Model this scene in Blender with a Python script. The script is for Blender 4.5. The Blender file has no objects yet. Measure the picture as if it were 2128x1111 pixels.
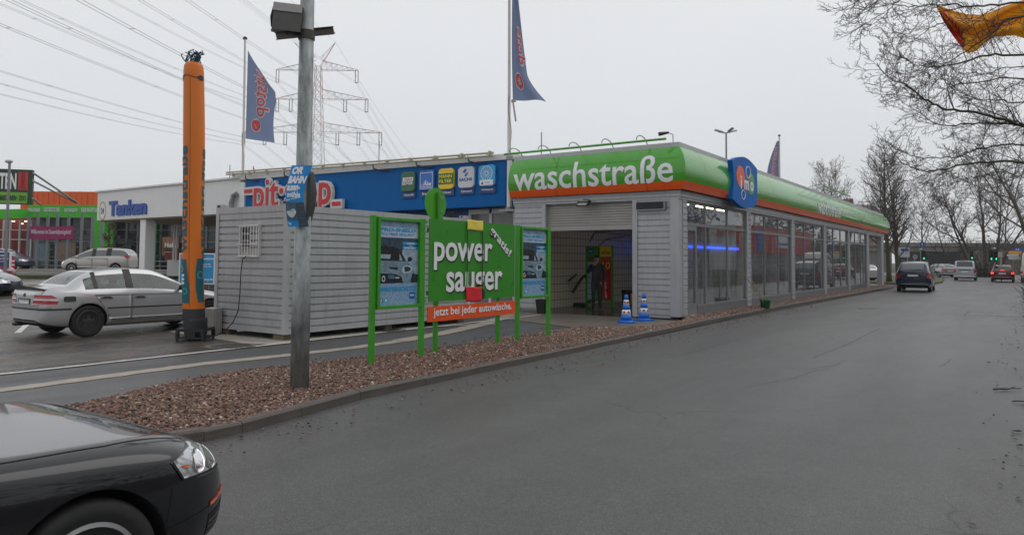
import bpy, bmesh, math, random
import numpy as np
from mathutils import Vector, Matrix, noise
from mathutils.bvhtree import BVHTree
random.seed(7); RNG = np.random.default_rng(7)
S = bpy.context.scene
COL = S.collection
rad = math.radians
# ---------------------------------------------------------------- camera
F_PX, PP_Y, YAW, PITCH, ROLL = 1497.614, 468.879, 0.6140, 0.04691, 0.00682
cy_, sy_ = math.cos(YAW), math.sin(YAW)
RV = Vector((cy_, sy_, 0)); FV = Vector((-sy_, cy_, 0))       # level right / forward axes of the viewpoint
def L(a, d, z=0.0): return RV*a + FV*d + Vector((0, 0, z))
fw = Vector((-sy_*math.cos(PITCH), cy_*math.cos(PITCH), math.sin(PITCH)))
r0 = RV.copy(); u0 = r0.cross(fw)
r2 = r0*math.cos(ROLL)+u0*math.sin(ROLL); u2 = -r0*math.sin(ROLL)+u0*math.cos(ROLL)
cd = bpy.data.cameras.new('camera'); cam = bpy.data.objects.new('camera', cd); COL.objects.link(cam)
cd.sensor_width = 36; cd.lens = F_PX/2128*36; cd.shift_y = -(555.5-PP_Y)/2128
cd.clip_start = 0.05; cd.clip_end = 3000
cam.matrix_world = Matrix(((r2.x, u2.x, -fw.x, 0), (r2.y, u2.y, -fw.y, 0), (r2.z, u2.z, -fw.z, 1.65), (0, 0, 0, 1)))
S.camera = cam
# ---------------------------------------------------------------- sky, sun, exposure
W = bpy.data.worlds.new('World'); S.world = W; W.use_nodes = True
nt = W.node_tree; nt.nodes.clear()
def nn(t, typ, **k):
    n = t.nodes.new(typ)
    for a, b in k.items():
        if a.startswith('i_'):
            key = a[2:]
            n.inputs[int(key) if key.isdigit() else key.replace('_', ' ')].default_value = b
        else: setattr(n, a, b)
    return n
out = nn(nt, 'ShaderNodeOutputWorld'); bg = nn(nt, 'ShaderNodeBackground'); bg.inputs[1].default_value = 0.143
sky = nn(nt, 'ShaderNodeTexSky', sky_type='NISHITA', sun_disc=False, sun_elevation=rad(48), sun_rotation=rad(150))
tc = nn(nt, 'ShaderNodeTexCoord'); sp = nn(nt, 'ShaderNodeSeparateXYZ')
rampw = nn(nt, 'ShaderNodeValToRGB')
els = rampw.color_ramp.elements
els[0].position = 0.0; els[0].color = (.66, .67, .688, 1); els[1].position = 1.0; els[1].color = (.755, .765, .782, 1)
e = els.new(.10); e.color = (.665, .675, .692, 1)
e = els.new(.30); e.color = (.725, .735, .752, 1)
nz = nn(nt, 'ShaderNodeTexNoise', i_Scale=2.2, i_Detail=4.0, i_Roughness=.5)
mr = nn(nt, 'ShaderNodeMapRange', i_1=.3, i_2=.7, i_3=7.75, i_4=8.15)
vs = nn(nt, 'ShaderNodeVectorMath', operation='SCALE')
mx = nn(nt, 'ShaderNodeMix', data_type='RGBA', i_0=.05)
lk = nt.links.new
lk(tc.outputs['Generated'], sp.inputs[0]); lk(sp.outputs[2], rampw.inputs[0])
lk(tc.outputs['Generated'], nz.inputs['Vector']); lk(nz.outputs[0], mr.inputs[0])
lk(rampw.outputs[0], vs.inputs[0]); lk(mr.outputs[0], vs.inputs['Scale'])
lk(vs.outputs[0], mx.inputs[6]); lk(sky.outputs[0], mx.inputs[7]); lk(mx.outputs[2], bg.inputs[0]); lk(bg.outputs[0], out.inputs[0])
sd = bpy.data.lights.new('sun', 'SUN'); so = bpy.data.objects.new('sun', sd); COL.objects.link(so)
sd.energy = 0.55; sd.angle = rad(40); sd.color = (1, .97, .93)
so.rotation_euler = (rad(42), 0, rad(150))
S.view_settings.view_transform = 'Standard'; S.view_settings.look = 'None'
S.view_settings.exposure = 0; S.view_settings.gamma = 1
S.render.resolution_x = 1024; S.render.resolution_y = 534
S.cycles.max_bounces = 8; S.cycles.transparent_max_bounces = 24
# ---------------------------------------------------------------- helpers
def tag(o, label=None, cat=None, group=None, kind=None):
    if label: o['label'] = label
    if cat: o['category'] = cat
    if group: o['group'] = group
    if kind: o['kind'] = kind
    return o
def thing(name, label, cat, loc=(0, 0, 0), rz=0.0, group=None):
    o = bpy.data.objects.new(name, None); COL.objects.link(o); o.empty_display_size = .2
    o.matrix_world = Matrix.Translation(Vector(loc)) @ Matrix.Rotation(rz, 4, 'Z')
    return tag(o, label, cat, group)
_MC = {}
def M(name, col, rough=.6, metal=0., spec=.5, var=0., scale=8., bump=0., bscale=60., coat=0., emit=0., trans=0., dirt=0.):
    if name in _MC: return _MC[name]
    m = bpy.data.materials.new(name); m.use_nodes = True; t = m.node_tree; b = t.nodes['Principled BSDF']
    b.inputs['Base Color'].default_value = (*col, 1); b.inputs['Roughness'].default_value = rough
    b.inputs['Metallic'].default_value = metal; b.inputs['Specular IOR Level'].default_value = spec
    if coat: b.inputs['Coat Weight'].default_value = coat; b.inputs['Coat Roughness'].default_value = .04
    if emit: b.inputs['Emission Color'].default_value = (*col, 1); b.inputs['Emission Strength'].default_value = emit
    tcx = None
    if var or bump or dirt:
        tcx = nn(t, 'ShaderNodeTexCoord')
    if var:
        n = nn(t, 'ShaderNodeTexNoise', i_Scale=scale, i_Detail=6., i_Roughness=.62)
        r = nn(t, 'ShaderNodeMapRange', i_1=.28, i_2=.72, i_3=1-var, i_4=1+var)
        h = nn(t, 'ShaderNodeHueSaturation', i_4=(*col, 1))
        t.links.new(tcx.outputs['Object'], n.inputs['Vector']); t.links.new(n.outputs[0], r.inputs[0])
        t.links.new(r.outputs[0], h.inputs['Value']); t.links.new(h.outputs[0], b.inputs['Base Color'])
        r2_ = nn(t, 'ShaderNodeMapRange', i_1=.3, i_2=.7, i_3=max(.02, rough-.12), i_4=min(1, rough+.1))
        t.links.new(n.outputs[0], r2_.inputs[0]); t.links.new(r2_.outputs[0], b.inputs['Roughness'])
    if dirt:    # rain streaks and splashes that belong to the surface
        mp_ = nn(t, 'ShaderNodeMapping'); mp_.inputs['Scale'].default_value = (5, 5, .45)
        nd = nn(t, 'ShaderNodeTexNoise', i_Scale=2.2, i_Detail=7., i_Roughness=.65); rd_ = nn(t, 'ShaderNodeMapRange', i_1=.46, i_2=.74, i_3=0., i_4=dirt)
        mxd = nn(t, 'ShaderNodeMix', data_type='RGBA'); mxd.inputs[7].default_value = (col[0]*.30+.012, col[1]*.29+.010, col[2]*.27+.008, 1); mxd.inputs[6].default_value = (*col, 1)
        t.links.new(tcx.outputs['Object'], mp_.inputs[0]); t.links.new(mp_.outputs[0], nd.inputs['Vector']); t.links.new(nd.outputs[0], rd_.inputs[0]); t.links.new(rd_.outputs[0], mxd.inputs[0])
        if b.inputs['Base Color'].links: t.links.new(b.inputs['Base Color'].links[0].from_socket, mxd.inputs[6])
        t.links.new(mxd.outputs[2], b.inputs['Base Color'])
    if bump:
        n2 = nn(t, 'ShaderNodeTexNoise', i_Scale=bscale, i_Detail=4.)
        bp = nn(t, 'ShaderNodeBump', i_Strength=bump, i_Distance=.01)
        t.links.new(tcx.outputs['Object'], n2.inputs['Vector']); t.links.new(n2.outputs[0], bp.inputs['Height']); t.links.new(bp.outputs[0], b.inputs['Normal'])
    _MC[name] = m; return m
def srgb(r, g, b):
    f = lambda c: (c/255/12.92) if c/255 <= .04045 else ((c/255+.055)/1.055)**2.4
    return (f(r), f(g), f(b))
class MB:
    def __init__(s, mat=None): s.v = []; s.f = []; s.m = []; s.mats = []; s.cur = 0; s.use(mat)
    def use(s, mat):
        if mat is None: return s
        if mat not in s.mats: s.mats.append(mat)
        s.cur = s.mats.index(mat); return s
    def add(s, vs, fs, mat=None):
        if mat is not None: s.use(mat)
        o = len(s.v); s.v.extend([tuple(v) for v in vs])
        for f in fs: s.f.append(tuple(i+o for i in f)); s.m.append(s.cur)
        return s
    def box(s, a, b, mat=None, M4=None):
        x0, y0, z0 = a; x1, y1, z1 = b
        vs = [(x0, y0, z0), (x1, y0, z0), (x1, y1, z0), (x0, y1, z0), (x0, y0, z1), (x1, y0, z1), (x1, y1, z1), (x0, y1, z1)]
        if M4 is not None: vs = [M4 @ Vector(v) for v in vs]
        return s.add(vs, [(0, 3, 2, 1), (4, 5, 6, 7), (0, 1, 5, 4), (1, 2, 6, 5), (2, 3, 7, 6), (3, 0, 4, 7)], mat)
    def tube(s, pts, r, n=6, mat=None, caps=True):
        pts = [Vector(p) for p in pts]; k = len(pts); rr = r if hasattr(r, '__len__') else [r]*k
        vs = []; up = None
        for i, p in enumerate(pts):
            t = (pts[min(i+1, k-1)]-pts[max(i-1, 0)])
            if t.length < 1e-9: t = Vector((0, 0, 1))
            t.normalize()
            if up is None: up = t.orthogonal().normalized()
            a = (up - t*up.dot(t))
            if a.length < 1e-6: a = t.orthogonal()
            a.normalize(); up = a; b = t.cross(a)
            for j in range(n):
                an = 2*math.pi*j/n; vs.append(p+(a*math.cos(an)+b*math.sin(an))*rr[i])
        fs = [(i*n+j, i*n+(j+1) % n, (i+1)*n+(j+1) % n, (i+1)*n+j) for i in range(k-1) for j in range(n)]
        if caps: fs += [tuple(range(n-1, -1, -1)), tuple((k-1)*n+j for j in range(n))]
        return s.add(vs, fs, mat)
    def lathe(s, prof, c=(0, 0, 0), n=24, axis='z', mat=None):
        vs = []; k = len(prof)
        for (r, h) in prof:
            for j in range(n):
                a = 2*math.pi*j/n; p = (r*math.cos(a), r*math.sin(a), h)
                if axis == 'y': p = (p[0], p[2], p[1])
                elif axis == 'x': p = (p[2], p[0], p[1])
                vs.append((p[0]+c[0], p[1]+c[1], p[2]+c[2]))
        fs = [(i*n+j, i*n+(j+1) % n, (i+1)*n+(j+1) % n, (i+1)*n+j) for i in range(k-1) for j in range(n)]
        if prof[0][0] > 1e-6: fs.append(tuple(range(n-1, -1, -1)))
        if prof[-1][0] > 1e-6: fs.append(tuple((k-1)*n+j for j in range(n)))
        return s.add(vs, fs, mat)
    def prism(s, poly, o, ux, uy, dep, mat=None):
        """polygon in the plane o + u*ux + v*uy, thickened along ux x uy by dep"""
        o = Vector(o); ux = Vector(ux); uy = Vector(uy); nrm = ux.cross(uy).normalized()*dep; k = len(poly)
        a = [o+ux*p[0]+uy*p[1] for p in poly]
        vs = a+[p+nrm for p in a]
        fs = [tuple(range(k-1, -1, -1)), tuple(range(k, 2*k))]+[(i, (i+1) % k, k+(i+1) % k, k+i) for i in range(k)]
        return s.add(vs, fs, mat)
    def sheet(s, poly, o, ux, uy, mat=None):
        o = Vector(o); ux = Vector(ux); uy = Vector(uy)
        return s.add([o+ux*p[0]+uy*p[1] for p in poly], [tuple(range(len(poly)))], mat)
    def grid(s, fn, nu, nv, mat=None):
        vs = [fn(i/nu, j/nv) for j in range(nv+1) for i in range(nu+1)]
        fs = [(j*(nu+1)+i, j*(nu+1)+i+1, (j+1)*(nu+1)+i+1, (j+1)*(nu+1)+i) for j in range(nv) for i in range(nu)]
        return s.add(vs, fs, mat)
    def build(s, name, parent=None, label=None, cat=None, group=None, kind=None, smooth=False, local=False, bevel=0.):
        me = bpy.data.meshes.new(name)
        vs = s.v
        if parent is not None and not local:
            bpy.context.view_layer.update() if False else None
            mi = parent_mw(parent).inverted(); vs = [tuple(mi @ Vector(v)) for v in vs]
        me.from_pydata(vs, [], s.f)
        for m in s.mats: me.materials.append(m)
        if len(s.mats) > 1: me.polygons.foreach_set('material_index', s.m)
        if smooth: me.polygons.foreach_set('use_smooth', [True]*len(me.polygons))
        me.update()
        o = bpy.data.objects.new(name, me); COL.objects.link(o)
        if parent is not None: o.parent = parent
        if bevel:
            md = o.modifiers.new('bevel', 'BEVEL'); md.width = bevel; md.segments = 2; md.limit_method = 'ANGLE'; md.angle_limit = rad(40)
        return tag(o, label, cat, group, kind)
def parent_mw(o):
    m = o.matrix_basis.copy()
    while o.parent: o = o.parent; m = o.matrix_basis @ m
    return m
def copy_tree(o, parent=None):
    kids = [c for c in bpy.data.objects if c.parent == o]
    c = o.copy(); COL.objects.link(c)
    if parent is not None: c.parent = parent
    for k in kids: copy_tree(k, c)
    return c
# ---- lettering: flat 2D meshes from the built-in font
def text2d(s, bold=0., cell=0., res=3):
    c = bpy.data.curves.new('t', 'FONT'); c.body = s; c.size = 1; c.offset = bold; c.resolution_u = res
    o = bpy.data.objects.new('t', c); m = o.to_mesh()
    bm = bmesh.new(); bm.from_mesh(m); o.to_mesh_clear(); bpy.data.objects.remove(o); bpy.data.curves.remove(c)
    bmesh.ops.remove_doubles(bm, verts=bm.verts, dist=1e-5)
    return bm
def fit_text(s, w, h=None, bold=.02, cell=0., slant=0.):
    """2D verts, faces with the text's bounding box at 0,0..w,h (h from aspect when None)"""
    bm = text2d(s, bold)
    xs = [v.co.x for v in bm.verts]; ys = [v.co.y for v in bm.verts]
    x0, x1, y0, y1 = min(xs), max(xs), min(ys), max(ys)
    kx = w/(x1-x0); ky = kx if h is None else h/(y1-y0)
    for v in bm.verts: v.co = Vector(((v.co.x-x0)*kx, (v.co.y-y0)*ky, 0))
    if slant:
        for v in bm.verts: v.co.x += v.co.y*slant
    if cell:
        for ax, mxv in ((0, w), (1, (y1-y0)*ky)):
            k = int(mxv/cell)
            for i in range(1, k+1):
                n = Vector((1, 0, 0)) if ax == 0 else Vector((0, 1, 0))
                bmesh.ops.bisect_plane(bm, geom=bm.verts[:]+bm.edges[:]+bm.faces[:], plane_co=n*(i*cell), plane_no=n)
    bm.verts.ensure_lookup_table()
    vs = [tuple(v.co) for v in bm.verts]; fs = [tuple(v.index for v in f.verts) for f in bm.faces]
    bnd = [(e_.verts[0].index, e_.verts[1].index) for e_ in bm.edges if len(e_.link_faces) == 1]
    bm.free(); return vs, fs, bnd
def put_text(mb, s, o, ux, uy, w, h=None, bold=.02, dep=.006, mat=None, fn=None, cell=0., slant=0.):
    """thick lettering; o is the lower left corner; fn(u,v,lift) may replace the plane"""
    vs, fs, bnd = fit_text(s, w, h, bold, cell, slant)
    if fn is None:
        o = Vector(o); ux = Vector(ux); uy = Vector(uy); n = ux.cross(uy)
        fn = lambda u, v, l: o+ux*u+uy*v+n*l
    k = len(vs)
    pts = [fn(v[0], v[1], dep) for v in vs]+[fn(v[0], v[1], 0.) for v in vs]
    mb.add(pts, fs+[(a, b, b+k, a+k) for a, b in bnd], mat)
# ---- frequently used materials
m_white = M('white_paint', (.78, .78, .77), .45, var=.05)
m_letter = M('letter_white', (.82, .82, .84), .4)
m_silver = M('silver_cladding', (.44, .45, .468), .42, metal=.25, var=.05, scale=1.5, dirt=.3)
m_silver2 = M('silver_trim', (.43, .438, .455), .4, metal=.25, var=.04, scale=2, dirt=.25)
m_green = M('green_paint', srgb(62, 158, 18), .25, coat=.5, dirt=.14)
m_greenpost = M('green_post', srgb(58, 150, 30), .35, var=.06, scale=3, dirt=.25)
m_greend = M('green_panel', srgb(46, 136, 22), .35, var=.05, scale=3)
m_orange = M('orange_paint', srgb(240, 92, 8), .3, coat=.25, dirt=.14)
m_orange2 = M('orange_panel', srgb(228, 84, 12), .4, var=.04)
m_blue = M('blue_fascia', srgb(0, 98, 168), .5, spec=.15, var=.04, scale=1, dirt=.2)
m_black = M('black_plastic', (.012, .012, .013), .45, var=.1)
m_dark = M('dark_void', (.02, .02, .02), .9)
m_rubber = M('rubber', (.018, .018, .018), .75, var=.15, scale=20)
m_galv = M('galvanised', (.27, .29, .295), .5, metal=.45, var=.4, scale=5, bump=.15, bscale=40)
m_steel = M('grey_steel', (.30, .31, .32), .45, metal=.5, var=.1)
m_red = M('sign_red', srgb(205, 35, 45), .4, var=.03)
m_concrete = M('concrete', (.30, .28, .25), .7, var=.22, scale=3, bump=.2)
# ================================================================= SETTING: terrain, roads, kerbs
def smooth(t): t = max(0., min(1., t)); return t*t*(3-2*t)
def terr(x, y):
    d = x*FV.x+y*FV.y
    return .58*smooth((d-20)/27)*smooth((-18-x)/9)
def asphalt(name, base, wet=.5, tone=(1, 1, 1), patch=.35, crack=.6, brown=.0, rlo=.22, rhi=.6):
    m = bpy.data.materials.new(name); m.use_nodes = True; t = m.node_tree; b = t.nodes['Principled BSDF']; lk = t.links.new
    tc = nn(t, 'ShaderNodeTexCoord')
    n1 = nn(t, 'ShaderNodeTexNoise', i_Scale=.32, i_Detail=5., i_Roughness=.6); n2 = nn(t, 'ShaderNodeTexNoise', i_Scale=90., i_Detail=3.)
    n3 = nn(t, 'ShaderNodeTexNoise', i_Scale=2.2, i_Detail=6., i_Roughness=.65)
    vo = nn(t, 'ShaderNodeTexVoronoi', i_Scale=160.)
    mp = nn(t, 'ShaderNodeMapping'); mp.inputs['Scale'].default_value = (.9, .16, 1)
    n4 = nn(t, 'ShaderNodeTexNoise', i_Scale=1.2, i_Detail=4.)
    lk(tc.outputs['Object'], mp.inputs[0]); lk(mp.outputs[0], n4.inputs['Vector'])
    for n in (n1, n2, n3, vo): lk(tc.outputs['Object'], n.inputs['Vector'])
    def rng(src, a, b_, c, d):
        r = nn(t, 'ShaderNodeMapRange', i_1=a, i_2=b_, i_3=c, i_4=d); lk(src, r.inputs[0]); return r.outputs[0]
    def mul(*srcs):
        cur = srcs[0]
        for s_ in srcs[1:]:
            q = nn(t, 'ShaderNodeMath', operation='MULTIPLY'); lk(cur, q.inputs[0]); lk(s_, q.inputs[1]); cur = q.outputs[0]
        return cur
    val = mul(rng(n1.outputs[0], .3, .7, 1-patch, 1+patch), rng(n2.outputs[0], .3, .7, .42, 1.58), rng(n3.outputs[0], .3, .7, .90, 1.10), rng(vo.outputs['Distance'], 0, .6, 1.75, .68), rng(n4.outputs[0], .35, .65, .94, 1.06))
    n5 = nn(t, 'ShaderNodeTexNoise', i_Scale=26., i_Detail=8., i_Roughness=.7); lk(tc.outputs['Object'], n5.inputs['Vector'])
    m6 = nn(t, 'ShaderNodeMapping'); m6.inputs['Scale'].default_value = (1.1, .012, 1); n6 = nn(t, 'ShaderNodeTexNoise', i_Scale=1., i_Detail=3.); lk(tc.outputs['Object'], m6.inputs[0]); lk(m6.outputs[0], n6.inputs['Vector'])
    v7 = nn(t, 'ShaderNodeTexVoronoi', i_Scale=.9); lk(tc.outputs['Object'], v7.inputs['Vector'])
    val = mul(val, rng(n5.outputs[0], .3, .7, .72, 1.28), rng(n6.outputs[0], .3, .7, .90, 1.10), rng(v7.outputs['Distance'], .04, .16, .80, 1.0))
    # cracks
    nd = nn(t, 'ShaderNodeTexNoise', i_Scale=1.1, i_Detail=5.); lk(tc.outputs['Object'], nd.inputs['Vector'])
    va = nn(t, 'ShaderNodeVectorMath', operation='MULTIPLY_ADD'); va.inputs[1].default_value = (.9, .9, .9)
    lk(nd.outputs['Color'], va.inputs[0]); lk(tc.outputs['Object'], va.inputs[2])
    vc = nn(t, 'ShaderNodeTexVoronoi', feature='DISTANCE_TO_EDGE', i_Scale=.30); lk(va.outputs[0], vc.inputs['Vector'])
    cr = rng(vc.outputs['Distance'], .0, .006, 1, 0)
    ms = rng(n1.outputs[0], .50, .58, 0, crack)
    cm = mul(cr, ms); inv = nn(t, 'ShaderNodeMath', operation='SUBTRACT', i_0=1.); lk(cm, inv.inputs[1])
    val = mul(val, inv.outputs[0])
    h = nn(t, 'ShaderNodeHueSaturation', i_4=(base*tone[0], base*tone[1], base*tone[2], 1)); lk(val, h.inputs['Value'])
    colr = h.outputs[0]
    if brown:
        mb_ = nn(t, 'ShaderNodeMix', data_type='RGBA', i_7=(.135, .098, .074, 1)); lk(rng(n3.outputs[0], .42, .60, 0, brown), mb_.inputs[0]); lk(colr, mb_.inputs[6]); colr = mb_.outputs[2]
    lk(colr, b.inputs['Base Color'])
    nw = nn(t, 'ShaderNodeTexNoise', i_Scale=.22, i_Detail=4., i_Roughness=.55); lk(mp.outputs[0], nw.inputs['Vector']); nw.inputs['Scale'].default_value = 1.0
    lk(rng(nw.outputs[0], .36, .66, rhi, rlo), b.inputs['Roughness'])
    b.inputs['Specular IOR Level'].default_value = wet
    bp = nn(t, 'ShaderNodeBump', i_Strength=.55, i_Distance=.006); lk(mul(rng(vo.outputs['Distance'], 0, .7, 1, 0), rng(n2.outputs[0], .2, .8, .3, 1)), bp.inputs['Height']); lk(bp.outputs[0], b.inputs['Normal'])
    return m
m_road = asphalt('wet_road_asphalt', .092, .48, (1.0, .99, .965), .07, .6, rlo=.36, rhi=.46)
m_fore = asphalt('forecourt_asphalt', .060, .5, (1.04, 1.0, .95), .28, .7, brown=.75, rlo=.10, rhi=.45)
m_lane = asphalt('lane_asphalt', .088, .4, (1, 1.01, 1.02), .14, .3, rlo=.3, rhi=.55)
m_ground = M('bare_ground', (.075, .068, .055), .9, var=.3, scale=.8)
m_grass = M('winter_grass', (.075, .085, .032), .95, var=.4, scale=6, bump=.6, bscale=30)
m_line = M('worn_road_paint', (.62, .61, .58), .6, var=.18, scale=14)
m_strip = M('buff_concrete_strip', (.34, .295, .245), .65, var=.22, scale=6)
m_kerb = M('kerb_concrete', (.088, .073, .064), .6, var=.3, scale=4, bump=.4, bscale=50)
# ground: one sheet to the horizon
xs = [-900, -400, -200, -120, -90]+list(np.arange(-75, -15, 3.))+[-15, -12, -6, 0, 6, 20, 60, 200, 500, 900]
ys = [-900, -300, -100, -40]+list(np.arange(-20, 70, 3.))+[75, 85, 100, 130, 200, 400, 900]
g = MB(m_ground)
g.add([(x, y, terr(x, y)-.035) for y in ys for x in xs], [(j*len(xs)+i, j*len(xs)+i+1, (j+1)*len(xs)+i+1, (j+1)*len(xs)+i) for j in range(len(ys)-1) for i in range(len(xs)-1)])
g.build('ground', kind='structure')
# road sheet
rd = MB(m_road)
rd.sheet([(-6.62, -60), (.55, -60), (.55, 57), (8, 60), (60, 66), (60, 84), (9, 92), (8, 160), (-30, 160), (-30, 57.4), (-6.62, 57.2)], (0, 0, -.012), (1, 0, 0), (0, 1, 0))
rd.build('road', kind='structure')
KF = [(-7.7, 2.72), (-7.0, 2.7), (-6.5, 2.95), (-6.18, 3.35), (-6.07, 3.8), (-6.08, 4.2), (-6.22, 5.0), (-6.40, 6.0), (-6.50, 8.4), (-6.60, 12), (-6.74, 16), (-6.88, 20), (-6.95, 25), (-6.94, 32), (-6.84, 43), (-6.7, 50), (-6.8, 53), (-7.2, 54.6), (-8.0, 55.4)]
KB = [(-8.3, 3.5), (-8.45, 3.95), (-8.80, 4.9), (-8.98, 5.6), (-9.02, 6.2), (-8.92, 7.0), (-8.68, 8.2), (-8.6, 9.5), (-8.57, 11), (-8.6, 12.8), (-8.64, 14.3), (-8.55, 14.95), (-7.7, 15.35), (-7.28, 16.6), (-7.36, 18.2), (-7.6, 18.95), (-7.78, 19.2), (-7.78, 55.4)]
fc = MB(m_fore)
fx = [-75]+list(np.arange(-72, -19, 2.))+[-19, -15, -11.72]; fy = list(np.arange(-20, 64, 2.))
fc.add([(x, y, terr(x, y)+.004) for y in fy for x in fx], [(j*len(fx)+i, j*len(fx)+i+1, (j+1)*len(fx)+i+1, (j+1)*len(fx)+i) for j in range(len(fy)-1) for i in range(len(fx)-1)])
fc.build('forecourt', kind='structure')
ln = MB(m_lane)
ln.sheet([(-11.72, -20), (-8.9, -20), (-8.25, 1.0), (-7.9, 2.8)]+[(x+.05, y) for x, y in KB[:11]]+[(-8.5, 15.2), (-11.72, 16.2)], (0, 0, .002), (1, 0, 0), (0, 1, 0))
ln.build('lane', kind='structure')
ap = MB(M('apron_concrete', (.155, .138, .115), .5, var=.3, scale=1.6, bump=.15))
ap.sheet([(-8.45, 15.2), (-7.7, 15.3), (-7.2, 16.6), (-7.3, 18.2), (-7.72, 19.3), (-13.3, 19.3), (-13.3, 18.5), (-11.72, 16.2)], (0, 0, .012), (1, 0, 0), (0, 1, 0))
ap.build('apron', kind='structure')
# side entry of the road near the camera (dark joint between lane and road)
# markings
def strip_poly(pts, w): 
    out_ = []; n = len(pts)
    lft = []; rgt = []
    for i, p in enumerate(pts):
        t = Vector(pts[min(i+1, n-1)])-Vector(pts[max(i-1, 0)]); t = Vector((t.x, t.y)).normalized(); q = Vector((-t.y, t.x))*w/2
        lft.append((p[0]+q.x, p[1]+q.y)); rgt.append((p[0]-q.x, p[1]-q.y))
    return lft, rgt
def ribbon(mb, pts, w, z, jag=0.):
    if jag:
        dense = []
        for i in range(len(pts)-1):
            a, b = Vector(pts[i]), Vector(pts[i+1]); k = max(1, int((b-a).length/.12))
            dense += [tuple(a.lerp(b, j/k)) for j in range(k)]
        pts = dense+[pts[-1]]
    l, r = strip_poly(pts, w)
    if jag:
        l = [(x+random.uniform(-jag, jag), y) for x, y in l]; r = [(x+random.uniform(-jag, jag), y) for x, y in r]
    k = len(pts)
    zz = z if callable(z) else (lambda x, y: z)
    mb.add([(x, y, zz(x, y)) for x, y in l]+[(x, y, zz(x, y)) for x, y in r], [(i, k+i, k+i+1, i+1) for i in range(k-1)])
wl = MB(m_line)
ribbon(wl, [(-11.62, -8), (-11.62, 5), (-11.65, 12), (-11.7, 16.2), (-11.75, 18.2)], .10, .0165, .012)
wl.build('lane_line', kind='structure')
bs = MB(m_strip)
ribbon(bs, [(-10.15, -8), (-10.28, 3.7), (-10.34, 5), (-10.4, 6.4), (-10.2, 7.9), (-10.12, 9.1), (-10.2, 10.6)], .30, .0085, .02)
ribbon(bs, [(-10.2, 10.6), (-10.6, 12.6), (-11.2, 14.6), (-12.2, 17.0), (-12.5, 17.8)], .42, .0125, .02)
ribbon(bs, [(-11.72, 13.4), (-11.4, 14.2), (-11.0, 14.9)], .25, .0145, .02)
bs.build('drain_strip', kind='structure')
cs = MB(M('worn_concrete_edge', (.36, .33, .28), .7, var=.25, scale=3))
cs.sheet([(-15.5, 8.75), (-14.3, 8.62), (-12.3, 8.45), (-11.75, 8.62), (-11.65, 9.0), (-11.65, 13.0), (-12.4, 13.2), (-15.4, 13.0)], (0, 0, .0105), (1, 0, 0), (0, 1, 0))
cs.build('container_pad', kind='structure')
# bays painted on the forecourt at the left
bl = MB(m_line)
for p, q in (((-22.5, 3.6), (-19.2, 6.2)), ((-21.2, 8.3), (-17.6, 6.6)), ((-30, 8.6), (-22, 7.7))):
    ribbon(bl, [p, ((p[0]+q[0])/2, (p[1]+q[1])/2), q], .12, lambda x, y: terr(x, y)+.009, .01)
bl.build('bay_line', kind='structure')
# kerb stones along the gravel bed
kb = MB(m_kerb)
def kerb_run(mb, pts, h, w, seg=1.0, z0=-.02, inner=1):
    P = [Vector((*p, 0)) for p in pts]; dense = [P[0]]
    for i in range(len(P)-1):
        k = max(1, round((P[i+1]-P[i]).length/seg))
        dense += [P[i].lerp(P[i+1], j/k) for j in range(1, k+1)]
    for i in range(len(dense)-1):
        a, b = dense[i], dense[i+1]; t = (b-a).normalized(); n = Vector((-t.y, t.x, 0))*inner; a = a+t*.003; b = b-t*.003
        hh = h+random.uniform(-.006, .006); zb = Vector((0, 0, z0)); c = .022
        prof = [(0, z0), (0.004, hh-c), (c, hh), (w, hh), (w, z0)]
        vs = [a+n*u+Vector((0, 0, z)) for u, z in prof]+[b+n*u+Vector((0, 0, z)) for u, z in prof]; k = len(prof)
        mb.add(vs, [(j, k+j, k+j+1, j+1) for j in range(k-1)]+[tuple(range(k)), tuple(range(2*k-1, k-1, -1))])
kerb_run(kb, KF, .095, .11)
kerb_run(kb, KB[:12], .06, .07, inner=-1, z0=-.01)
kb.build('kerb', kind='structure')
# gravel bed
poly = KF+KB[::-1]
def inside(x, y):
    c = False; n = len(poly); j = n-1
    for i in range(n):
        xi, yi = poly[i]; xj, yj = poly[j]
        if (yi > y) != (yj > y) and x < (xj-xi)*(y-yi)/(yj-yi)+xi: c = not c
        j = i
    return c
gb = MB(M('gravel_soil', (.06, .042, .033), .95, var=.3, scale=20))
gb.sheet([(x+.05 if i < len(KF) and False else x, y) for i, (x, y) in enumerate(poly)], (0, 0, .055), (1, 0, 0), (0, 1, 0))
gb.build('gravel_base', kind='structure')
mg = bpy.data.materials.new('gravel_stone'); mg.use_nodes = True; t = mg.node_tree; b = t.nodes['Principled BSDF']
ge = nn(t, 'ShaderNodeNewGeometry'); rp = nn(t, 'ShaderNodeValToRGB'); el = rp.color_ramp.elements
cols = [(0, (.034, .022, .018)), (.14, (.078, .039, .028)), (.3, (.138, .062, .042)), (.48, (.19, .092, .060)), (.64, (.105, .055, .040)), (.76, (.23, .122, .080)), (.92, (.28, .180, .120)), (.975, (.34, .27, .20)), (1, (.56, .53, .48))]
el[0].position = 0; el[0].color = (*cols[0][1], 1); el[1].position = 1; el[1].color = (*cols[-1][1], 1)
for p, c in cols[1:-1]: e = el.new(p); e.color = (*c, 1)
t.links.new(ge.outputs['Random Per Island'], rp.inputs[0]); t.links.new(rp.outputs[0], b.inputs['Base Color']); b.inputs['Roughness'].default_value = .5
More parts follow.
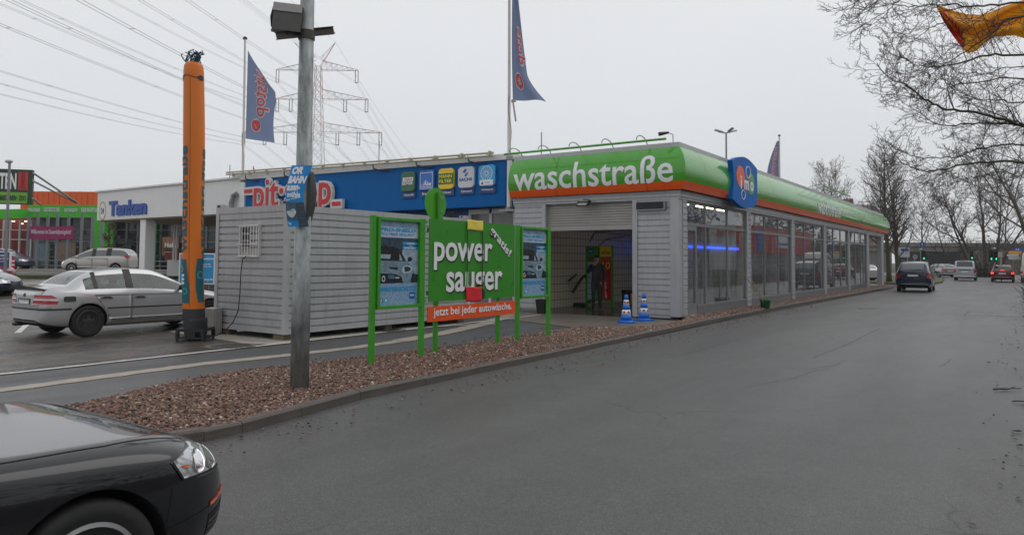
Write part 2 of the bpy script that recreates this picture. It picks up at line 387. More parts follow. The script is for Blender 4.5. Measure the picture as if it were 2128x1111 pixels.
def stones():
    bm = bmesh.new(); bmesh.ops.create_icosphere(bm, subdivisions=1, radius=1); V1 = np.array([v.co[:] for v in bm.verts]); bm.verts.ensure_lookup_table(); F1 = np.array([[v.index for v in f.verts] for f in bm.faces]); bm.free()
    bm = bmesh.new(); bmesh.ops.create_icosphere(bm, subdivisions=2, radius=1); V2 = np.array([v.co[:] for v in bm.verts]); F2 = np.array([[v.index for v in f.verts] for f in bm.faces]); bm.free()
    allv = []; allf = []; off = 0
    for (y0, y1, n, base, smin, smax) in ((2.7, 8.0, 30000, 1, .008, .024), (8.0, 17, 26000, 1, .010, .027), (17, 55.4, 18000, 1, .014, .038)):
        pts = []
        while len(pts) < n:
            y = y0+(y1-y0)*random.random()**(1.0 if y0 < 17 else 1.6); x = random.uniform(-9.1, -6.0)
            if inside(x, y) and inside(x-.09, y) and inside(x+.05, y): pts.append((x, y))
        pts = np.array(pts); V, F = (V2, F2) if base == 2 else (V1, F1)
        sc = RNG.uniform(smin, smax, (n, 1))*np.stack([RNG.uniform(.8, 1.35, n), RNG.uniform(.7, 1.1, n), RNG.uniform(.5, .85, n)], 1)
        A = RNG.uniform(0, 6.283, n); B = RNG.uniform(-.6, .6, n)
        P = V[None]*(1+RNG.uniform(-.2, .2, (n, len(V), 1))) if base == 1 else V[None]*(1+.16*np.sin(V[None]@np.array([2.1, 1.3, 1.7])*2.2+RNG.uniform(0, 6, (n, 1)))[..., None]+RNG.uniform(-.05, .05, (n, len(V), 1)))
        P = P*sc[:, None]
        cb, sb = np.cos(B)[:, None], np.sin(B)[:, None]; X = P[..., 0]*cb+P[..., 2]*sb; Z = -P[..., 0]*sb+P[..., 2]*cb; Y = P[..., 1]
        ca, sa = np.cos(A)[:, None], np.sin(A)[:, None]; X, Y = X*ca-Y*sa, X*sa+Y*ca
        zz = .062+RNG.uniform(0, .03, n)
        P = np.stack([X+pts[:, :1], Y+pts[:, 1:], Z+zz[:, None]], -1)
        allv.append(P.reshape(-1, 3)); allf.append((F[None]+(np.arange(n)*len(V))[:, None, None]+off).reshape(-1, 3)); off += n*len(V)
    Vv = np.concatenate(allv).astype(np.float32); Ff = np.concatenate(allf).astype(np.int32)
    me = bpy.data.meshes.new('gravel'); me.vertices.add(len(Vv)); me.vertices.foreach_set('co', Vv.ravel())
    me.loops.add(Ff.size); me.loops.foreach_set('vertex_index', Ff.ravel()); me.polygons.add(len(Ff)); me.polygons.foreach_set('loop_start', np.arange(0, Ff.size, 3, dtype=np.int32))
    me.polygons.foreach_set('use_smooth', np.ones(len(Ff), bool))
    me.materials.append(mg); me.update(calc_edges=True); me.validate()
    o = bpy.data.objects.new('gravel', me); COL.objects.link(o)
    tag(o, 'reddish brown gravel filling the bed between kerb and forecourt', 'gravel', kind='stuff')
stones()
bm = bmesh.new(); bmesh.ops.create_icosphere(bm, subdivisions=1, radius=1); ico = [tuple(v.co) for v in bm.verts]; icf = [tuple(v.index for v in f.verts) for f in bm.faces]; bm.free()
st_ = MB(mg)
for i in range(420):
    y = random.uniform(3, 30); s = random.uniform(.006, .018); off = abs(random.gauss(0, .35)); x = -6.06-.045*max(0, min(y-4, 10))-.02*max(0, min(y-14, 10))+.06+off
    if i % 3 == 0: x = -9.1+random.gauss(0, .15)*1.0-.1; y = random.uniform(4.5, 14)
    st_.add([(x+v[0]*s*1.2, y+v[1]*s, .004+s*.5+v[2]*s*.7) for v in ico], icf)
st_.build('loose_stones', label='scattered small stones spilled from the gravel bed onto road and lane', cat='stones', kind='stuff', smooth=True)
# far traffic island with grass
isl = [(-8.6, 60.5), (-7.4, 59.4), (-6.4, 59.9), (-5.4, 63), (-5.2, 68), (-6.1, 82), (-7.9, 90), (-16, 98), (-19, 84), (-16, 68)]
io = MB(m_grass); io.sheet(isl, (0, 0, .13), (1, 0, 0), (0, 1, 0)); io.build('traffic_island_grass', kind='structure')
k2 = MB(m_kerb); kerb_run(k2, isl+[isl[0]], .12, .14, seg=2.0); k2.build('island_kerb', kind='structure')
# verge at the right with leaf litter
vg = MB(M('leaf_litter', (.055, .038, .030), .9, var=.5, scale=14, bump=.8, bscale=25))
def vedge(y): return .18+.10*math.sin(y*1.3)+.07*math.sin(y*3.1+1)
ysv = list(np.arange(-20, 57, .5))
vg.add([(vedge(y), y, .006) for y in ysv]+[(14, y, .03) for y in ysv], [(i, len(ysv)+i, len(ysv)+i+1, i+1) for i in range(len(ysv)-1)])
vg.build('verge', kind='structure')
sc_ = MB(M('dead_leaf', (.055, .036, .027), .8, var=.4, scale=30))
for i in range(320):
    y = random.uniform(3, 45); x = vedge(y)-abs(random.gauss(0, .28)); s = random.uniform(.012, .04); a = random.uniform(0, 6.28)
    c, s_ = math.cos(a)*s, math.sin(a)*s
    sc_.add([(x-c, y-s_, .004), (x+s_*.5, y-c*.5, .004+random.uniform(0, .02)), (x+c, y+s_, .004), (x-s_*.5, y+c*.5, .006)], [(0, 1, 2, 3)])
for i in range(260):
    y = random.uniform(2.8, 20); x = -6.0-.0*y+abs(random.gauss(0, .22))-.12*(y > 6)-.35*(y > 10); s = random.uniform(.008, .022); a = random.uniform(0, 6.28)
    c, s_ = math.cos(a)*s, math.sin(a)*s
    sc_.add([(x-c, y-s_, .002), (x+s_*.5, y-c*.5, .004+random.uniform(0, .01)), (x+c, y+s_, .002), (x-s_*.5, y+c*.5, .003)], [(0, 1, 2, 3)])
sc_.build('leaf_litter', label='dark dead leaves and grit strewn along the road edges', cat='leaf litter', kind='stuff')
# road puddles and repair patches are in the asphalt material; fallen twigs on the road
def twig(p, q, r, name='fallen_branch', label=None):
    mb = MB(M('wet_bark', (.035, .022, .016), .6, var=.3, scale=30)); p, q = Vector(p), Vector(q); pts = []
    for i in range(7):
        pts.append(p.lerp(q, i/6)+Vector((random.uniform(-.02, .02), random.uniform(-.02, .02), r+random.uniform(0, .012))))
    mb.tube(pts, [r*(1-.09*i) for i in range(7)], 6); mb.tube([pts[3], pts[3]+Vector((.1, .16, .03))], [r*.6, r*.2], 5)
    mb.build(name, label=label, cat='branch')
twig((-.33, 11.3, 0), (-.02, 11.6, 0), .013, label='dark broken branch lying on the wet road near the right edge')
twig((-.10, 10.5, 0), (.15, 10.65, 0), .009, label='thin twig lying at the road edge in front of the thicker branch')
# tar seams and shallow puddles on the road
def gnd(px, py): 
    v = fw+r2*((px-1064)/F_PX)-u2*((py-PP_Y)/F_PX); t = -1.65/v.z; return (v.x*t, v.y*t)
ck = MB(M('tar_seam', (.022, .022, .022), .5)); rc = random.Random(11)
for pts, w in (([(1918, 652), (1960, 650), (2003, 656), (2014, 645), (2060, 647), (2128, 652)], .05), ([(1690, 742), (1720, 730), (1760, 715), (1800, 694), (1830, 680)], .035), ([(1640, 762), (1690, 764), (1735, 757), (1760, 744)], .02), ([(1560, 800), (1650, 783), (1700, 766), (1740, 760)], .014), ([(1950, 760), (1970, 752), (1976, 742)], .02), ([(1130, 778), (1200, 764), (1260, 757)], .012), ([(1380, 742), (1450, 728), (1540, 700)], .012), ([(1985, 635), (2030, 633)], .03)):
    g_ = [gnd(*p) for p in pts]; ds = []
    for i in range(len(g_)-1):
        a, b = Vector(g_[i]), Vector(g_[i+1]); k = max(2, int((b-a).length/.12))
        ds += [tuple(a.lerp(b, j/k)+Vector((rc.uniform(-.02, .02), rc.uniform(-.03, .03)))) for j in range(k)]
    ribbon(ck, ds, w, -.0105, .008)
ck.build('tar_seam', kind='structure')
pdm = MB(M('puddle_water', (.085, .085, .082), .24, spec=.5))
for px, py, sx_, sy_q, n_ in ((2075, 655, .8, .3, 16), (1800, 640, .3, .5, 15)):
    c = gnd(px, py); ph = [rc.uniform(0, 6.28) for _ in range(4)]
    pdm.add([(c[0]+sx_*math.cos(q)*(1+.25*math.sin(2*q+ph[0])+.18*math.sin(3*q+ph[1])+.10*math.sin(7*q+ph[2])), c[1]+sy_q*math.sin(q)*(1+.25*math.sin(2*q+ph[1])+.18*math.sin(4*q+ph[3])), -.0085) for q in [6.2832*i/48 for i in range(48)]], [tuple(range(48))])
pdm.build('puddle', kind='structure')
# manhole covers
for (x, y, r, lab) in ((-12.02, 8.02, .33, 'round manhole cover in front of the grey container corner'), (-11.95, 11.95, .33, 'round manhole cover beside the long side of the grey container')):
    t_ = thing('manhole_cover', lab, 'manhole cover', (x, y, .012), group='manhole covers by the container')
    mb = MB(M('cast_iron', (.055, .045, .04), .5, metal=.3, var=.2, scale=20)); mb.lathe([(r*.74, 0), (r*1.02, 0), (r*1.02, .010), (r*.74, .010)], n=32); mb.build('rim', t_, local=True)
    mb = MB(M('manhole_fill', (.19, .165, .14), .7, var=.2, scale=20)); mb.lathe([(0, .006), (r*.73, .006)], n=32); mb.build('lid', t_, local=True)
    mb = MB(M('sett_ring', (.16, .145, .125), .7, var=.3, scale=12))
    for k in range(26):
        a0, a1 = 2*math.pi*k/26+.02, 2*math.pi*(k+1)/26-.02
        mb.add([(r*q*math.cos(a), r*q*math.sin(a), .006) for q, a in ((1.08, a0), (1.4, a0), (1.4, a1), (1.08, a1))], [(0, 1, 2, 3)])
    mb.build('stone_ring', t_, local=True)
# ================================================================= CAR WASH BUILDING
XB, YB, XL, YE = -7.71, 18.97, -13.3, 55.6
def glass_mat(name, refl=1.0, tint=(.80, .84, .82), dirt=.10, rough=.02):
    m = bpy.data.materials.new(name); m.use_nodes = True; t = m.node_tree; t.nodes.clear(); lk = t.links.new
    o = nn(t, 'ShaderNodeOutputMaterial'); tr = nn(t, 'ShaderNodeBsdfTransparent'); tr.inputs[0].default_value = (*tint, 1)
    gl = nn(t, 'ShaderNodeBsdfGlossy'); gl.inputs['Roughness'].default_value = rough; gl.inputs[0].default_value = (.9, .92, .93, 1)
    fr = nn(t, 'ShaderNodeFresnel', i_IOR=1.5); mm = nn(t, 'ShaderNodeMath', operation='MULTIPLY', i_1=refl); mm.use_clamp = True
    df = nn(t, 'ShaderNodeBsdfDiffuse'); df.inputs[0].default_value = (.27, .285, .28, 1)
    tc = nn(t, 'ShaderNodeTexCoord'); mp = nn(t, 'ShaderNodeMapping'); mp.inputs['Scale'].default_value = (1.5, 5, .5)
    nz = nn(t, 'ShaderNodeTexNoise', i_Scale=1.3, i_Detail=5.); r = nn(t, 'ShaderNodeMapRange', i_1=.3, i_2=.7, i_3=dirt*.3, i_4=dirt*1.7)
    x1 = nn(t, 'ShaderNodeMixShader'); x2 = nn(t, 'ShaderNodeMixShader')
    lk(tc.outputs['Object'], mp.inputs[0]); lk(mp.outputs[0], nz.inputs['Vector']); lk(nz.outputs[0], r.inputs[0]); lk(r.outputs[0], x1.inputs[0])
    lk(tr.outputs[0], x1.inputs[1]); lk(df.outputs[0], x1.inputs[2]); lk(fr.outputs[0], mm.inputs[0]); lk(mm.outputs[0], x2.inputs[0]); lk(x1.outputs[0], x2.inputs[1]); lk(gl.outputs[0], x2.inputs[2]); lk(x2.outputs[0], o.inputs[0])
    return m
m_glass = glass_mat('shop_glass', 1.35, tint=(.78, .83, .81), dirt=.34)
m_frame = M('window_frame_grey', (.20, .205, .21), .45, metal=.2, var=.05)
m_gv = M('gravel_board', (.16, .16, .165), .6, var=.1)
def cladding(mb, p0, p1, z0, z1, out_n, pitch=.167, depth=.022, phase=0.):
    """horizontal profiled sheet from p0 to p1 (xy), outward normal out_n"""
    p0 = Vector((*p0, 0)); p1 = Vector((*p1, 0)); n = Vector((*out_n, 0)); prof = []
    z = z0
    prof.append((0, z0)); zz = z0+phase
    while zz+pitch*.3 < z1:
        a = zz; # groove from a to a+.3 pitch: underside step then sloped face
        if a > z0+.005:
            prof += [(0, a), ]
        prof += [(-depth*.7, a+.012), (-depth, a+.018), (-depth, a+.030), (0, a+.052)] if False else [(0, a), (-depth*1.35, a+.014), (-depth*1.35, a+.036), (0, a+.042)]
        zz += pitch
    prof = [p for p in prof if p[1] <= z1]+[(0, z1)]
    k = len(prof)
    mb.add([p0+n*u+Vector((0, 0, w)) for u, w in prof]+[p1+n*u+Vector((0, 0, w)) for u, w in prof], [(j, k+j, k+j+1, j+1) for j in range(k-1)])
wash = thing('car_wash_building', 'long car wash hall with grey ribbed cladding, glazed side and green and orange fascia', 'building', (-10.5, YB, 0))
mb = MB(m_silver)   # front left pier
cladding(mb, (-13.28, YB), (-12.22, YB), .10, 3.37, (0, -1)); mb.box((-12.22, YB-.03, .06), (-12.08, YB+.25, 3.37), m_silver2); mb.box((-13.3, YB+.002, .02), (-12.23, YB+.3, .10), m_gv)
mb.build('left_pier', wash)
mb = MB(m_silver2)
mb.box((-9.11, YB-.035, .05), (-8.96, YB+.25, 3.37)); mb.box((-7.96, YB-.03, .10), (-7.715, YB+.26, 3.37))
mb.use(m_silver); cladding(mb, (-8.955, YB), (-7.965, YB), .10, 3.37, (0, -1)); cladding(mb, (-7.705, YB+.265), (-7.705, YB+.60), .10, 3.37, (1, 0))
mb.box((-8.955, YB-.012, .055), (-7.965, YB+.2, .098), m_silver2); mb.box((-7.98, YB+.262, .1), (-7.73, YB+.62, 3.36), m_silver)
mb.box((-8.9, YB+.02, -.02), (-7.80, YB+.5, .06), M('footing', (.03, .03, .03), .9))
mb.build('corner_pier', wash)
# shutter
mb = MB(M('shutter_slats', (.36, .35, .33), .5, metal=.2, var=.08, scale=2))
prof = []; z = 2.62
while z < 3.37: prof += [(0, z), (.012, z+.012), (.012, z+.058), (0, z+.070), (-.006, z+.074)]; z += .078
k = len(prof); mb.add([(-12.08, YB+.14-u, w) for u, w in prof]+[(-9.11, YB+.14-u, w) for u, w in prof], [(j, k+j, k+j+1, j+1) for j in range(k-1)])
mb.box((-12.08, YB+.10, 2.55), (-9.11, YB+.16, 2.63)); mb.build('roller_shutter', wash)
# silver cornice band with steps, front and side
def sweep(mb, prof, mat=None, y_end=YE, x_end=XL):
    """profile (out, z) swept along front then side with a mitred corner"""
    if mat: mb.use(mat)
    k = len(prof)
    a = [(x_end, YB-u, z) for u, z in prof]; b_ = [(XB+u, YB-u, z) for u, z in prof]; c = [(XB+u, y_end, z) for u, z in prof]
    mb.add(a+b_, [(j, k+j, k+j+1, j+1) for j in range(k-1)]); mb.add(b_+c, [(j, k+j, k+j+1, j+1) for j in range(k-1)])
mb = MB(m_silver2); sweep(mb, [(-.28, 3.372), (.02, 3.372), (.02, 3.43), (.05, 3.44), (.05, 3.53), (.075, 3.54), (.075, 3.605), (-.1, 3.61)]); mb.build('cornice', wash)
ZO0, ZO1, ZG1, SAG = 3.612, 3.835, 4.83, .30
def bulge(z):
    t = (z-ZO0)/(ZG1-ZO0); return .03+SAG*(1-abs((t-.42)/(.58 if t > .42 else .62))**2.1)
mo = MB(m_orange); sweep(mo, [(bulge(ZO0+i*(ZO1-ZO0)/4), ZO0+i*(ZO1-ZO0)/4) for i in range(5)], y_end=YE+.5)
mo.use(m_green); sweep(mo, [(bulge(ZO1+i*(ZG1-ZO1)/18), ZO1+i*(ZG1-ZO1)/18) for i in range(19)], y_end=YE+.5)
# end caps of the fascia
zs = [ZO0+i*(ZG1-ZO0)/20 for i in range(21)]
mo.add([(XL, YB-bulge(z), z) for z in zs]+[(XL, YB+.1, zs[-1]), (XL, YB+.1, zs[0])], [tuple(range(23))]); mo.add([(XB+bulge(z), YE+.5, z) for z in zs]+[(XB-.1, YE+.5, zs[-1]), (XB-.1, YE+.5, zs[0])], [tuple(range(23))])
fasc = mo.build('fascia', wash, smooth=True)
m_pj = M('panel_joint', srgb(24, 80, 14), .6)      # joints between the panels
def fj(side, s):
    ms_ = MB(m_pj); pts = []
    for i in range(21):
        z = ZO0+i*(ZG1-ZO0)/20; o = bulge(z)+.002
        pts.append((s, YB-o, z) if side == 'f' else (XB+o, s, z))
    d = Vector((.008, 0, 0)) if side == 'f' else Vector((0, .008, 0)); k = 21
    ms_.add([Vector(p)-d for p in pts]+[Vector(p)+d for p in pts], [(j, k+j, k+j+1, j+1) for j in range(20)]); ms_.build('panel_joint', fasc)
for x in (-11.55, -8.55): fj('f', x)
for y in (20.2, 27.2, 31.2, 37.3, 43.3, 49.4): fj('s', y)
mb = MB(m_letter)   # lettering on the curved panel
put_text(mb, 'waschstraße', None, None, None, 5.36, .80, .012, fn=lambda u, v, l: Vector((-13.10+u, YB-bulge(3.81+v)-.006-l, 3.81+v)), cell=.10, dep=.008)
mb.build('lettering', fasc)
mb = MB(m_letter)
put_text(mb, 'waschstraße', None, None, None, 5.0, .66, .008, fn=lambda u, v, l: Vector((XB+bulge(3.84+v)+.006+l, 34.3+u, 3.84+v)), cell=.10, dep=.008)
mb.build('lettering', fasc)
# roof cap and roof
mb = MB(M('roof_cap', (.50, .50, .51), .45, metal=.2, var=.06)); sweep(mb, [(.02, ZG1-.03), (.02, 4.955), (-.22, 4.965), (-.22, 4.8)])
mb.add([(XL, YB+.2, 4.80), (XB-.2, YB+.2, 4.80), (XB-.2, YE+.4, 4.80), (XL, YE+.4, 4.80)], [(0, 1, 2, 3)], M('roof_felt', (.12, .12, .12), .9))
mb.build('roof', wash)
# side: plinth, pillars, windows
mb = MB(m_gv); mb.box((XB-.22, 20.42, -.02), (XB-.03, 49.0, .30)); mb.build('plinth', wash)
PIL = [(25.05, 25.5), (31.05, 31.52), (37.08, 37.56), (43.06, 43.53), (48.95, 49.75)]
for a, b_ in PIL+[(54.6, 55.55)]:
    mb = MB(m_silver); z0 = .06
    cladding(mb, (XB-.005, a+.06), (XB-.005, b_-.06), z0, 3.37, (1, 0)); mb.box((XB-.28, a, z0), (XB-.03, b_, 3.37), m_silver2); mb.box((XB-.03, a, z0), (XB+.004, a+.06, 3.37)); mb.box((XB-.03, b_-.06, z0), (XB+.004, b_, 3.37))
    mb.use(m_silver); cladding(mb, (XB-.28, a-.002), (XB-.03, a-.002), z0, 3.37, (0, -1))
    mb.build('pillar', wash)
bays = [(19.6, 25.05), (25.5, 31.05), (31.52, 37.08), (37.56, 43.06), (43.53, 48.95)]
FXo, FXi = XB-.05, XB-.11
for i, (a, b_) in enumerate(bays):
    mb = MB(m_frame); ya = 20.42 if i == 0 else a
    w = .035
    ms2 = [21.18, 23.18] if i == 0 else [a+(b_-a)*q for q in (.335, .67)]
    for y in ms2: mb.box((FXi, y-w, .36 if True else 0, ), (FXo, y+w, 3.37))
    mb.box((FXi-.004, a, 2.66), (FXo+.004, b_, 2.75)); mb.box((FXi-.003, ya, .30), (FXo+.03, b_, .37)); mb.box((FXi-.003, a, 3.30), (FXo+.003, b_, 3.369))
    mb.box((FXi-.002, a, .0 if i == 0 else .3), (FXo+.002, a+.05, 3.37)); mb.box((FXi-.002, b_-.05, .3), (FXo+.002, b_, 3.37))
    if i == 4: mb.box((FXi, b_-1.0, .3), (FXo, b_-.93, 2.66))
    wf = mb.build('window', wash)
    mb = MB(m_glass); gp_ = lambda y0, y1, z0, z1: mb.add([(XB-.08, y0, z0), (XB-.08, y1, z0), (XB-.08, y1, z1), (XB-.08, y0, z1)], [(0, 1, 2, 3)]); gp_(ya+.01, b_-.01, .34, 3.33)
    if i == 0: gp_(19.63, 20.405, 2.72, 3.33)
    mb.build('pane', wf)
mb = MB(m_frame)    # glazed door in the first bay
mb.box((FXi, 19.66, .10), (FXo+.012, 20.40, .42)); mb.box((FXi, 19.66, 2.52), (FXo+.012, 20.40, 2.655)); mb.box((FXi, 19.66, .42), (FXo+.012, 19.74, 2.52)); mb.box((FXi, 20.30, .42), (FXo+.012, 20.42, 2.52))
dr = mb.build('door', wash)
mb = MB(m_glass); mb.add([(XB-.08, 19.75, .42), (XB-.08, 20.29, .42), (XB-.08, 20.29, 2.52), (XB-.08, 19.75, 2.52)], [(0, 1, 2, 3)]); mb.build('pane', dr)
mb = MB(m_galv); mb.tube([(XB-.0, 20.26, .95), (XB+.03, 20.26, .97), (XB+.03, 20.26, 1.4), (XB, 20.26, 1.42)], .012); mb.build('handle', dr)
mb = MB(M('door_sill', (.55, .55, .55), .5)); mb.box((XB-.2, 19.6, .05), (XB+.1, 20.5, .095)); mb.build('door_sill', wash)
# interior
m_tile = bpy.data.materials.new('wall_tile'); m_tile.use_nodes = True; t = m_tile.node_tree; b = t.nodes['Principled BSDF']
tc = nn(t, 'ShaderNodeTexCoord'); sx = nn(t, 'ShaderNodeSeparateXYZ'); cx = nn(t, 'ShaderNodeCombineXYZ'); br = nn(t, 'ShaderNodeTexBrick', offset=0.)
ax_ = nn(t, 'ShaderNodeMath', operation='ADD')
br.inputs['Color1'].default_value = (.66, .60, .50, 1); br.inputs['Color2'].default_value = (.70, .64, .53, 1); br.inputs['Mortar'].default_value = (.16, .14, .12, 1)
br.inputs['Scale'].default_value = 1.; br.inputs['Mortar Size'].default_value = .011; br.inputs['Brick Width'].default_value = .20; br.inputs['Row Height'].default_value = .27
t.links.new(tc.outputs['Object'], sx.inputs[0]); t.links.new(sx.outputs[0], ax_.inputs[0]); t.links.new(sx.outputs[1], ax_.inputs[1]); t.links.new(ax_.outputs[0], cx.inputs[0]); t.links.new(sx.outputs[2], cx.inputs[1]); t.links.new(cx.outputs[0], br.inputs['Vector']); t.links.new(br.outputs[0], b.inputs['Base Color']); b.inputs['Roughness'].default_value = .35
mb = MB(m_tile); mb.box((XL-.12, YB+.31, .0), (XL+.12, YE-7, 3.6)); mb.build('tiled_wall', wash)
mb = MB(m_tile); mb.box((XL+.12, YE-7.2, 0), (XB-.3, YE-7, 3.6)); mb.build('end_wall', wash)
mb = MB(M('wet_hall_floor', (.05, .047, .042), .18, var=.3, scale=2)); mb.add([(XL, YB+.02, .016), (XB-.05, YB+.02, .016), (XB-.05, YE-6.9, .016), (XL, YE-6.9, .016)], [(0, 1, 2, 3)]); mb.build('hall_floor', wash)
mb = MB(M('ceiling_board', (.34, .34, .33), .8)); mb.box((XL, YB+.25, 3.62), (XB-.1, YE-6.9, 3.72)); mb.build('ceiling', wash)
mb = MB(M('passage_soffit', (.25, .25, .25), .8)); mb.box((XL, YE-6.8, 3.4), (XB-.1, YE+.4, 3.5)); mb.build('passage_soffit', wash)
m_tubelight = M('strip_light', (1, .80, .55), .5, emit=10.)
for y0 in (20.0, 22.2, 24.1):
    mb = MB(m_tubelight); mb.box((XB-.75, y0, 3.38), (XB-.70, y0+(1.5 if y0 < 24 else .7), 3.42)); mb.build('strip_light', wash)
mb = MB(M('blue_led', (.02, .13, 1), .5, emit=2.6)); mb.tube([(-11.2, 28.4, 2.24), (-11.2, 31.5, 2.24), (-11.2, 35.0, 2.24)], .05, 8); mb.use(M('blue_glow_dim', (.01, .06, .5), .5, emit=.7)); [mb.tube([(-11.2, 28.4, 2.24+q), (-11.2, 34.9, 2.24+q)], .045, 8) for q in (.10, -.10)]; mb.use(M('blue_glow_faint', (.01, .04, .25), .5, emit=.4)); [mb.tube([(-11.2, 28.4, 2.24+q), (-11.2, 34.8, 2.24+q)], .04, 8) for q in (.19, -.19)]; mb.build('blue_light', wash)  # dimmer outer tubes paint the soft glow round the blue lamp
mb = MB(M('inner_partition', (.50, .46, .36), .7, var=.1)); mb.box((-9.0, 28.3, .02), (-8.9, 29.6, 3.6)); mb.build('partition', wash)
# floodlight, vent
mb = MB(m_black); mb.box((-10.78, YB-.30, 3.33), (-10.42, YB-.16, 3.40), M4=Matrix.Translation((0, 0, 0))); mb.box((-10.66, YB-.16, 3.40), (-10.54, YB-.05, 3.47))
mb.add([(-10.79, YB-.36, 3.26), (-10.41, YB-.36, 3.26), (-10.41, YB-.22, 3.44), (-10.79, YB-.22, 3.44), (-10.79, YB-.33, 3.24), (-10.41, YB-.33, 3.24), (-10.41, YB-.12, 3.38), (-10.79, YB-.12, 3.38)], [(0, 1, 2, 3), (4, 7, 6, 5), (0, 4, 5, 1), (2, 6, 7, 3), (1, 5, 6, 2), (0, 3, 7, 4)])
fl = mb.build('floodlight', wash)
mb = MB(M('lamp_glass', (.30, .30, .24), .15)); mb.add([(-10.75, YB-.357, 3.272), (-10.45, YB-.357, 3.272), (-10.45, YB-.233, 3.432), (-10.75, YB-.233, 3.432)], [(0, 1, 2, 3)]); mb.build('lens', fl)
mb = MB(M('vent_dark', (.02, .021, .024), .6)); mb.box((-8.94, YB-.14, 3.10), (-8.10, YB-.002, 3.30)); mb.use(m_steel); mb.box((-8.10, YB-.15, 3.07), (-8.07, YB-.001, 3.31)); mb.box((-8.94, YB-.15, 3.07), (-8.10, YB-.001, 3.095))
for i in range(5): mb.box((-8.93, YB-.146, 3.12+i*.035), (-8.11, YB-.141, 3.13+i*.035), m_black)
mb.build('vent_grille', wash)
mb = MB(M('dark_louvre', (.05, .055, .05), .5)); mb.box((-12.08, YB+.2, 3.28), (-9.11, YB+.24, 3.36)); mb.build('lintel', wash)
# lighting rail over the front sign, and far one
def light_rail(name, label, a, b_, mat, r, n, d, hgt, group=None):
    a, b_ = Vector(a), Vector(b_); o = thing(name, label, 'light rail', tuple(a), group=group); mb = MB(mat)
    mb.tube([a, b_], r, 10); mb.build('lamp_tube', o)
    for i in range(n):
        p = a.lerp(b_, (i+.22)/n); mb = MB(M('rail_arm', (.10, .22, .10), .5) if mat is m_green else m_steel); q = p-Vector(d)*hgt
        pts = [q+Vector(d)*(hgt*(.5-.62*math.cos(math.pi*k/8)))*1.0+Vector((0, 0, (.23 if hgt < .65 else .12)*math.sin(math.pi*k/8)-.12+.02*k)) for k in range(9)]
        mb.tube(pts, .014, 6); mb.build('bracket_arm', o)
    return o
light_rail('sign_light_rail', 'green lamp rail on hooped arms above the large car wash lettering', (-13.25, YB-.62, 4.965), (-7.82, YB-.62, 4.965), m_green, .034, 5, (0, -1, 0), .62)
light_rail('sign_light_rail', 'green lamp rail on hooped arms above the small lettering on the glazed side', (XB+.71, 33.7, 4.98), (XB+.71, 39.6, 4.98), m_green, .035, 5, (1, 0, 0), .7)
# round blue sign at the corner of the long side
sg = thing('emblem_sign', 'blue shield shaped sign with three coloured bubbles on the long green fascia', 'sign', (XB, 23.55, 4.2))
pl = [(-1.30+2.62*k/14, .60+.24*math.sin(math.pi*k/14)) for k in range(15)]+[(1.32-2.62*k/14, -.60-.22*math.sin(math.pi*k/14)) for k in range(15)]
pl += [(-1.30+.16*math.sin(math.pi*k/8), -.60+1.20*k/8) for k in range(1, 8)]
SX = XB+.40
mb = MB(M('sign_blue', srgb(0, 102, 182), .5, spec=.15)); mb.prism(pl, (SX-.14, 23.55, 4.2), (0, 1, 0), (0, 0, 1), .16); mb.build('board', sg)
def ell(cx, cz, a, b_, n=28): return [(cx+a*math.cos(2*math.pi*i/n), cz+b_*math.sin(2*math.pi*i/n)) for i in range(n)]
def ring(mb, cx, cz, a, b_, w, o, ux, uy, dep, n=28):
    for i in range(n):
        t0, t1 = 2*math.pi*i/n, 2*math.pi*(i+1)/n
        q = [(cx+r*a*math.cos(t_), cz+r*b_*math.sin(t_)) for r, t_ in ((1-w, t0), (1, t0), (1, t1), (1-w, t1))]
        mb.prism(q, o, ux, uy, dep)
o3 = (SX+.021, 23.55, 4.2); Y_, Z_ = (0, 1, 0), (0, 0, 1)
mb = MB(m_orange2); mb.prism(ell(-.50, .17, .42, .34), o3, Y_, Z_, .01); mb.build('bubble', sg); mb = MB(M('sign_navy', srgb(24, 52, 140), .35)); mb.prism(ell(.08, -.02, .40, .33), o3, Y_, Z_, .008); mb.build('bubble', sg); mb = MB(M('bubble_green', srgb(72, 150, 40), .35)); mb.prism(ell(.62, .02, .36, .36), o3, Y_, Z_, .006); mb.build('bubble', sg)
mb = MB(m_letter); ring(mb, .30, .38, .26, .20, .13, (SX+.021, 23.55, 4.2), Y_, Z_, .014); mb.build('bubble_ring', sg); mb = MB(m_letter); ring(mb, -.22, -.40, .20, .16, .14, (SX+.021, 23.55, 4.2), Y_, Z_, .014); mb.build('bubble_ring', sg)
mb = MB(m_letter)
for ch, u, w, h in (('i', -.52, .13, .42), ('m', -.14, .48, .32), ('o', .50, .34, .32)): put_text(mb, ch, (SX+.032, 23.55+u, 4.2-.22), Y_, Z_, w, h, .03)
mb.build('lettering', sg)
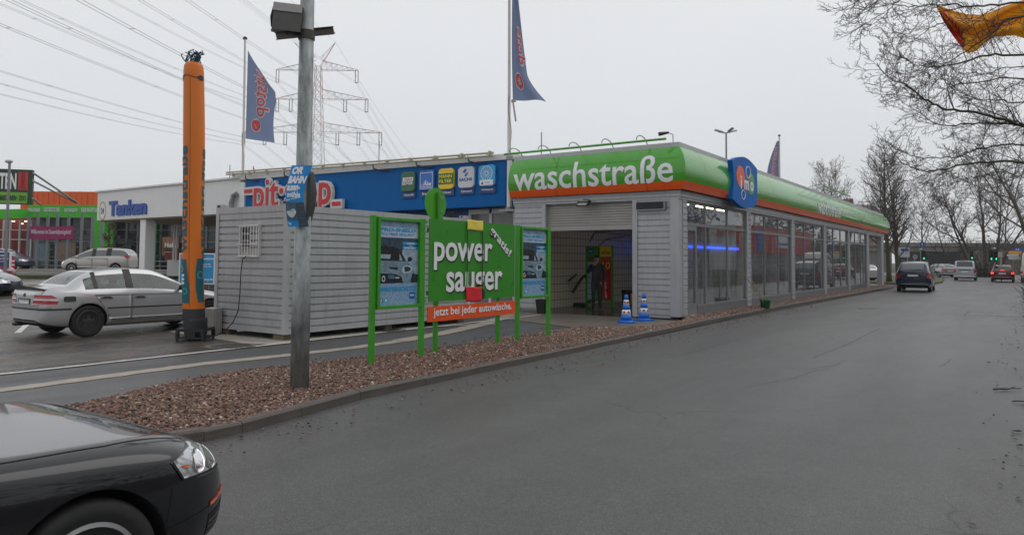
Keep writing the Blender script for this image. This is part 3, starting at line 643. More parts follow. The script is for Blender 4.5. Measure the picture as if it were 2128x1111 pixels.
# ================================================================= WORKSHOP BUILDING (blue) and FUEL CANOPY
ws = thing('workshop_building', 'flat roofed workshop with broad blue fascia and white roof edge', 'building', (-21, 19.4, 0))
def zt(x): return 4.99+(-13.9-x)*.012
mb = MB(m_blue); x0, x1 = -28.25, -13.95
mb.add([(x0, 19.4, 3.44), (x1, 19.4, 3.44), (x1, 19.4, zt(x1)), (x0, 19.4, zt(x0)), (x0, 19.9, 3.44), (x1, 19.9, 3.44), (x1, 19.9, zt(x1)), (x0, 19.9, zt(x0))], [(0, 1, 2, 3), (0, 4, 5, 1), (1, 5, 6, 2), (0, 3, 7, 4)])
mb.build('fascia', ws)
mb = MB(M('lower_blue_wall', srgb(0, 66, 130), .5, var=.05)); mb.box((-28.2, 20.0, -.03), (-15.95, 20.3, 3.6)); mb.build('wall', ws)
mb = MB(M('block_wall', (.42, .42, .41), .8, var=.08)); mb.box((-28.2, 20.31, -.03), (-13.95, 44, 5.0)); mb.build('main_wall', ws)
mb = MB(M('shop_frame_white', (.62, .62, .62), .5)); fx0 = -15.95
for x in (-15.95, -15.03, -14.02): mb.box((x, 19.95, .0), (x+.10, 20.05, 3.40))
mb.box((-15.85, 19.95, 3.24), (-13.95, 20.05, 3.40)); mb.box((-15.85, 19.952, 0), (-13.95, 20.048, .12)); wf = mb.build('window', ws)
mb = MB(M('shop_glass_grey', (.18, .18, .17), .15, var=.15, scale=2)); mb.box((-15.86, 20.0, .12), (-14.0, 20.02, 3.25)); mb.build('pane', wf)
mb = MB(M('white_fascia', (.74, .74, .73), .5, var=.05, scale=1.5, dirt=.15))
for yb, hz, zb in ((19.35, .0, -.06), ): mb.add([(-29.2, 19.34, zt(-29.2)-.02), (-13.6, 19.34, zt(-13.6)-.02), (-13.6, 19.34, zt(-13.6)+.17), (-29.2, 19.34, zt(-29.2)+.24), (-29.2, 20.4, zt(-29.2)-.02), (-13.6, 20.4, zt(-13.6)-.02), (-13.6, 20.4, zt(-13.6)+.17), (-29.2, 20.4, zt(-29.2)+.24)], [(0, 1, 2, 3), (4, 7, 6, 5), (0, 4, 5, 1), (3, 2, 6, 7), (0, 3, 7, 4), (1, 5, 6, 2)])
mb.add([(-28.2, 20.4, 5.1), (-13.6, 20.4, 5.1), (-13.6, 44, 5.1), (-28.2, 44, 5.1)], [(0, 1, 2, 3)]); mb.build('roof_edge', ws)
mb = MB(m_white); mb.tube([(-13.68, 19.25, 5.0), (-13.68, 19.25, 3.30)], .09, 12); mb.use(m_steel); mb.tube([(-13.68, 19.25, 5.05), (-13.68, 19.25, 4.92)], .12, 12); mb.tube([(-13.68, 19.25, 3.38), (-13.68, 19.25, 3.22)], .12, 12); mb.box((-14.0, 19.1, 3.22), (-13.4, 19.6, 3.29)); mb.build('downpipe', ws)
mb = MB(m_white); mb.box((-28.62, 19.33, 0), (-28.27, 19.8, 5.02)); mb.build('corner_post', ws)
mb = MB(m_galv); mb.tube([(-29.02, 19.2, 1), (-29.02, 19.2, 4.1), (-28.9, 19.22, 4.45), (-28.72, 19.25, 4.5)], .12, 10); mb.build('vent_pipe', ws)
mb = MB(m_black); mb.tube([(-16.55, 19.5, 3.12), (-16.1, 19.25, 3.22)], .10, 12); mb.build('exhaust_pipe', ws)
lr = thing('sign_light_rail', 'beige lamp rail on brackets along the white roof edge of the workshop', 'light rail', (-29.2, 19.2, 5.3))
mbei = M('beige_metal', (.46, .42, .31), .5, var=.1); mb = MB(mbei)
for dz in (0, .10): mb.tube([(-29.35, 19.12, zt(-29.35)+.18+dz*.9+.06), (-14.25, 19.12, zt(-14.25)+.10+dz)], .035, 8)
mb.build('lamp_tube', lr)
for i in range(13):
    x = -28.8+i*1.2; zz = zt(x)+.18; mb = MB(mbei); mb.box((x-.03, 19.06, zz-.06), (x+.03, 19.20, zz+.09)); mb.box((x-.16, 19.08, zz-.03), (x+.16, 19.11, zz-.005)); mb.build('bracket', lr)
for x in (-28.0, -25.3, -20.0, -17.8, -15.4):
    mb = MB(m_black); zz = zt(x); mb.tube([(x, 19.18, zz+.16), (x+.1, 19.12, zz-.02), (x+.35, 19.2, zz-.10), (x+.7, 19.36, zz-.12)], .025, 6); mb.build('cable', lr)
ps = thing('letter_sign', 'large red and white shop lettering mounted on the blue workshop fascia', 'sign', (-25, 19.35, 4))
fr_ = lambda s, x, z, w, h, y, bold, dep, mat, mb: put_text(mb, s, (x, y, z), (1, 0, 0), (0, 0, 1), w, h, bold, dep, mat)
vs, fs, bnd = fit_text('pit·stop', 5.0, 1.60, .012); k = len(vs); o_ = Vector((-27.32, 19.14, 3.42)); mb = MB(M('letter_backing', (.66, .66, .65), .45))
for q in range(12):
    of = Vector((.085*math.cos(q*.5236), .028+.0009*q, .085*math.sin(q*.5236))); mb.add([o_+of+Vector((v[0], 0, v[1])) for v in vs]+[o_+of+Vector((v[0], .14, v[1])) for v in vs], fs+[(a, b_, b_+k, a+k) for a, b_ in bnd])
mb.box((-28.08, 19.164, 4.40), (-27.36, 19.3, 4.76)); mb.box((-22.34, 19.164, 3.62), (-21.66, 19.3, 3.98)); mb.build('letter_backing', ps)
mb = MB(m_red); mb.add([o_+Vector((v[0], 0, v[1])) for v in vs]+[o_+Vector((v[0], .02, v[1])) for v in vs], fs+[(a, b_, b_+k, a+k) for a, b_ in bnd]); mb.box((-28.0, 19.14, 4.50), (-27.44, 19.162, 4.66)); mb.box((-22.24, 19.14, 3.72), (-21.74, 19.162, 3.88)); mb.build('lettering', ps)
# product signs on the blue fascia
def rrect(w, h, r, n=5):
    p = []
    for cx, cz, a0 in ((w/2-r, h/2-r, 0), (-w/2+r, h/2-r, 90), (-w/2+r, -h/2+r, 180), (w/2-r, -h/2+r, 270)):
        for i in range(n+1): a = rad(a0+90*i/n); p.append((cx+r*math.cos(a), cz+r*math.sin(a)))
    return p
XU = (1, 0, 0); G5 = 'illuminated product signs on the blue fascia'
m_cap = M('caption_plate', srgb(40, 74, 130), .5); m_sg = {}
def prod(x, label, col, caption, arts, r=.14):
    o = thing('product_sign', label, 'sign', (x, 19.3, 4.4), group=G5)
    mb = MB(M('sign_face_%s' % caption, col, .25, coat=.4)); mb.prism(rrect(.70, .74, r), (x, 19.395, 4.47), XU, Z_, .11); mb.build('sign_box', o, bevel=.025)
    mb = MB(m_cap); mb.prism(rrect(.66, .26, .01), (x, 19.397, 4.01), XU, Z_, .05); cp = mb.build('caption_plate', o)
    mb = MB(m_letter); put_text(mb, caption, (x-.24, 19.345, 3.955), XU, Z_, .48, .085, .01, .003); mb.build('caption', cp)
    for nm, fn in arts:
        mb = MB(); fn(mb, x); mb.build(nm, o)
FY = 19.282
def art1(mb, x):
    mb.prism(rrect(.52, .13, .01), (x+.01, FY, 4.56), XU, Z_, .004, m_letter); put_text(mb, 'Castrol', (x-.16, FY-.005, 4.525), XU, Z_, .38, .085, .03, .002, m_red); put_text(mb, 'EDGE', (x-.27, FY, 4.36), XU, Z_, .52, .12, .03, .004, m_letter)
def art2(mb, x):
    for q in ((-.30, -.30, .30, -.28), (-.30, .26, .30, .28), (-.30, -.28, -.28, .26), (.28, -.28, .30, .26)): mb.box((x+q[0], FY-.004, 4.47+q[1]), (x+q[2], FY, 4.47+q[3]), m_letter)
    put_text(mb, 'Ate', (x-.16, FY, 4.27), XU, Z_, .38, .15, .03, .004, m_letter, slant=.2); mb.tube([(x-.26, FY, 4.24), (x-.14, FY, 4.40), (x-.02, FY, 4.46), (x+.08, FY, 4.40)], .010, 5); mb.box((x-.24, FY-.004, 4.225), (x+.24, FY, 4.245))
def art3(mb, x):
    mb.prism(rrect(.70, .38, .005), (x, FY, 4.47), XU, Z_, .003, M('filter_green', srgb(20, 110, 60), .4)); put_text(mb, 'MANN', (x-.31, FY-.004, 4.50), XU, Z_, .60, .12, .03, .004, M('filter_yellow', srgb(245, 205, 20), .4)); put_text(mb, 'FILTER', (x-.31, FY-.004, 4.33), XU, Z_, .60, .12, .03, .004)
def art4(mb, x):
    put_text(mb, 'SACHS', (x-.29, FY, 4.34), XU, Z_, .58, .11, .03, .004, M('sachs_blue', srgb(25, 85, 160), .4)); mb.prism([(-.15, .02), (-.02, .14), (.06, .12), (-.02, .03), (.04, -.02), (.14, .02), (.02, -.12), (-.06, -.10), (.02, -.02), (-.06, .02)], (x, FY, 4.62), XU, Z_, .004)
def art5(mb, x):
    mb.use(m_letter); ring(mb, 0, .05, .25, .25, .08, (x, FY, 4.5), XU, Z_, .004)
    ring(mb, 0, .05, .08, .08, .3, (x, FY, 4.5), XU, Z_, .004)
    for k in range(14):
        a = 2*math.pi*k/14; c, s = math.cos(a), math.sin(a); mb.prism([(.09*c-.006*s, .05+.09*s+.006*c), (.09*c+.006*s, .05+.09*s-.006*c), (.23*c+.006*s, .05+.23*s-.006*c), (.23*c-.006*s, .05+.23*s+.006*c)], (x, FY, 4.5), XU, Z_, .003)
    mb.prism(rrect(.56, .18, .03), (x, FY-.005, 4.24), XU, Z_, .004); mb.use(M('sachs_blue', (0, 0, 0))); mb.prism([(-.22, -.06), (-.12, -.06), (-.17, .06)], (x, FY-.010, 4.24), XU, Z_, .003); put_text(mb, 'TÜV', (x-.05, FY-.010, 4.22), XU, Z_, .2, .05, .0, .003)
prod(-18.28, 'dark green product sign for engine oil, leftmost of five on the blue fascia', srgb(8, 98, 58), 'Schmierstoffe', [('emblem', art1)])
prod(-17.37, 'bright blue brake sign with white border between green and yellow signs', srgb(0, 104, 196), 'Bremsen', [('emblem', art2)], r=.06)
prod(-16.46, 'yellow and green filter sign partly behind the green disc', srgb(242, 200, 10), 'Filter', [('emblem', art3)])
prod(-15.56, 'pale grey chassis sign with blue lettering on the blue fascia', (.62, .64, .68), 'Fahrwerk', [('emblem', art4)])
prod(-14.66, 'sky blue sign with a white wheel drawing, rightmost of five', srgb(40, 160, 220), 'Prüfstützpunkt', [('emblem', art5)])
# fuel canopy
fcn = thing('fuel_canopy', 'white flat filling station canopy on square columns with blue lettering', 'canopy', (-35, 22, 0))
mb = MB(M('canopy_white', (.76, .76, .745), .5, var=.04, scale=.8, dirt=.10)); mb.box((-41.85, 19.38, 3.66), (-28.64, 29.5, 5.22)); mb.box((-41.95, 19.28, 5.22), (-28.64, 29.6, 5.30), m_white)
mb.build('fascia', fcn)
mb = MB(M('canopy_soffit', (.34, .27, .19), .7)); mb.box((-41.75, 19.5, 3.60), (-28.66, 29.4, 3.655)); mb.build('soffit', fcn)
for x, y in ((-37.25, 19.8), (-37.25, 28.6)):
    mb = MB(m_white); mb.box((x-.27, y-.27, -.05), (x+.27, y+.27, 3.60)); mb.build('column', fcn, bevel=.02)
mb = MB(M('lettering_blue', srgb(18, 72, 160), .4)); put_text(mb, 'Tanken', (-40.45, 19.375, 3.84), XU, Z_, 3.9, .82, .045, .06); mb.build('lettering', fcn)
mb = MB(M('badge_gold', srgb(190, 160, 80), .5)); mb.use(m_white).prism(ell(-41.22, 4.17, .36, .52), (0, 19.375, 0), XU, Z_, .01); mb.use(M('badge_gold', (0, 0, 0))); ring(mb, -41.22, 4.17, .36, .52, .14, (0, 19.364, 0), XU, Z_, .01); put_text(mb, '24', (-41.40, 19.364, 4.0), XU, Z_, .34, .34, .02, .008, M('badge_ink', (.05, .05, .06), .5)); mb.build('badge', fcn)
# ================================================================= CONTAINER
cx0, cx1, cy0, cy1, cz0, cz1 = -14.39, -11.95, 9.154, 14.95, .13, 2.726
ct = thing('office_container', 'silver grey ribbed site office container with a small barred window', 'container', (-13.17, 12, 0))
m_cont = M('container_paint', (.44, .45, .465), .4, metal=.2, var=.05, scale=1.2, bump=.05, bscale=6, dirt=.3)
m_contf = M('container_frame', (.44, .448, .462), .42, metal=.2, var=.06, scale=2, dirt=.25)
mb = MB(m_contf); F = .105
for x in (cx0, cx1-F):
    for y in (cy0, cy1-F): mb.box((x, y, cz0), (x+F, y+F, cz1))
for y in (cy0, cy1-F): mb.box((cx0+F, y, cz1-.13), (cx1-F, y+F, cz1-.004)); mb.box((cx0+F, y, cz0+.003), (cx1-F, y+F, cz0+.10))
for x in (cx0, cx1-F): mb.box((x, cy0+F, cz1-.13), (x+F, cy1-F, cz1-.004)); mb.box((x, cy0+F, cz0+.003), (x+F, cy1-F, cz0+.10))
mb.build('frame', ct)
mb = MB(m_cont); cladding(mb, (cx0+F, cy0+.02), (cx1-F, cy0+.02), cz0+.10, cz1-.13, (0, -1), pitch=.1465, depth=.024)
cladding(mb, (cx1-.02, cy0+F), (cx1-.02, cy1-F), cz0+.10, cz1-.13, (1, 0), pitch=.1465, depth=.024)
cladding(mb, (cx0+.02, cy1-F), (cx0+.02, cy0+F), cz0+.10, cz1-.13, (-1, 0), pitch=.1465, depth=.024); cladding(mb, (cx1-F, cy1-.02), (cx0+F, cy1-.02), cz0+.10, cz1-.13, (0, 1), pitch=.1465, depth=.024)
mb.build('wall', ct)
mb = MB(m_contf); mb.box((cx0+.05, cy0+.05, cz1-.05), (cx1-.05, cy1-.05, cz1-.02)); mb.build('roof', ct)
for x in (cx0+.0, cx1-.18):
    for y in (cy0, cy1-.17):
        mb = MB(M('corner_casting', (.38, .38, .39), .5, metal=.2, var=.1)); mb.box((x, y+.005, cz1), (x+.18, y+.17, cz1+.075)); mb.box((x+.05, y-.001, cz1+.02), (x+.12, y+.004, cz1+.06), m_dark); mb.build('corner_casting', ct)
for x in (cx0+.15, cx1-.42):
    for y in (cy0+.04, 12.0, cy1-.3):
        mb = MB(M('timber_block', (.16, .12, .085), .8, var=.3, scale=12)); mb.box((x, y, -.01), (x+.34, y+.22, .129)); mb.build('support_block', ct)
mb = MB(M('white_upvc', (.55, .55, .54), .4)); wx0, wx1, wz0, wz1 = -13.50, -12.80, 1.66, 2.34; yw = cy0-.025
for a, b_ in (((wx0, wz0), (wx0+.05, wz1)), ((wx1-.05, wz0), (wx1, wz1)), ((wx0+.05, wz0), (wx1-.05, wz0+.05)), ((wx0+.05, wz1-.05), (wx1-.05, wz1))): mb.box((a[0], yw, a[1]), (b_[0], cy0+.05, b_[1]))
wf = mb.build('window', ct)
mb = MB(M('blind_window', (.10, .10, .09), .25)); mb.box((wx0+.05, yw+.055, wz0+.05), (wx1-.05, yw+.06, wz1-.05)); mb.use(M('curtain', (.42, .42, .38), .8)); mb.box((wx0+.06, yw+.045, wz0+.05), (wx0+.30, yw+.053, wz1-.05)); mb.box((wx0+.06, yw+.044, wz0+.05), (wx1-.06, yw+.052, wz0+.17)); mb.build('pane', wf)
mb = MB(m_white)
for i in range(7): x = wx0+.06+i*(wx1-wx0-.12)/6; mb.tube([(x, yw-.03, wz0+.02), (x, yw-.03, wz1-.02)], .0085, 6)
mb.tube([(wx0, yw-.04, wz0+.27), (wx1, yw-.04, wz0+.27)], .0085, 6); mb.tube([(wx0, yw-.04, wz0+.02), (wx1, yw-.04, wz0+.02)], .009, 6); mb.tube([(wx0, yw-.04, wz1-.02), (wx1, yw-.04, wz1-.02)], .009, 6); mb.build('bars', wf)
mb = MB(m_black); mb.tube([(-13.15, 9.10, 1.70), (-13.25, 9.06, 1.62), (-13.29, 9.05, 1.3), (-13.30, 9.05, .9), (-13.33, 9.04, .55), (-13.45, 9.0, .3), (-13.60, 8.93, .13), (-13.72, 8.80, .03), (-13.85, 8.62, .022), (-14.05, 8.55, .022), (-14.1, 8.4, .022), (-13.9, 8.3, .03)], .011, 6)
mb.build('cable', label='black cable hanging from the container window down to the fan', cat='cable')
# checker plate step box beside the container
sb = thing('step_box', 'aluminium checker plate step standing against the container front', 'step', (-14.52, 9.1, .0)); m_chk = M('checker_plate', (.36, .34, .315), .42, metal=.5, var=.15, scale=10)
x0, x1, y0, y1, h = -14.40, -14.02, 8.94, 9.12, .56
mb = MB(m_chk); mb.box((x0, y0, .013), (x1, y1, h)); mb.add([(x0, y0, h+.001), (x1, y0, h+.001), (x1, y1+.005, h+.012), (x0, y1+.005, h+.012)], [(0, 1, 2, 3)], m_silver2); mb.build('body', sb)
mb = MB(M('checker_stud', (.62, .60, .57), .3, metal=.7))
for i in range(9):
    for j in range(11):
        u, v = x0+.03+i*(x1-x0-.06)/8, .05+j*(h-.09)/10; s = 1 if (i+j) % 2 else -1
        mb.prism([(-.014*s, -.016), (-.008*s, -.018), (.014*s, .016), (.008*s, .018)], (u, y0-.0005, v), XU, Z_, .005) if s > 0 else mb.prism([(.008, -.018), (.014, -.016), (-.008, .018), (-.014, .016)], (u, y0-.0005, v), XU, Z_, .005)
for j in range(11):
    for i in range(3): v = .05+j*(h-.09)/10; mb.prism([(-.014, -.016), (-.006, -.018), (.014, .016), (.006, .018)], (x1+.0005, y0+.03+i*.045, v), Y_, Z_, .005)
mb.build('studs', sb)
# ================================================================= INFLATABLE TUBE
TB = Vector((-13.52, 8.22, 0))
tb = thing('inflatable_tube', 'tall orange inflatable advertising tube with blue lettering and ribbon hair on a fan', 'inflatable', tuple(TB))
def tube_c(z): t = max(0, z)/5.6; return TB+RV*(-.19*t**.8-.04*math.sin(t*5.2)*(1-t))+Vector((0, 0, z))
def tube_r(z): return .199+.006*math.sin(z*1.9)-(0 if z < 5.42 else .0+1.9*(z-5.42)**2*1.0)
m_ori = bpy.data.materials.new('ripstop_orange'); m_ori.use_nodes = True; t = m_ori.node_tree; b = t.nodes['Principled BSDF']
b.inputs['Base Color'].default_value = (*srgb(214, 112, 16), 1); b.inputs['Roughness'].default_value = .5
tc = nn(t, 'ShaderNodeTexCoord'); wv = nn(t, 'ShaderNodeTexWave', bands_direction='Z', i_Scale=9., i_Distortion=3.5, i_Detail=3.); nz = nn(t, 'ShaderNodeTexNoise', i_Scale=6., i_Detail=4.); ad = nn(t, 'ShaderNodeMath', operation='ADD'); bp = nn(t, 'ShaderNodeBump', i_Strength=.10, i_Distance=.012)
t.links.new(tc.outputs['Object'], wv.inputs['Vector']); t.links.new(tc.outputs['Object'], nz.inputs['Vector']); t.links.new(wv.outputs['Fac'], ad.inputs[0]); t.links.new(nz.outputs[0], ad.inputs[1]); t.links.new(ad.outputs[0], bp.inputs['Height']); t.links.new(bp.outputs[0], b.inputs['Normal'])
def tsurf(ang, z, l=0.):   # ang 0 faces the viewpoint, positive to the right
    r = tube_r(z)+l; c = tube_c(z); return c+(RV*math.sin(ang)-FV*math.cos(ang))*r
mb = MB(m_ori); mb.grid(lambda u, v: tsurf(u*2*math.pi, .62+v*4.86), 40, 110)
mb.grid(lambda u, v: tube_c(5.48+.13*math.sin(v*math.pi/2))+(RV*math.sin(u*2*math.pi)-FV*math.cos(u*2*math.pi))*(tube_r(5.48)*(1-.0*v)*math.cos(v*math.pi/2*.97)**.45), 40, 8)
mb.build('sleeve', tb, smooth=True)
mb = MB(M('sleeve_black', (.03, .032, .036), .55, var=.2, scale=6)); mb.grid(lambda u, v: tsurf(u*2*math.pi, .17+v*.46, .004), 36, 8); mb.build('collar', tb, smooth=True)
mb = MB(M('tube_ink', srgb(20, 92, 104), .5))
put_text(mb, 'waschstraße', None, None, None, 2.14, .44, .02, fn=lambda u, v, l: tsurf(-.16-v*2.5, 1.74+u, .005+l), cell=.06, dep=.003)
for ang0, sg_ in ((-.72, 1.6), (1.02, 1)):
    pl = [(-.5, 0), (.42, -.02), (.5, .2), (.40, .5), (.30, .8), (-.5, .82)] if ang0 < 0 else [(.5, 0), (-.18, .0), (-.36, .25), (-.36, .55), (-.2, .82), (.5, .82)]
    bm = bmesh.new(); bm.faces.new([bm.verts.new((p[0], p[1], 0)) for p in pl])
    for ax, n_ in ((0, 14), (1, 14)):
        for i in range(1, n_):
            no = Vector((1, 0, 0)) if ax == 0 else Vector((0, 1, 0)); bmesh.ops.bisect_plane(bm, geom=bm.verts[:]+bm.edges[:]+bm.faces[:], plane_co=(-.5+i/n_, i/n_*.84, 0), plane_no=no)
    bm.verts.index_update(); mb.add([tsurf(ang0+v.co.x*1.05*sg_, .76+v.co.y*1.06, .004) for v in bm.verts], [tuple(v.index for v in f.verts) for f in bm.faces]); bm.free()
put_text(mb, 'waschstraße', None, None, None, 2.34, .44, .02, fn=lambda u, v, l: tsurf(1.30+v*2.5, 1.5+u, .005+l), cell=.06, dep=.003)
mb.build('lettering', tb)
mb = MB(M('bubble_ochre', srgb(190, 150, 30), .5))
def tring(a0, z0, ra, w):
    for i in range(20):
        t0, t1 = 2*math.pi*i/20, 2*math.pi*(i+1)/20
        mb.add([tsurf(a0+r*math.cos(t_)/.2, z0+r*math.sin(t_), .008) for r, t_ in ((ra-w, t0), (ra, t0), (ra, t1), (ra-w, t1))], [(0, 1, 2, 3)])
tring(-.95, 1.42, .075, .028); mb.use(M('bubble_cyan', srgb(90, 190, 190), .5)); tring(-.42, .98, .06, .012); tring(1.15, 1.3, .07, .012); mb.use(m_letter)
put_text(mb, 'm', None, None, None, .20, .16, .04, fn=lambda u, v, l: tsurf(-.45-v*2.6, 1.12+u, .009+l), cell=.05, dep=.001)
mb.build('bubbles', tb)
mb = MB(M('tube_black_ink', (.015, .015, .018), .5))
def tdisc(a0, z0, ra, rz_, n=16): mb.add([tsurf(a0+ra*math.cos(2*math.pi*i/n), z0+rz_*math.sin(2*math.pi*i/n), .006) for i in range(n)]+[tsurf(a0, z0, .008)], [(i, (i+1) % n, n) for i in range(n)])
tdisc(-1.12, 5.27, .42, .055); tdisc(1.18, 5.27, .42, .055)
mb.tube([tsurf(-.9+1.9*i/12, 5.29+.02*math.sin(i*.5), .006) for i in range(13)], .007, 5); mb.tube([tsurf(.06, .66+i*.2, .001) for i in range(24)], .0045, 4, M('seam_thread', (.10, .035, .01), .7)); mb.build('face_print', tb)
mb = MB(M('ribbon_blue', srgb(16, 70, 92), .5, var=.2))
for i in range(26):
    a = random.uniform(0, 6.28); r = random.uniform(.02, .16); p = tube_c(5.60)+RV*(r*math.cos(a)-.02)+FV*r*math.sin(a); pts = [p]
    for k in range(5): p = p+Vector((random.uniform(-.05, .05), random.uniform(-.05, .05), .07-.014*k))+RV*random.uniform(-.02, .035+(.05 if i > 21 else 0)); pts.append(p)
    mb.tube(pts, [.011]*6, 4)
mb.build('ribbons', tb)
mb = MB(m_black); bR = Matrix.Translation(TB) @ Matrix.Rotation(YAW, 4, 'Z')
mb.box((-.28, -.28, .05), (.28, .28, .085), M4=bR); mb.box((-.27, -.27, .19), (.27, .27, .25), M4=bR)
for x, y in ((-.25, -.25), (.25, -.25), (-.25, .25), (.25, .25)): mb.box((x-.03, y-.03, .08), (x+.03, y+.03, .20), M4=bR)
mb.box((-.10, -.26, .085), (.10, .26, .19), M4=bR); mb.build('fan_frame', tb)
mb = MB(M('fan_duct', (.02, .021, .023), .5)); mb.lathe([(.18, .10), (.215, .12), (.215, .40), (.205, .45), (.18, .45)], tuple(TB), 32); mb.build('fan_housing', tb, smooth=False)
for x, y in ((-.25, -.25), (.25, -.25), (-.25, .25), (.25, .25)):
    mb = MB(m_rubber); c = bR @ Vector((x, y, .028)); mb.lathe([(.0, -.012), (.026, -.012), (.026, .012), (0, .012)], tuple(c), 12, 'x'); mb.use(m_galv); mb.box((x-.012, y-.012, .03), (x+.012, y+.012, .06), M4=bR); mb.build('castor', tb)
# ================================================================= LAMP POLE WITH FLOODLIGHT AND POSTERS
PB = Vector((-7.2, 5.75, .05))
lp = thing('lamp_pole', 'thick galvanised steel pole standing in the gravel, carrying a floodlight', 'pole', tuple(PB))
m_pole = bpy.data.materials.new('weathered_galvanised'); m_pole.use_nodes = True; t = m_pole.node_tree; b = t.nodes['Principled BSDF']
tc = nn(t, 'ShaderNodeTexCoord'); mp = nn(t, 'ShaderNodeMapping'); mp.inputs['Scale'].default_value = (1, 1, .28); n1 = nn(t, 'ShaderNodeTexNoise', i_Scale=14., i_Detail=7., i_Roughness=.65); n2 = nn(t, 'ShaderNodeTexNoise', i_Scale=2.0, i_Detail=3.)
r1 = nn(t, 'ShaderNodeValToRGB'); e_ = r1.color_ramp.elements; e_[0].position = .36; e_[0].color = (.085, .095, .095, 1); e_[1].position = .64; e_[1].color = (.36, .385, .385, 1)
t.links.new(tc.outputs['Object'], mp.inputs[0]); t.links.new(mp.outputs[0], n1.inputs['Vector']); t.links.new(tc.outputs['Object'], n2.inputs['Vector']); ad = nn(t, 'ShaderNodeMath', operation='MULTIPLY_ADD', i_1=.55, i_2=.0); t.links.new(n1.outputs[0], ad.inputs[0]); m2 = nn(t, 'ShaderNodeMath', operation='MULTIPLY_ADD', i_1=.5); t.links.new(n2.outputs[0], m2.inputs[0]); t.links.new(ad.outputs[0], m2.inputs[2]); t.links.new(m2.outputs[0], r1.inputs[0]); t.links.new(r1.outputs[0], b.inputs['Base Color']); b.inputs['Roughness'].default_value = .5; b.inputs['Metallic'].default_value = .35
mb = MB(m_pole); mb.tube([PB-Vector((0, 0, .1)), PB+Vector((0, 0, 1.50)), PB+Vector((.0, 0, 1.52)), PB+Vector((.002, 0, 5.6))], [.112, .112, .100, .082], 28); mb.build('shaft', lp, smooth=True)
def lpx(a, d, z): return PB+RV*a+FV*d+Vector((0, 0, z-.05))
mb = MB(M('rusty_steel', (.07, .06, .05), .6, metal=.3, var=.35, scale=12)); mb.lathe([(.08, 4.36), (.102, 4.36), (.102, 4.47), (.08, 4.47)], (PB.x, PB.y, 0), 24); clamp = mb
# channel beam, slanting from lower left front to upper right back
p, q = lpx(-.30, -.24, 4.335), lpx(.29, .18, 4.54); dv = (q-p).normalized(); sv = dv.cross(Vector((0, 0, 1))).normalized(); uv = sv.cross(dv)
for lo, hi in (((-.035, -.045), (.035, -.038)), ((-.035, .038), (.035, .045)), ((-.006, -.038), (.006, .038))):
    vs = [pp+sv*x+uv*z for pp in (p, q) for x, z in ((lo[0], lo[1]), (hi[0], lo[1]), (hi[0], hi[1]), (lo[0], hi[1]))]
    mb.add(vs, [(0, 1, 2, 3), (7, 6, 5, 4), (0, 4, 5, 1), (1, 5, 6, 2), (2, 6, 7, 3), (3, 7, 4, 0)])
mb.build('bracket', lp)
FLM = Matrix.Translation(lpx(-.21, -.07, 4.575)) @ Matrix.Rotation(YAW+.10, 4, 'Z') @ Matrix.Rotation(.08, 4, 'Y') @ Matrix.Scale(.84, 4)
mb = MB(M('lamp_housing', (.10, .095, .09), .55, metal=.3, var=.25, scale=10)); prof = [(-.14, -.19), (.10, -.17), (.15, -.05), (.15, .10), (.06, .20), (-.10, .20), (-.15, .12)]
k = len(prof); vs = [FLM @ Vector((x, d_, z)) for x in (-.19, .21) for d_, z in prof]; mb.add(vs, [(i, (i+1) % k, k+(i+1) % k, k+i) for i in range(k)]+[tuple(range(k-1, -1, -1)), tuple(range(k, 2*k))])
mb.use(M('lamp_top', (.34, .32, .30), .5, metal=.3, var=.2)); mb.box((-.195, -.165, .085), (.215, -.150, .205), M4=FLM)
mb.use(m_black)
for i in range(7): mb.tube([FLM @ Vector((-.20, -.12+i*.04, -.15)), FLM @ Vector((-.225, -.12+i*.04, 0)), FLM @ Vector((-.20, -.12+i*.04, .15))], .008, 5)
mb.tube([FLM @ Vector((-.19, -.13, -.19)), FLM @ Vector((-.19, -.13, -.215)), FLM @ Vector((.05, -.12, -.225)), FLM @ Vector((.05, -.12, -.19))], .012, 6); mb.build('floodlight', lp)
# posters strapped to the pole
def poster_fn(side):
    def fn(u, v, l):   # u 0..1 across, v 0..1 up
        z = 2.03+v*.745; w = .30; b0 = math.sin(math.pi*v)
        if side == 'f':
            a = -.105+(u-.02)*.255*(1-.14*b0)-.045*b0; d = -.128-.02*math.sin(math.pi*u)-l-.02*b0
        else:
            a = .098+.062*b0*u**.6+.0; d = -.10+u*.16
        return lpx(a-.015+.03*(v-.5), d, z)
    return fn
pf = poster_fn('f')
mb = MB(); po = thing('pole_poster', 'bright blue paper poster strapped round the steel pole, printed with tyres', 'poster', tuple(lpx(0, -.12, 2.0)))
m_pblue = M('poster_blue', srgb(0, 136, 208), .4, var=.04); mb.use(m_pblue); mb.grid(lambda u, v: pf(u, v, 0.), 10, 24); mb.build('sheet', po, smooth=True)
mb = MB(M('poster_photo', srgb(62, 96, 118), .45, var=.4, scale=14)); mb.grid(lambda u, v: pf(u, .10+v*.30, .002), 8, 8); mb.use(M('poster_tyre', (.03, .04, .05), .5, var=.3, scale=20))
for r_ in range(4):
    mb.grid(lambda u, v: pf(.58+u*.42, .005+r_*.095+v*.088, .005), 4, 4)
    mb.use(M('poster_tyre2', (.09, .13, .15), .5)); 
    for q in range(3): mb.grid(lambda u, v: pf(.60+u*.38, .02+r_*.095+q*.024+v*.008, .007), 4, 1)
    mb.use(M('poster_tyre', (0, 0, 0)))
mb.use(M('poster_face', (.50, .56, .58), .5, var=.3, scale=30)); mb.add([pf(.30+.26*math.cos(i*.4189), .225+.062*math.sin(i*.4189)+.02*math.sin(i), .006) for i in range(15)], [tuple(range(15))]); mb.build('picture', po)
mb = MB(m_letter)
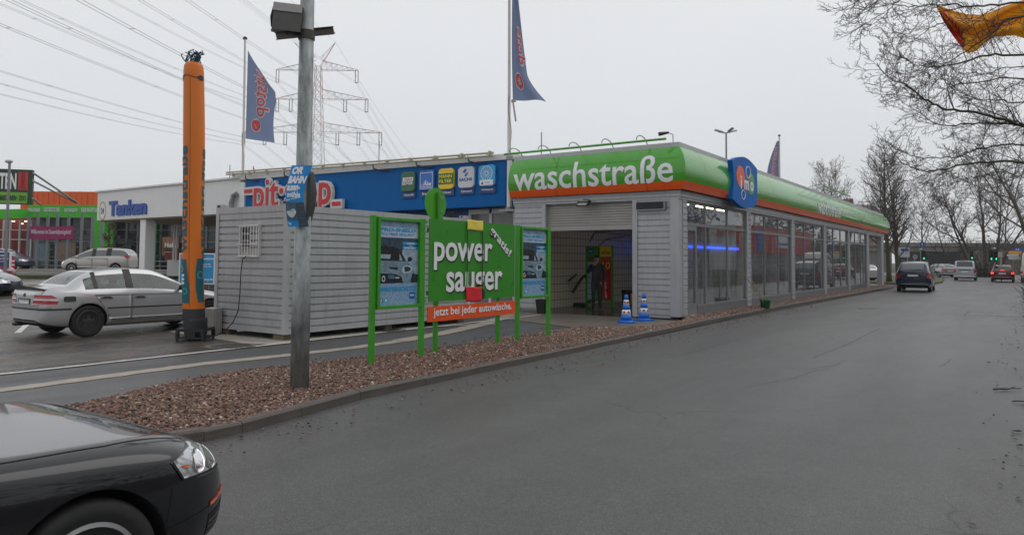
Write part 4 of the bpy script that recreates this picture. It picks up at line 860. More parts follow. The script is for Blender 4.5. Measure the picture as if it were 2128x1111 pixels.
for s_, u0, v0, w, h, bo in (('OR', .10, .85, .58, .125, .06), ('BAHN', .03, .70, .90, .125, .06), ('ausen-', .02, .58, .72, .09, .04), ('mühle', .08, .475, .72, .09, .04), ('hier geöffnet', .03, .405, .80, .035, .02)):
    mb = MB(m_letter); put_text(mb, s_, None, None, None, w, h, bo, fn=lambda u, v, l: pf(u0+u+(v*.25), v0+v+(u*.07 if h < .05 else 0), .004+l), cell=.15, dep=.001); mb.build('lettering', po)
mb = MB(m_letter); put_text(mb, '2c', None, None, None, .16, .04, .03, fn=lambda u, v, l: pf(.06+u, .03+v, .006+l), cell=.15, dep=.001)
mb.build('lettering', po)
pb_ = poster_fn('b'); mb = MB(M('poster_back', (.035, .036, .036), .6, var=.2, scale=8)); mb.grid(lambda u, v: pb_(u, v*.86+.06, 0.), 6, 24); 
o_ = mb.build('pole_poster', label='dark rear poster board bulging behind the blue poster on the steel pole', cat='poster', smooth=True)
md = o_.modifiers.new('thick', 'SOLIDIFY'); md.thickness = .004
# ================================================================= POSTER STANDS AND THE GREEN VACUUM SIGN
m_pw = M('poster_sky', srgb(126, 158, 186), .3, var=.35, scale=7); m_pd = M('poster_storm', srgb(44, 66, 82), .3, var=.5, scale=6); m_pi = M('poster_ice', srgb(128, 160, 190), .3, var=.18, scale=30)
def stand(label, PX, ya, yb_, ztop, fz0, fz1):
    o = thing('poster_stand', label, 'poster stand', (PX, (ya+yb_)/2, .06), group='green framed poster stands in the gravel bed')
    for y in (ya, yb_):
        mb = MB(m_greenpost); mb.box((PX-.038, y-.038, .0), (PX+.038, y+.038, ztop)); mb.build('post', o, bevel=.006)
    f0, f1 = ya+.06, yb_-.06; mb = MB(m_greenpost); w = .05
    X0, X1 = PX-.02, PX+.06
    mb.box((X0, f0, fz0), (X1, f0+w, fz1)); mb.box((X0, f1-w, fz0), (X1, f1, fz1)); mb.box((X0, f0+w, fz0), (X1, f1-w, fz0+w)); mb.box((X0, f0+w, fz1-w), (X1, f1-w, fz1)); mb.box((X0, f0+w, fz0+w), (PX, f1-w, fz1-w)); mb.build('frame', o, bevel=.004)
    bw, bh = f1-f0-2*w, fz1-fz0-2*w; ox = Vector((PX+.006, f0+w, fz0+w)); xx = lambda l: ox+Vector((l, 0, 0))
    S_ = lambda p: [(a*bw, b_*bh) for a, b_ in p]
    mb = MB(m_pi); mb.sheet(S_([(0, 0), (1, 0), (1, .26), (0, .26)]), xx(0), Y_, Z_); mb.use(m_pd).sheet(S_([(0, .26), (1, .26), (1, .80), (0, .80)]), xx(0), Y_, Z_)
    mb.use(m_pw).sheet(S_([(0, .80), (1, .80), (1, 1), (0, 1)]), xx(0), Y_, Z_); mb.use(M('poster_mist', srgb(150, 172, 190), .3, var=.35, scale=5)).sheet(S_([(.55, .40), (1, .36), (1, .68), (.80, .72), (.6, .66)]), xx(.001), Y_, Z_)
    mb.use(M('poster_banner', srgb(186, 196, 210), .3, var=.06)).sheet(S_([(.02, .81), (1, .80), (1, .92), (.02, .93)]), xx(.001), Y_, Z_)
    # convertible seen from the front corner
    mb.use(M('poster_roof', srgb(16, 22, 28), .3, var=.2)).sheet(S_([(0, .69), (.15, .70), (.34, .695), (.50, .67), (.60, .60), (.70, .515), (.52, .515), (.45, .52), (.30, .52), (0, .53)]), xx(.002), Y_, Z_)
    mb.use(M('poster_wing', srgb(112, 136, 152), .3, var=.35, scale=9)).sheet(S_([(0, .53), (.30, .525), (.72, .52), (.84, .47), (.90, .40), (.92, .28), (.92, .262), (0, .262)]), xx(.0025), Y_, Z_)
    mb.use(M('poster_screen', srgb(150, 168, 180), .3, var=.2)).sheet(S_([(0, .605), (.30, .60), (.28, .55), (0, .555)]), xx(.003), Y_, Z_); mb.sheet(S_([(.52, .62), (.60, .53), (.52, .53)]), xx(.003), Y_, Z_)
    mb.use(M('poster_roof', (0, 0, 0))).sheet(S_([(0, .38), (.42, .37), (.58, .33), (.62, .262), (0, .262)]), xx(.0032), Y_, Z_); mb.sheet(S_([(.82, .30), (.86, .37), (.91, .38), (.92, .262), (.82, .262)]), xx(.0032), Y_, Z_); mb.sheet(S_([(.73, .52), (.74, .57), (.82, .575), (.86, .54), (.80, .515)]), xx(.0032), Y_, Z_); mb.sheet(S_([(.26, .455), (.50, .445), (.46, .42), (.28, .43)]), xx(.0032), Y_, Z_)
    mb.use(M('poster_lamp', srgb(180, 196, 206), .2)).sheet(S_([(.60, .45), (.70, .475), (.82, .46), (.87, .42), (.80, .385), (.64, .375), (.59, .40)]), xx(.0036), Y_, Z_); mb.use(m_pd).sheet(S_([(.64, .45), (.71, .462), (.80, .445), (.82, .42), (.78, .40), (.66, .39)]), xx(.004), Y_, Z_)
    mb.use(M('poster_plate', srgb(70, 100, 130), .3)).sheet(S_([(.24, .36), (.40, .355), (.40, .31), (.24, .315)]), xx(.004), Y_, Z_); mb.use(m_letter).sheet(S_([(.42, .33), (.52, .328), (.52, .318), (.42, .32)]), xx(.004), Y_, Z_)
    ring(mb, .13*bw, .315*bh, .035, .045, .3, xx(.004), Y_, Z_, .001, 16)
    mb.use(M('poster_cyan', srgb(24, 150, 205), .3)).sheet(S_([(.60, .72), (1, .72), (1, .755), (.60, .755)]), xx(.002), Y_, Z_); mb.sheet(S_([(.60, .665), (1, .66), (1, .70), (.60, .705)]), xx(.002), Y_, Z_)
    mb.use(M('share_blue', srgb(58, 86, 150), .3)).sheet(S_([(.03, .035), (.12, .035), (.12, .085), (.03, .085)]), xx(.002), Y_, Z_); mb.use(M('share_sky', srgb(60, 170, 215), .3)).sheet(S_([(.155, .035), (.25, .035), (.25, .085), (.155, .085)]), xx(.002), Y_, Z_)
    mb.use(M('sign_blue', (0, 0, 0))).prism([(p[0]+.86*bw, p[1]+.105*bh) for p in rrect(.13, .11, .02)], xx(.001), Y_, Z_, .002)
    mb.use(m_orange2).prism(ell(.83*bw, .108*bh, .022, .02, 12), xx(.003), Y_, Z_, .001); mb.use(M('bubble_green', (0, 0, 0))).prism(ell(.89*bw, .106*bh, .022, .02, 12), xx(.003), Y_, Z_, .001)
    ps_ = mb.build('poster', o)
    mcur = M('poster_cyan', (0, 0, 0))
    def tx(s_, u, v, w, h, bo=.03, sl=0.):
        mb = MB(mcur); put_text(mb, s_, xx(.0035)+Vector((0, u*bw, v*bh)), Y_, Z_, w*bw, h*bh, bo, .001, slant=sl); mb.build('lettering', ps_)
    tx('PRO-SHIELD', .05, .872, .88, .045, .05, .2); tx('POLYMER SEALANT', .05, .825, .86, .034, .02, .2); tx('WINTER-SCHUTZ', .04, .165, .92, .055, .04)
    mcur = m_letter; tx('UNIVERSELL', .70, .728, .22, .016); tx('EINSETZBAR', .64, .673, .30, .016); tx('f', .065, .035, .035, .045, .03); tx('v', .175, .045, .05, .03, .05); tx('imo', .81, .10, .10, .022, .02)
stand('green framed poster stand nearest the steel pole, left of the vacuum sign', -8.0, 7.70, 8.80, 2.31, .88, 2.29)
stand('green framed poster stand right of the vacuum sign, in front of the shutter', -8.1, 11.69, 12.83, 2.33, .88, 2.31)
vsn = thing('vacuum_sign', 'large green and orange sign board with bold white lettering under a green disc', 'sign', (-8.05, 10.1, .06))
for y, zt_ in ((9.22, 2.95), (10.98, 2.2)):
    mb = MB(m_greenpost); mb.tube([(-8.06, y, 0), (-8.06, y, zt_ if y > 10 else 2.3)], .045, 12); mb.build('post', vsn)
mb = MB(m_greend); VX = -7.98; mb.box((VX-.012, 8.95, .94), (VX, 11.42, 2.32)); mb.build('board', vsn)
mb = MB(m_greenpost); mb.box((-8.14, 8.83, .94), (-8.11, 8.86, 2.28)); mb.box((-8.14, 8.86, .94), (VX-.013, 8.90, .99)); mb.box((-8.14, 8.86, 2.23), (VX-.013, 8.90, 2.28)); mb.box((-8.12, 8.86, 1.0), (-8.10, 8.95, 2.22), M('green_shade', srgb(30, 104, 14), .6)); mb.box((-8.10, 8.88, .62), (-8.06, 8.92, .86)); mb.box((-8.08, 9.0, 1.05), (VX-.013, 11.4, 1.12)); mb.box((-8.08, 9.0, 2.1), (VX-.013, 11.4, 2.17)); mb.build('rail', vsn)
mb = MB(m_orange2); mb.box((VX-.005, 8.92, .615), (VX+.012, 11.43, .865)); mb.build('lower_board', vsn)
mb = MB(M('green_disc', srgb(70, 158, 22), .4, var=.12, scale=5)); mb.lathe([(0, -.006), (.272, -.006), (.272, .006), (0, .006)], (-8.10, 9.235, 2.585), 40, 'x'); mb.use(m_greenpost); mb.box((-8.085, 9.24, 2.0), (-8.04, 9.36, 2.78)); mb.use(m_galv)
for z in (2.45, 2.68): mb.box((-8.04, 9.28, z), (-8.03, 9.33, z+.03))
mb.build('disc', vsn)
mbs = MB(M('letter_shadow', (.008, .010, .008), .6)); mb = MB(m_letter)
for s_, y, z, w, h in (('power', 9.06, 1.47, 1.62, .47), ('sauger', 9.38, .935, 1.62, .50)):
    mbs = MB(M('letter_shadow', (.008, .010, .008), .6)); mb = MB(m_letter); put_text(mbs, s_, (VX+.002, y+.022, z-.022), Y_, Z_, w, h, .028, .004); put_text(mb, s_, (VX+.008, y, z), Y_, Z_, w, h, .018, .006); mb.build('lettering', vsn); mbs.build('letter_shadow', vsn)
mbs = MB(M('letter_shadow', (0, 0, 0))); mb = MB(m_letter)
a = -.66; ux, uy = Vector((0, math.cos(a), math.sin(a))), Vector((0, -math.sin(a), math.cos(a)))
put_text(mbs, 'gratis!', Vector((VX+.002, 10.585, 2.115)), ux, uy, .78, .20, .035, .004); put_text(mb, 'gratis!', Vector((VX+.008, 10.57, 2.135)), ux, uy, .78, .20, .02, .006)
mb.build('lettering', vsn); mb = MB(m_letter); put_text(mb, 'jetzt bei jeder autowäsche.', (VX+.016, 9.06, .665), Y_, Z_, 2.24, .175, .012, .004); mb.build('lettering', vsn); mbs.build('letter_shadow', vsn)
mb = MB(M('dark_cord', (.02, .05, .02), .7))
for y in (9.93, 10.37): mb.tube([(VX+.022, y, 2.16), (VX+.022, y, 1.16)], .009, 5)
mb.build('cord', vsn)
def cloth(name, label, y0, y1, z0, z1, mat):
    mb = MB(mat); mb.grid(lambda u, v: Vector((VX+.022+.004*math.sin(u*9+v*3)+.006*v, y0+u*(y1-y0)+.004*math.sin(v*4+u), z0+v*(z1-z0)+.006*math.sin(u*7))), 14, 8)
    o = mb.build(name, label=label, cat='cloth', smooth=True); md = o.modifiers.new('thick', 'SOLIDIFY'); md.thickness = .003
cloth('cloth_flap', 'yellow cloth flap at the top edge of the green vacuum sign', 9.92, 10.38, 2.17, 2.345, M('yellow_cloth', srgb(232, 214, 90), .7, var=.06)); cloth('cloth_flap', 'red cloth flap at the lower edge of the green vacuum sign', 9.90, 10.36, .90, 1.16, M('red_cloth', srgb(214, 28, 44), .7, var=.06))
# ================================================================= CONES, BUCKET, HALL EQUIPMENT, PERSON
def cone():
    o = thing('traffic_cone', 'x', 'cone', (0, 0, 0)); R_ = lambda z: .155-.115*(z-.05)/.68
    bl_ = M('cone_blue', srgb(10, 104, 200), .35, var=.05); mb = MB(bl_)
    mb.prism(rrect(.44, .44, .06), (0, 0, 0), (1, 0, 0), (0, 1, 0), .045); mb.lathe([(R_(.05)+.03, .045), (R_(.05)+.005, .07)], n=24); mb.build('base', o, local=True)
    zz = [.07, .22, .345, .48, .60, .735]
    for i in range(5):
        mb = MB(bl_ if i % 2 == 0 else m_white); mb.lathe([(R_(zz[i]), zz[i]), (R_(zz[i+1]), zz[i+1])] if i < 4 else [(R_(.60), .60), (R_(.735), .735), (R_(.735)-.015, .737), (.0, .737)], n=28); mb.build('band' if i % 2 else 'body', o, local=True, smooth=True)
    mb = MB(M('cone_dot', srgb(120, 20, 28), .4))
    for z in (.285, .54):
        for k in range(6):
            a0 = k*math.pi/3-.9; r = .030
            mb.add([((R_(z+r*math.sin(t_))+.003)*math.cos(a0+r*math.cos(t_)/R_(z)), (R_(z+r*math.sin(t_))+.003)*math.sin(a0+r*math.cos(t_)/R_(z)), z+r*math.sin(t_)) for t_ in [2*math.pi*i/14 for i in range(14)]], [tuple(range(14))])
    mb.build('reflector_dots', o, local=True); return o
c1 = cone(); c2 = copy_tree(c1)
for o, p, rz_, lab in ((c1, (-8.50, 17.30, .013), .35, 'blue and white cone in front, left of its pair at the hall entrance'), (c2, (-8.42, 18.22, .013), -.25, 'blue and white cone behind the other, against the ribbed pier')):
    o.matrix_world = Matrix.Translation(p) @ Matrix.Rotation(rz_, 4, 'Z'); tag(o, lab, group='blue and white cones at the hall entrance')
bk = thing('bucket', 'green plastic bucket standing on the gravel by the glazed side', 'bucket', (-6.98, 24.7, .08)); m_bk = M('bucket_green', srgb(12, 120, 44), .35, var=.05)
mb = MB(m_bk); mb.lathe([(.0, .0), (.105, 0), (.145, .27), (.155, .275), (.155, .29), (.14, .29), (.10, .02), (0, .02)], (-6.98, 24.7, .08), 24); mb.build('body', bk, smooth=True)
mb = MB(m_black); mb.tube([(-6.98+.15*math.cos(a), 24.7+.02*math.sin(a)-.1*abs(math.sin(a)), .36-.12*math.sin(a)) for a in np.linspace(0, math.pi, 9)], .006, 5); mb.build('handle', bk)
bk2 = thing('bucket', 'dark green bucket half hidden behind the bright green one', 'bucket', (-7.14, 25.0, .08)); mb = MB(M('bucket_dark', srgb(8, 70, 40), .4)); mb.lathe([(.0, .0), (.105, 0), (.15, .30), (.14, .30), (.10, .02), (0, .02)], (-7.14, 25.0, .08), 24); mb.build('body', bk2, smooth=True)
m_wood = M('broom_wood', (.36, .26, .15), .6, var=.15, scale=20)
for p, q, lab in (((-6.98, 24.72, .12), (-7.46, 23.5, 1.42), 'long pale broom handle leaning out of the green bucket, the longer one'), ((-6.95, 24.72, .12), (-7.3, 24.25, 1.0), 'short pale broom handle leaning out of the green bucket')):
    mb = MB(m_wood); mb.tube([p, q], .014, 8); mb.build('broom_handle', label=lab, cat='broom handle')
# price board in the hall
kx0, kx1, ky, kz0, kz1 = -12.70, -11.64, 22.6, .22, 2.16
kk = thing('price_board', 'tall green price board with red and yellow special offer panel inside the hall', 'sign', (-12.17, ky, .02), 0)
mb = MB(m_greenpost); mb.box((kx0, ky, kz0), (kx1, ky+.10, kz1)); mb.box((kx0, ky, .02), (kx0+.06, ky+.09, kz0)); mb.box((kx1-.06, ky, .02), (kx1, ky+.09, kz0)); mb.build('frame', kk)
mb = MB(M('board_pale', srgb(150, 190, 200), .4, var=.05)); o_ = Vector((kx0, ky-.004, kz0)); P_ = lambda a, b_, c, d, mat, l=0.: mb.add([o_+Vector((x_, -l, z_)) for x_, z_ in ((a, b_), (c, b_), (c, d), (a, d))], [(0, 1, 2, 3)], mat)
P_(.08, .05, .42, 1.36, M('board_pale', (0, 0, 0))); P_(.08, 1.38, .45, 1.55, M('board_grey', srgb(90, 96, 90), .4)); P_(.60, .05, 1.02, 1.54, M('board_red', srgb(205, 24, 40), .4)); P_(.58, 1.56, 1.02, 1.92, M('board_yellow', srgb(240, 206, 40), .4)); P_(.12, 1.68, .30, 1.84, M('sign_blue', (0, 0, 0)))
for k in range(6): P_(.08, .22+k*.2, .42, .235+k*.2, M('board_grey', (0, 0, 0)), .002)
mb.build('panels', kk)
mb = MB(M('sign_red_text', srgb(120, 20, 20), .5)); put_text(mb, 'AKTION', o_+Vector((.63, -.004, 1.64)), XU, Z_, .34, .10, .02, .002); mb.use(m_letter); put_text(mb, 'imo', o_+Vector((.14, -.004, 1.73)), XU, Z_, .14, .06, .02, .002); mb.use(M('board_yellow', (0, 0, 0))); put_text(mb, '10', o_+Vector((.68, -.004, 1.12)), XU, Z_, .30, .26, .01, .002); mb.use(m_letter); put_text(mb, 'gratis', o_+Vector((.86, -.004, .1)), Z_, (-1, 0, 0), .8, .1, .01, .002); mb.build('lettering', kk)
# dark bins, yellow canister, mop
for p, r, h, lab in (((-12.0, 24.5, .02), .22, .5, 'black bin in the hall beside the price board'), ((-11.2, 25.2, .02), .26, .52, 'black tub in the hall, right of the yellow canister')):
    mb = MB(m_black); mb.lathe([(0, 0), (r*.85, 0), (r, h), (r*1.05, h), (r*1.05, h+.03), (r*.9, h+.03), (r*.8, .05), (0, .05)], p, 20); mb.build('bin', label=lab, cat='bin')
yc = thing('canister', 'bright yellow canister on the wet hall floor', 'canister', (-11.62, 24.3, .02)); mb = MB(M('canister_yellow', srgb(228, 190, 20), .4, var=.05)); mb.box((-11.73, 24.2, .02), (-11.51, 24.4, .44)); mb.build('body', yc, bevel=.03); mb = MB(m_black); mb.tube([(-11.62, 24.3, .43), (-11.62, 24.3, .50)], .035, 12); mb.build('cap', yc)
mb = MB(m_wood); mb.tube([(-11.9, 24.9, .1), (-12.3, 25.6, 1.5)], .013, 6); mb.build('mop_handle', label='thin mop pole leaning on the tiled wall behind the bins', cat='mop')
pk = thing('plant_pot', 'black planter standing at the left pier of the hall entrance', 'planter', (-11.98, 19.0, .0)); mb = MB(m_black); mb.add([(-12.02+sx_*s_, 18.72+sy__*s_, z) for z, s_ in ((.02, .13), (.44, .17)) for sx_, sy__ in ((-1, -1), (1, -1), (1, 1), (-1, 1))], [(0, 1, 5, 4), (1, 2, 6, 5), (2, 3, 7, 6), (3, 0, 4, 7), (3, 2, 1, 0)]); mb.build('body', pk); mb = MB(M('potting_soil', (.03, .022, .016), .9)); mb.add([(-12.02+sx_*.16, 18.72+sy__*.16, .40) for sx_, sy__ in ((-1, -1), (1, -1), (1, 1), (-1, 1))], [(0, 1, 2, 3)]); mb.build('soil', pk)
mb = MB(m_galv); mb.tube([(-9.2, 20.1, 2.62), (-11.9, 21.8, 2.60), (-12.2, 22.0, 2.3)], .035, 8); mb.tube([(-9.2, 20.3, 2.48), (-11.4, 21.6, 2.34), (-11.75, 21.8, 2.1)], .03, 8); mb.box((-9.3, 19.9, 2.3), (-9.16, 20.4, 2.75), m_steel); mb.build('wash_boom', label='pair of grey swing arms for wash hoses under the hall ceiling', cat='swing arm')
mb = MB(M('hose_black', (.015, .015, .015), .5)); mb.tube([(-11.75, 21.8, 2.1), (-11.78, 21.85, 1.6), (-11.9, 21.95, 1.0), (-12.05, 22.0, .5), (-12.1, 22.1, .05)], .012, 6); mb.build('hose', label='thin black hose hanging from the lower swing arm', cat='hose')
bkt = MB(M('machine_dark', (.04, .042, .045), .5, metal=.4)); bkt.tube([(-13.0, 22.2, .5), (-12.85, 22.5, .95), (-12.8, 22.7, 1.1), (-12.7, 22.9, .8), (-12.7, 22.9, .1)], .05, 8); bkt.tube([(-13.05, 22.0, .9), (-12.9, 22.3, 1.15)], .04, 8); bkt.box((-13.15, 22.5, .02), (-12.75, 22.9, .12)); bkt.build('brush_arm', label='dark metal swing bracket by the tiled wall, left of the price board', cat='bracket')
# ---- person
def skin_figure(name, chains, mat_fn, mats, label, cat, loc, rz):
    """chains: list of joint lists [(x,y,z,r)], joints shared by equal coordinates"""
    me = bpy.data.meshes.new(name); idx = {}; vs = []; rs = []; es = []
    for ch in chains:
        last = None
        for j in ch:
            key = tuple(round(c, 4) for c in j[:3])
            if key not in idx: idx[key] = len(vs); vs.append(j[:3]); rs.append(j[3])
            if last is not None and last != idx[key]: es.append((last, idx[key]))
            last = idx[key]
    me.from_pydata(vs, es, []); o = bpy.data.objects.new(name, me); COL.objects.link(o)
    sk = o.modifiers.new('skin', 'SKIN'); sk.use_smooth_shade = True; sub = o.modifiers.new('sub', 'SUBSURF'); sub.levels = 2; sub.render_levels = 2
    sv_ = me.skin_vertices[0].data
    for i, r in enumerate(rs): sv_[i].radius = (r, r)
    sv_[0].use_root = True
    bpy.context.view_layer.update(); dg = bpy.context.evaluated_depsgraph_get(); nm = bpy.data.meshes.new_from_object(o.evaluated_get(dg)); bpy.data.objects.remove(o)
    for m in mats: nm.materials.append(m)
    for p in nm.polygons: p.material_index = mat_fn(p.center); p.use_smooth = True
    b_ = bpy.data.objects.new(name, nm); COL.objects.link(b_); b_.matrix_world = Matrix.Translation(loc) @ Matrix.Rotation(rz, 4, 'Z'); return tag(b_, label, cat)
m_skin = M('skin', (.42, .24, .17), .5); m_jacket = M('dark_jacket', (.012, .013, .018), .6, var=.2, scale=20); m_jeans = M('dark_jeans', (.018, .022, .035), .7, var=.2, scale=20); m_shoe = M('shoe_black', (.01, .01, .01), .5); m_hair = M('dark_hair', (.012, .009, .007), .6)
pel = (0, 0, .95, .150); hands = []
def fingers(base, d, side, up):
    d = Vector(d).normalized(); side = Vector(side).normalized(); up = Vector(up).normalized(); B = Vector(base); out_ = []
    for k, (off, ln_) in enumerate(((-.027, .068), (-.009, .078), (.009, .072), (.027, .056))):
        p0 = B+d*.07+side*off; p1 = p0+d*ln_*.5-up*.008; p2 = p1+d*ln_*.4-up*.024
        out_.append([(*B, .030), (*p0, .0105), (*p1, .0095), (*p2, .008)])
    t0 = B+side*-.034+d*.015; out_.append([(*B, .030), (*t0, .013), (*(t0+d*.03-side*.018-up*.012), .0105), (*(t0+d*.058-side*.014-up*.022), .009)]); return out_
# local: faces -y; +x is his left
shL, shR = (.205, .01, 1.435, .075), (-.205, .01, 1.435, .075)
lh = (.285, -.05, .86); rh = (-.055, -.185, 1.50)
chains = [[pel, (0, .01, 1.12, .155), (0, .015, 1.32, .165), (0, .01, 1.46, .085), (0, .0, 1.535, .058), (0, -.012, 1.60, .072), (0, -.012, 1.68, .095), (0, -.005, 1.755, .070)],
 [(0, .015, 1.32, .165), shL, (.27, .035, 1.17, .062), (.285, -.005, .98, .050), (*lh, .030)], [(0, .015, 1.32, .165), shR, (-.31, -.03, 1.20, .062), (-.17, -.15, 1.36, .050), (*rh, .030)],
 [pel, (.095, 0, .88, .105), (.11, -.02, .50, .072), (.12, .02, .12, .052), (.125, -.02, .055, .048), (.14, -.17, .04, .036)], [pel, (-.095, 0, .88, .105), (-.10, -.03, .50, .072), (-.11, .01, .12, .052), (-.115, -.03, .055, .048), (-.13, -.18, .04, .036)],
 [(0, -.012, 1.68, .095), (0, -.115, 1.665, .016)], [(0, -.012, 1.68, .095), (.088, .0, 1.67, .018)], [(0, -.012, 1.68, .095), (-.088, .0, 1.67, .018)]]
chains += fingers(lh, (0.02, -.05, -1), (0, -1, 0), (1, 0, 0))+fingers(rh, (.6, -.1, .5), (-.4, 0, .7), (0, -1, 0))
def pmat(c):
    if c.z > 1.545 or (Vector(c)-Vector(lh)).length < .15 and c.z < .90 or (Vector(c)-Vector(rh)).length < .12 and c.z > 1.455 and c.y < -.10: return 0
    if c.z < .10: return 3
    return 1 if c.z > .93 else 2
pr = skin_figure('person', chains, pmat, [m_skin, m_jacket, m_jeans, m_shoe], 'person in a dark jacket and dark trousers with one hand raised to the mouth', 'person', (-11.66, 21.5, .016), .45)
mb = MB(m_hair); mb.grid(lambda u, v: Vector((.098*math.sin(v*1.75)*math.cos(u*6.283), -.005+.108*math.sin(v*1.75)*math.sin(u*6.283)+.012, 1.695+.088*math.cos(v*1.75)-(.0 if math.sin(u*6.283) > -.4 else -.045*v))), 24, 10); mb.build('hair', pr, local=True, smooth=True)
mb = MB(M('eye_dark', (.02, .015, .012), .3))
for sx_ in (-.034, .034): mb.lathe([(0, -.004), (.011, 0), (0, .004)], (sx_, -.101, 1.688), 10, 'y')
mb.use(M('lip', (.30, .12, .10), .5)); mb.box((-.024, -.098, 1.612), (.024, -.082, 1.622)); mb.build('face', pr, local=True)
# ================================================================= FLAGS, PYLON, LAMPS
def U(px, py, d):     # a point d metres ahead on a sight line of the photograph (2128 px frame)
    v = fw+r2*((px-1064)/F_PX)-u2*((py-PP_Y)/F_PX); return Vector((0, 0, 1.65))+v*(d/v.dot(FV))
m_fpole = M('flagpole_white', (.62, .60, .56), .45, var=.06)
def flag_mat(name, col, tl=.35):
    m = bpy.data.materials.new(name); m.use_nodes = True; t = m.node_tree; b = t.nodes['Principled BSDF']; b.inputs['Base Color'].default_value = (*col, 1); b.inputs['Roughness'].default_value = .7
    tr = nn(t, 'ShaderNodeBsdfTranslucent'); tr.inputs[0].default_value = (*col, 1); x = nn(t, 'ShaderNodeMixShader', i_0=tl); o = t.nodes['Material Output']
    t.links.new(b.outputs[0], x.inputs[1]); t.links.new(tr.outputs[0], x.inputs[2]); t.links.new(x.outputs[0], o.inputs[0]); return m
m_fblue = flag_mat('flag_blue', srgb(118, 132, 162), .5); m_fred = flag_mat('flag_red', srgb(222, 96, 100)); m_fwh = flag_mat('flag_white', srgb(214, 214, 222))
def flagpole(label, base, top, r=.055):
    o = thing('flagpole', label, 'flagpole', tuple(base), group='white flagpoles behind the buildings'); mb = MB(m_fpole); b_, t_ = Vector(base), Vector(top)
    mb.tube([b_, b_.lerp(t_, .55), b_.lerp(t_, .551), t_], [r*1.25, r*1.2, r, r*.9], 14); mb.build('shaft', o, smooth=False)
    mb = MB(m_black); mb.lathe([(0, -.03), (r*1.7, -.03), (r*1.9, .03), (r*.9, .09), (0, .10)], tuple(t_), 14); mb.build('finial', o)
    mb = MB(M('halyard', (.2, .2, .2), .7)); off = RV*.02-FV*r*1.6; zz = b_.z
    mb.tube([Vector((b_.x, b_.y, 5.3))+off+RV*.06*math.sin(i*1.1) for i in range(1)]+[b_.lerp(t_, q)+off+RV*(.06*math.sin(q*40)) for q in np.linspace(.48, .62, 9)], .012, 5); mb.build('halyard', o); return o
def flag(label, fn, texts, nu=14, nv=26):
    o = thing('flag', label, 'flag', tuple(fn(0, 0, 0)), group='blue workshop flags'); mb = MB(m_fblue); mb.grid(lambda u, v: fn(u, v, 0), nu, nv); cl = mb.build('cloth', o, smooth=True)
    # print: letters run down the flag, seen from the back
    for l in (.012, -.012):
        mb = MB()
        for s_, u0, u1, v0, v1 in texts:
            for bo, mt, q in ((.07, m_fwh, 1.0), (.012, m_fred, 1.6)):
                g_ = .035 if bo > .05 else 0
                put_text(mb, s_, None, None, None, (v0-v1)+g_, (u1-u0)+g_*1.5, bo, mat=mt, fn=lambda u, v, dd: fn(u1+g_*.75-v, v0+g_/2-u, l*q), cell=.06, dep=0)
        mb.use(m_fwh); 
        def disc(q, ru, rv, n=20): mb.add([fn(.36+ru*math.cos(2*math.pi*i/n), .165+rv*math.sin(2*math.pi*i/n), l*q) for i in range(n)], [tuple(range(n))])
        disc(1., .20, .078); mb.use(m_fred); disc(1.5, .17, .067); put_text(mb, '.de', None, None, None, .075, .16, .03, mat=m_fwh, fn=lambda u, v, dd: fn(.44-v, .205-u, l*2.1), cell=.06, dep=0)
        mb.build('print', cl)
    return o
FP1 = (-29.98, 20.45, 0); flagpole('white flagpole left, with a blue flag, behind the blue workshop roof', FP1, (-30.06, 20.4, 12.1))
def f1(u, v, l):      # u 0 hoist .. 1 fly, v 0 bottom .. 1 top
    top = Vector((-29.82, 20.40, 11.5)); bot = Vector((-29.86, 20.42, 7.28)); sag = u*1.42
    p = bot.lerp(top, v)+RV*(u*(1.42-.30*math.sin(v*3.1)*.35))*(1 if v < .68 else 1-.30*((v-.68)/.32))-Vector((0, 0, 1))*(.22*u*(1-v)+1.45*u**.9*max(0, (v-.35)/.65)**1.4)
    return p+FV*(.16*math.sin(u*6+v*4)*u-.10*u+l)+RV*.05*math.sin(v*9+u*3)*u
flag('blue workshop flag with red mirrored lettering hanging left of the pylon', f1, [('pitstop', .30, .84, .90, .26)])
FP2 = (-14.77, 20.79, 0); flagpole('white flagpole in the middle, rising above the joint of the two buildings', FP2, (-14.82, 20.75, 12.05))
def f2(u, v, l):
    top = Vector((-14.66, 20.72, 11.5)); bot = Vector((-14.62, 20.74, 7.30)); t_ = 1-v; wd = .16+.50*t_+.55*max(0, (t_-.76)/.24)**1.5
    p = bot.lerp(top, v)+RV*(u*wd-.03*math.sin(t_*3))+Vector((0, 0, -.02*u)); fold = .22*math.sin(u*7+v*3)*(.4+.6*t_)
    return p+FV*(fold*u+l)
flag('blue workshop flag hanging limp from the middle flagpole', f2, [('stop', .40, 1.0, .62, .30)])
mb = MB(M('grey_strap', (.33, .31, .29), .7)); mb.grid(lambda u, v: Vector((-14.64+.07*u+.10*v, 20.72+.05*v, 7.28-.75*v)), 2, 6); mb.box((-14.66, 20.70, 7.22), (-14.48, 20.74, 7.32)); o_ = mb.build('flag_strap', label='grey strap dangling below the limp flag on the middle pole', cat='strap')
FP3 = U(1622, 520, 57.6); FP3.z = 0; flagpole('white flagpole far behind the glazed car wash side', tuple(FP3), tuple(FP3+Vector((0, 0, 11.75))), .06)
def f3(u, v, l):
    t_ = 1-v; p = FP3+Vector((0, 0, 7.4+v*3.9))-RV*(.08+u*(.15+.80*math.sin(t_*2.2)))+Vector((0, 0, -.3*u*t_)); return p+FV*(.2*math.sin(u*7+v*2)*t_-.12+l)
flag('blue workshop flag hanging from the far pole over the car wash roof edge', f3, [('pitstop', .25, .80, .86, .25)])
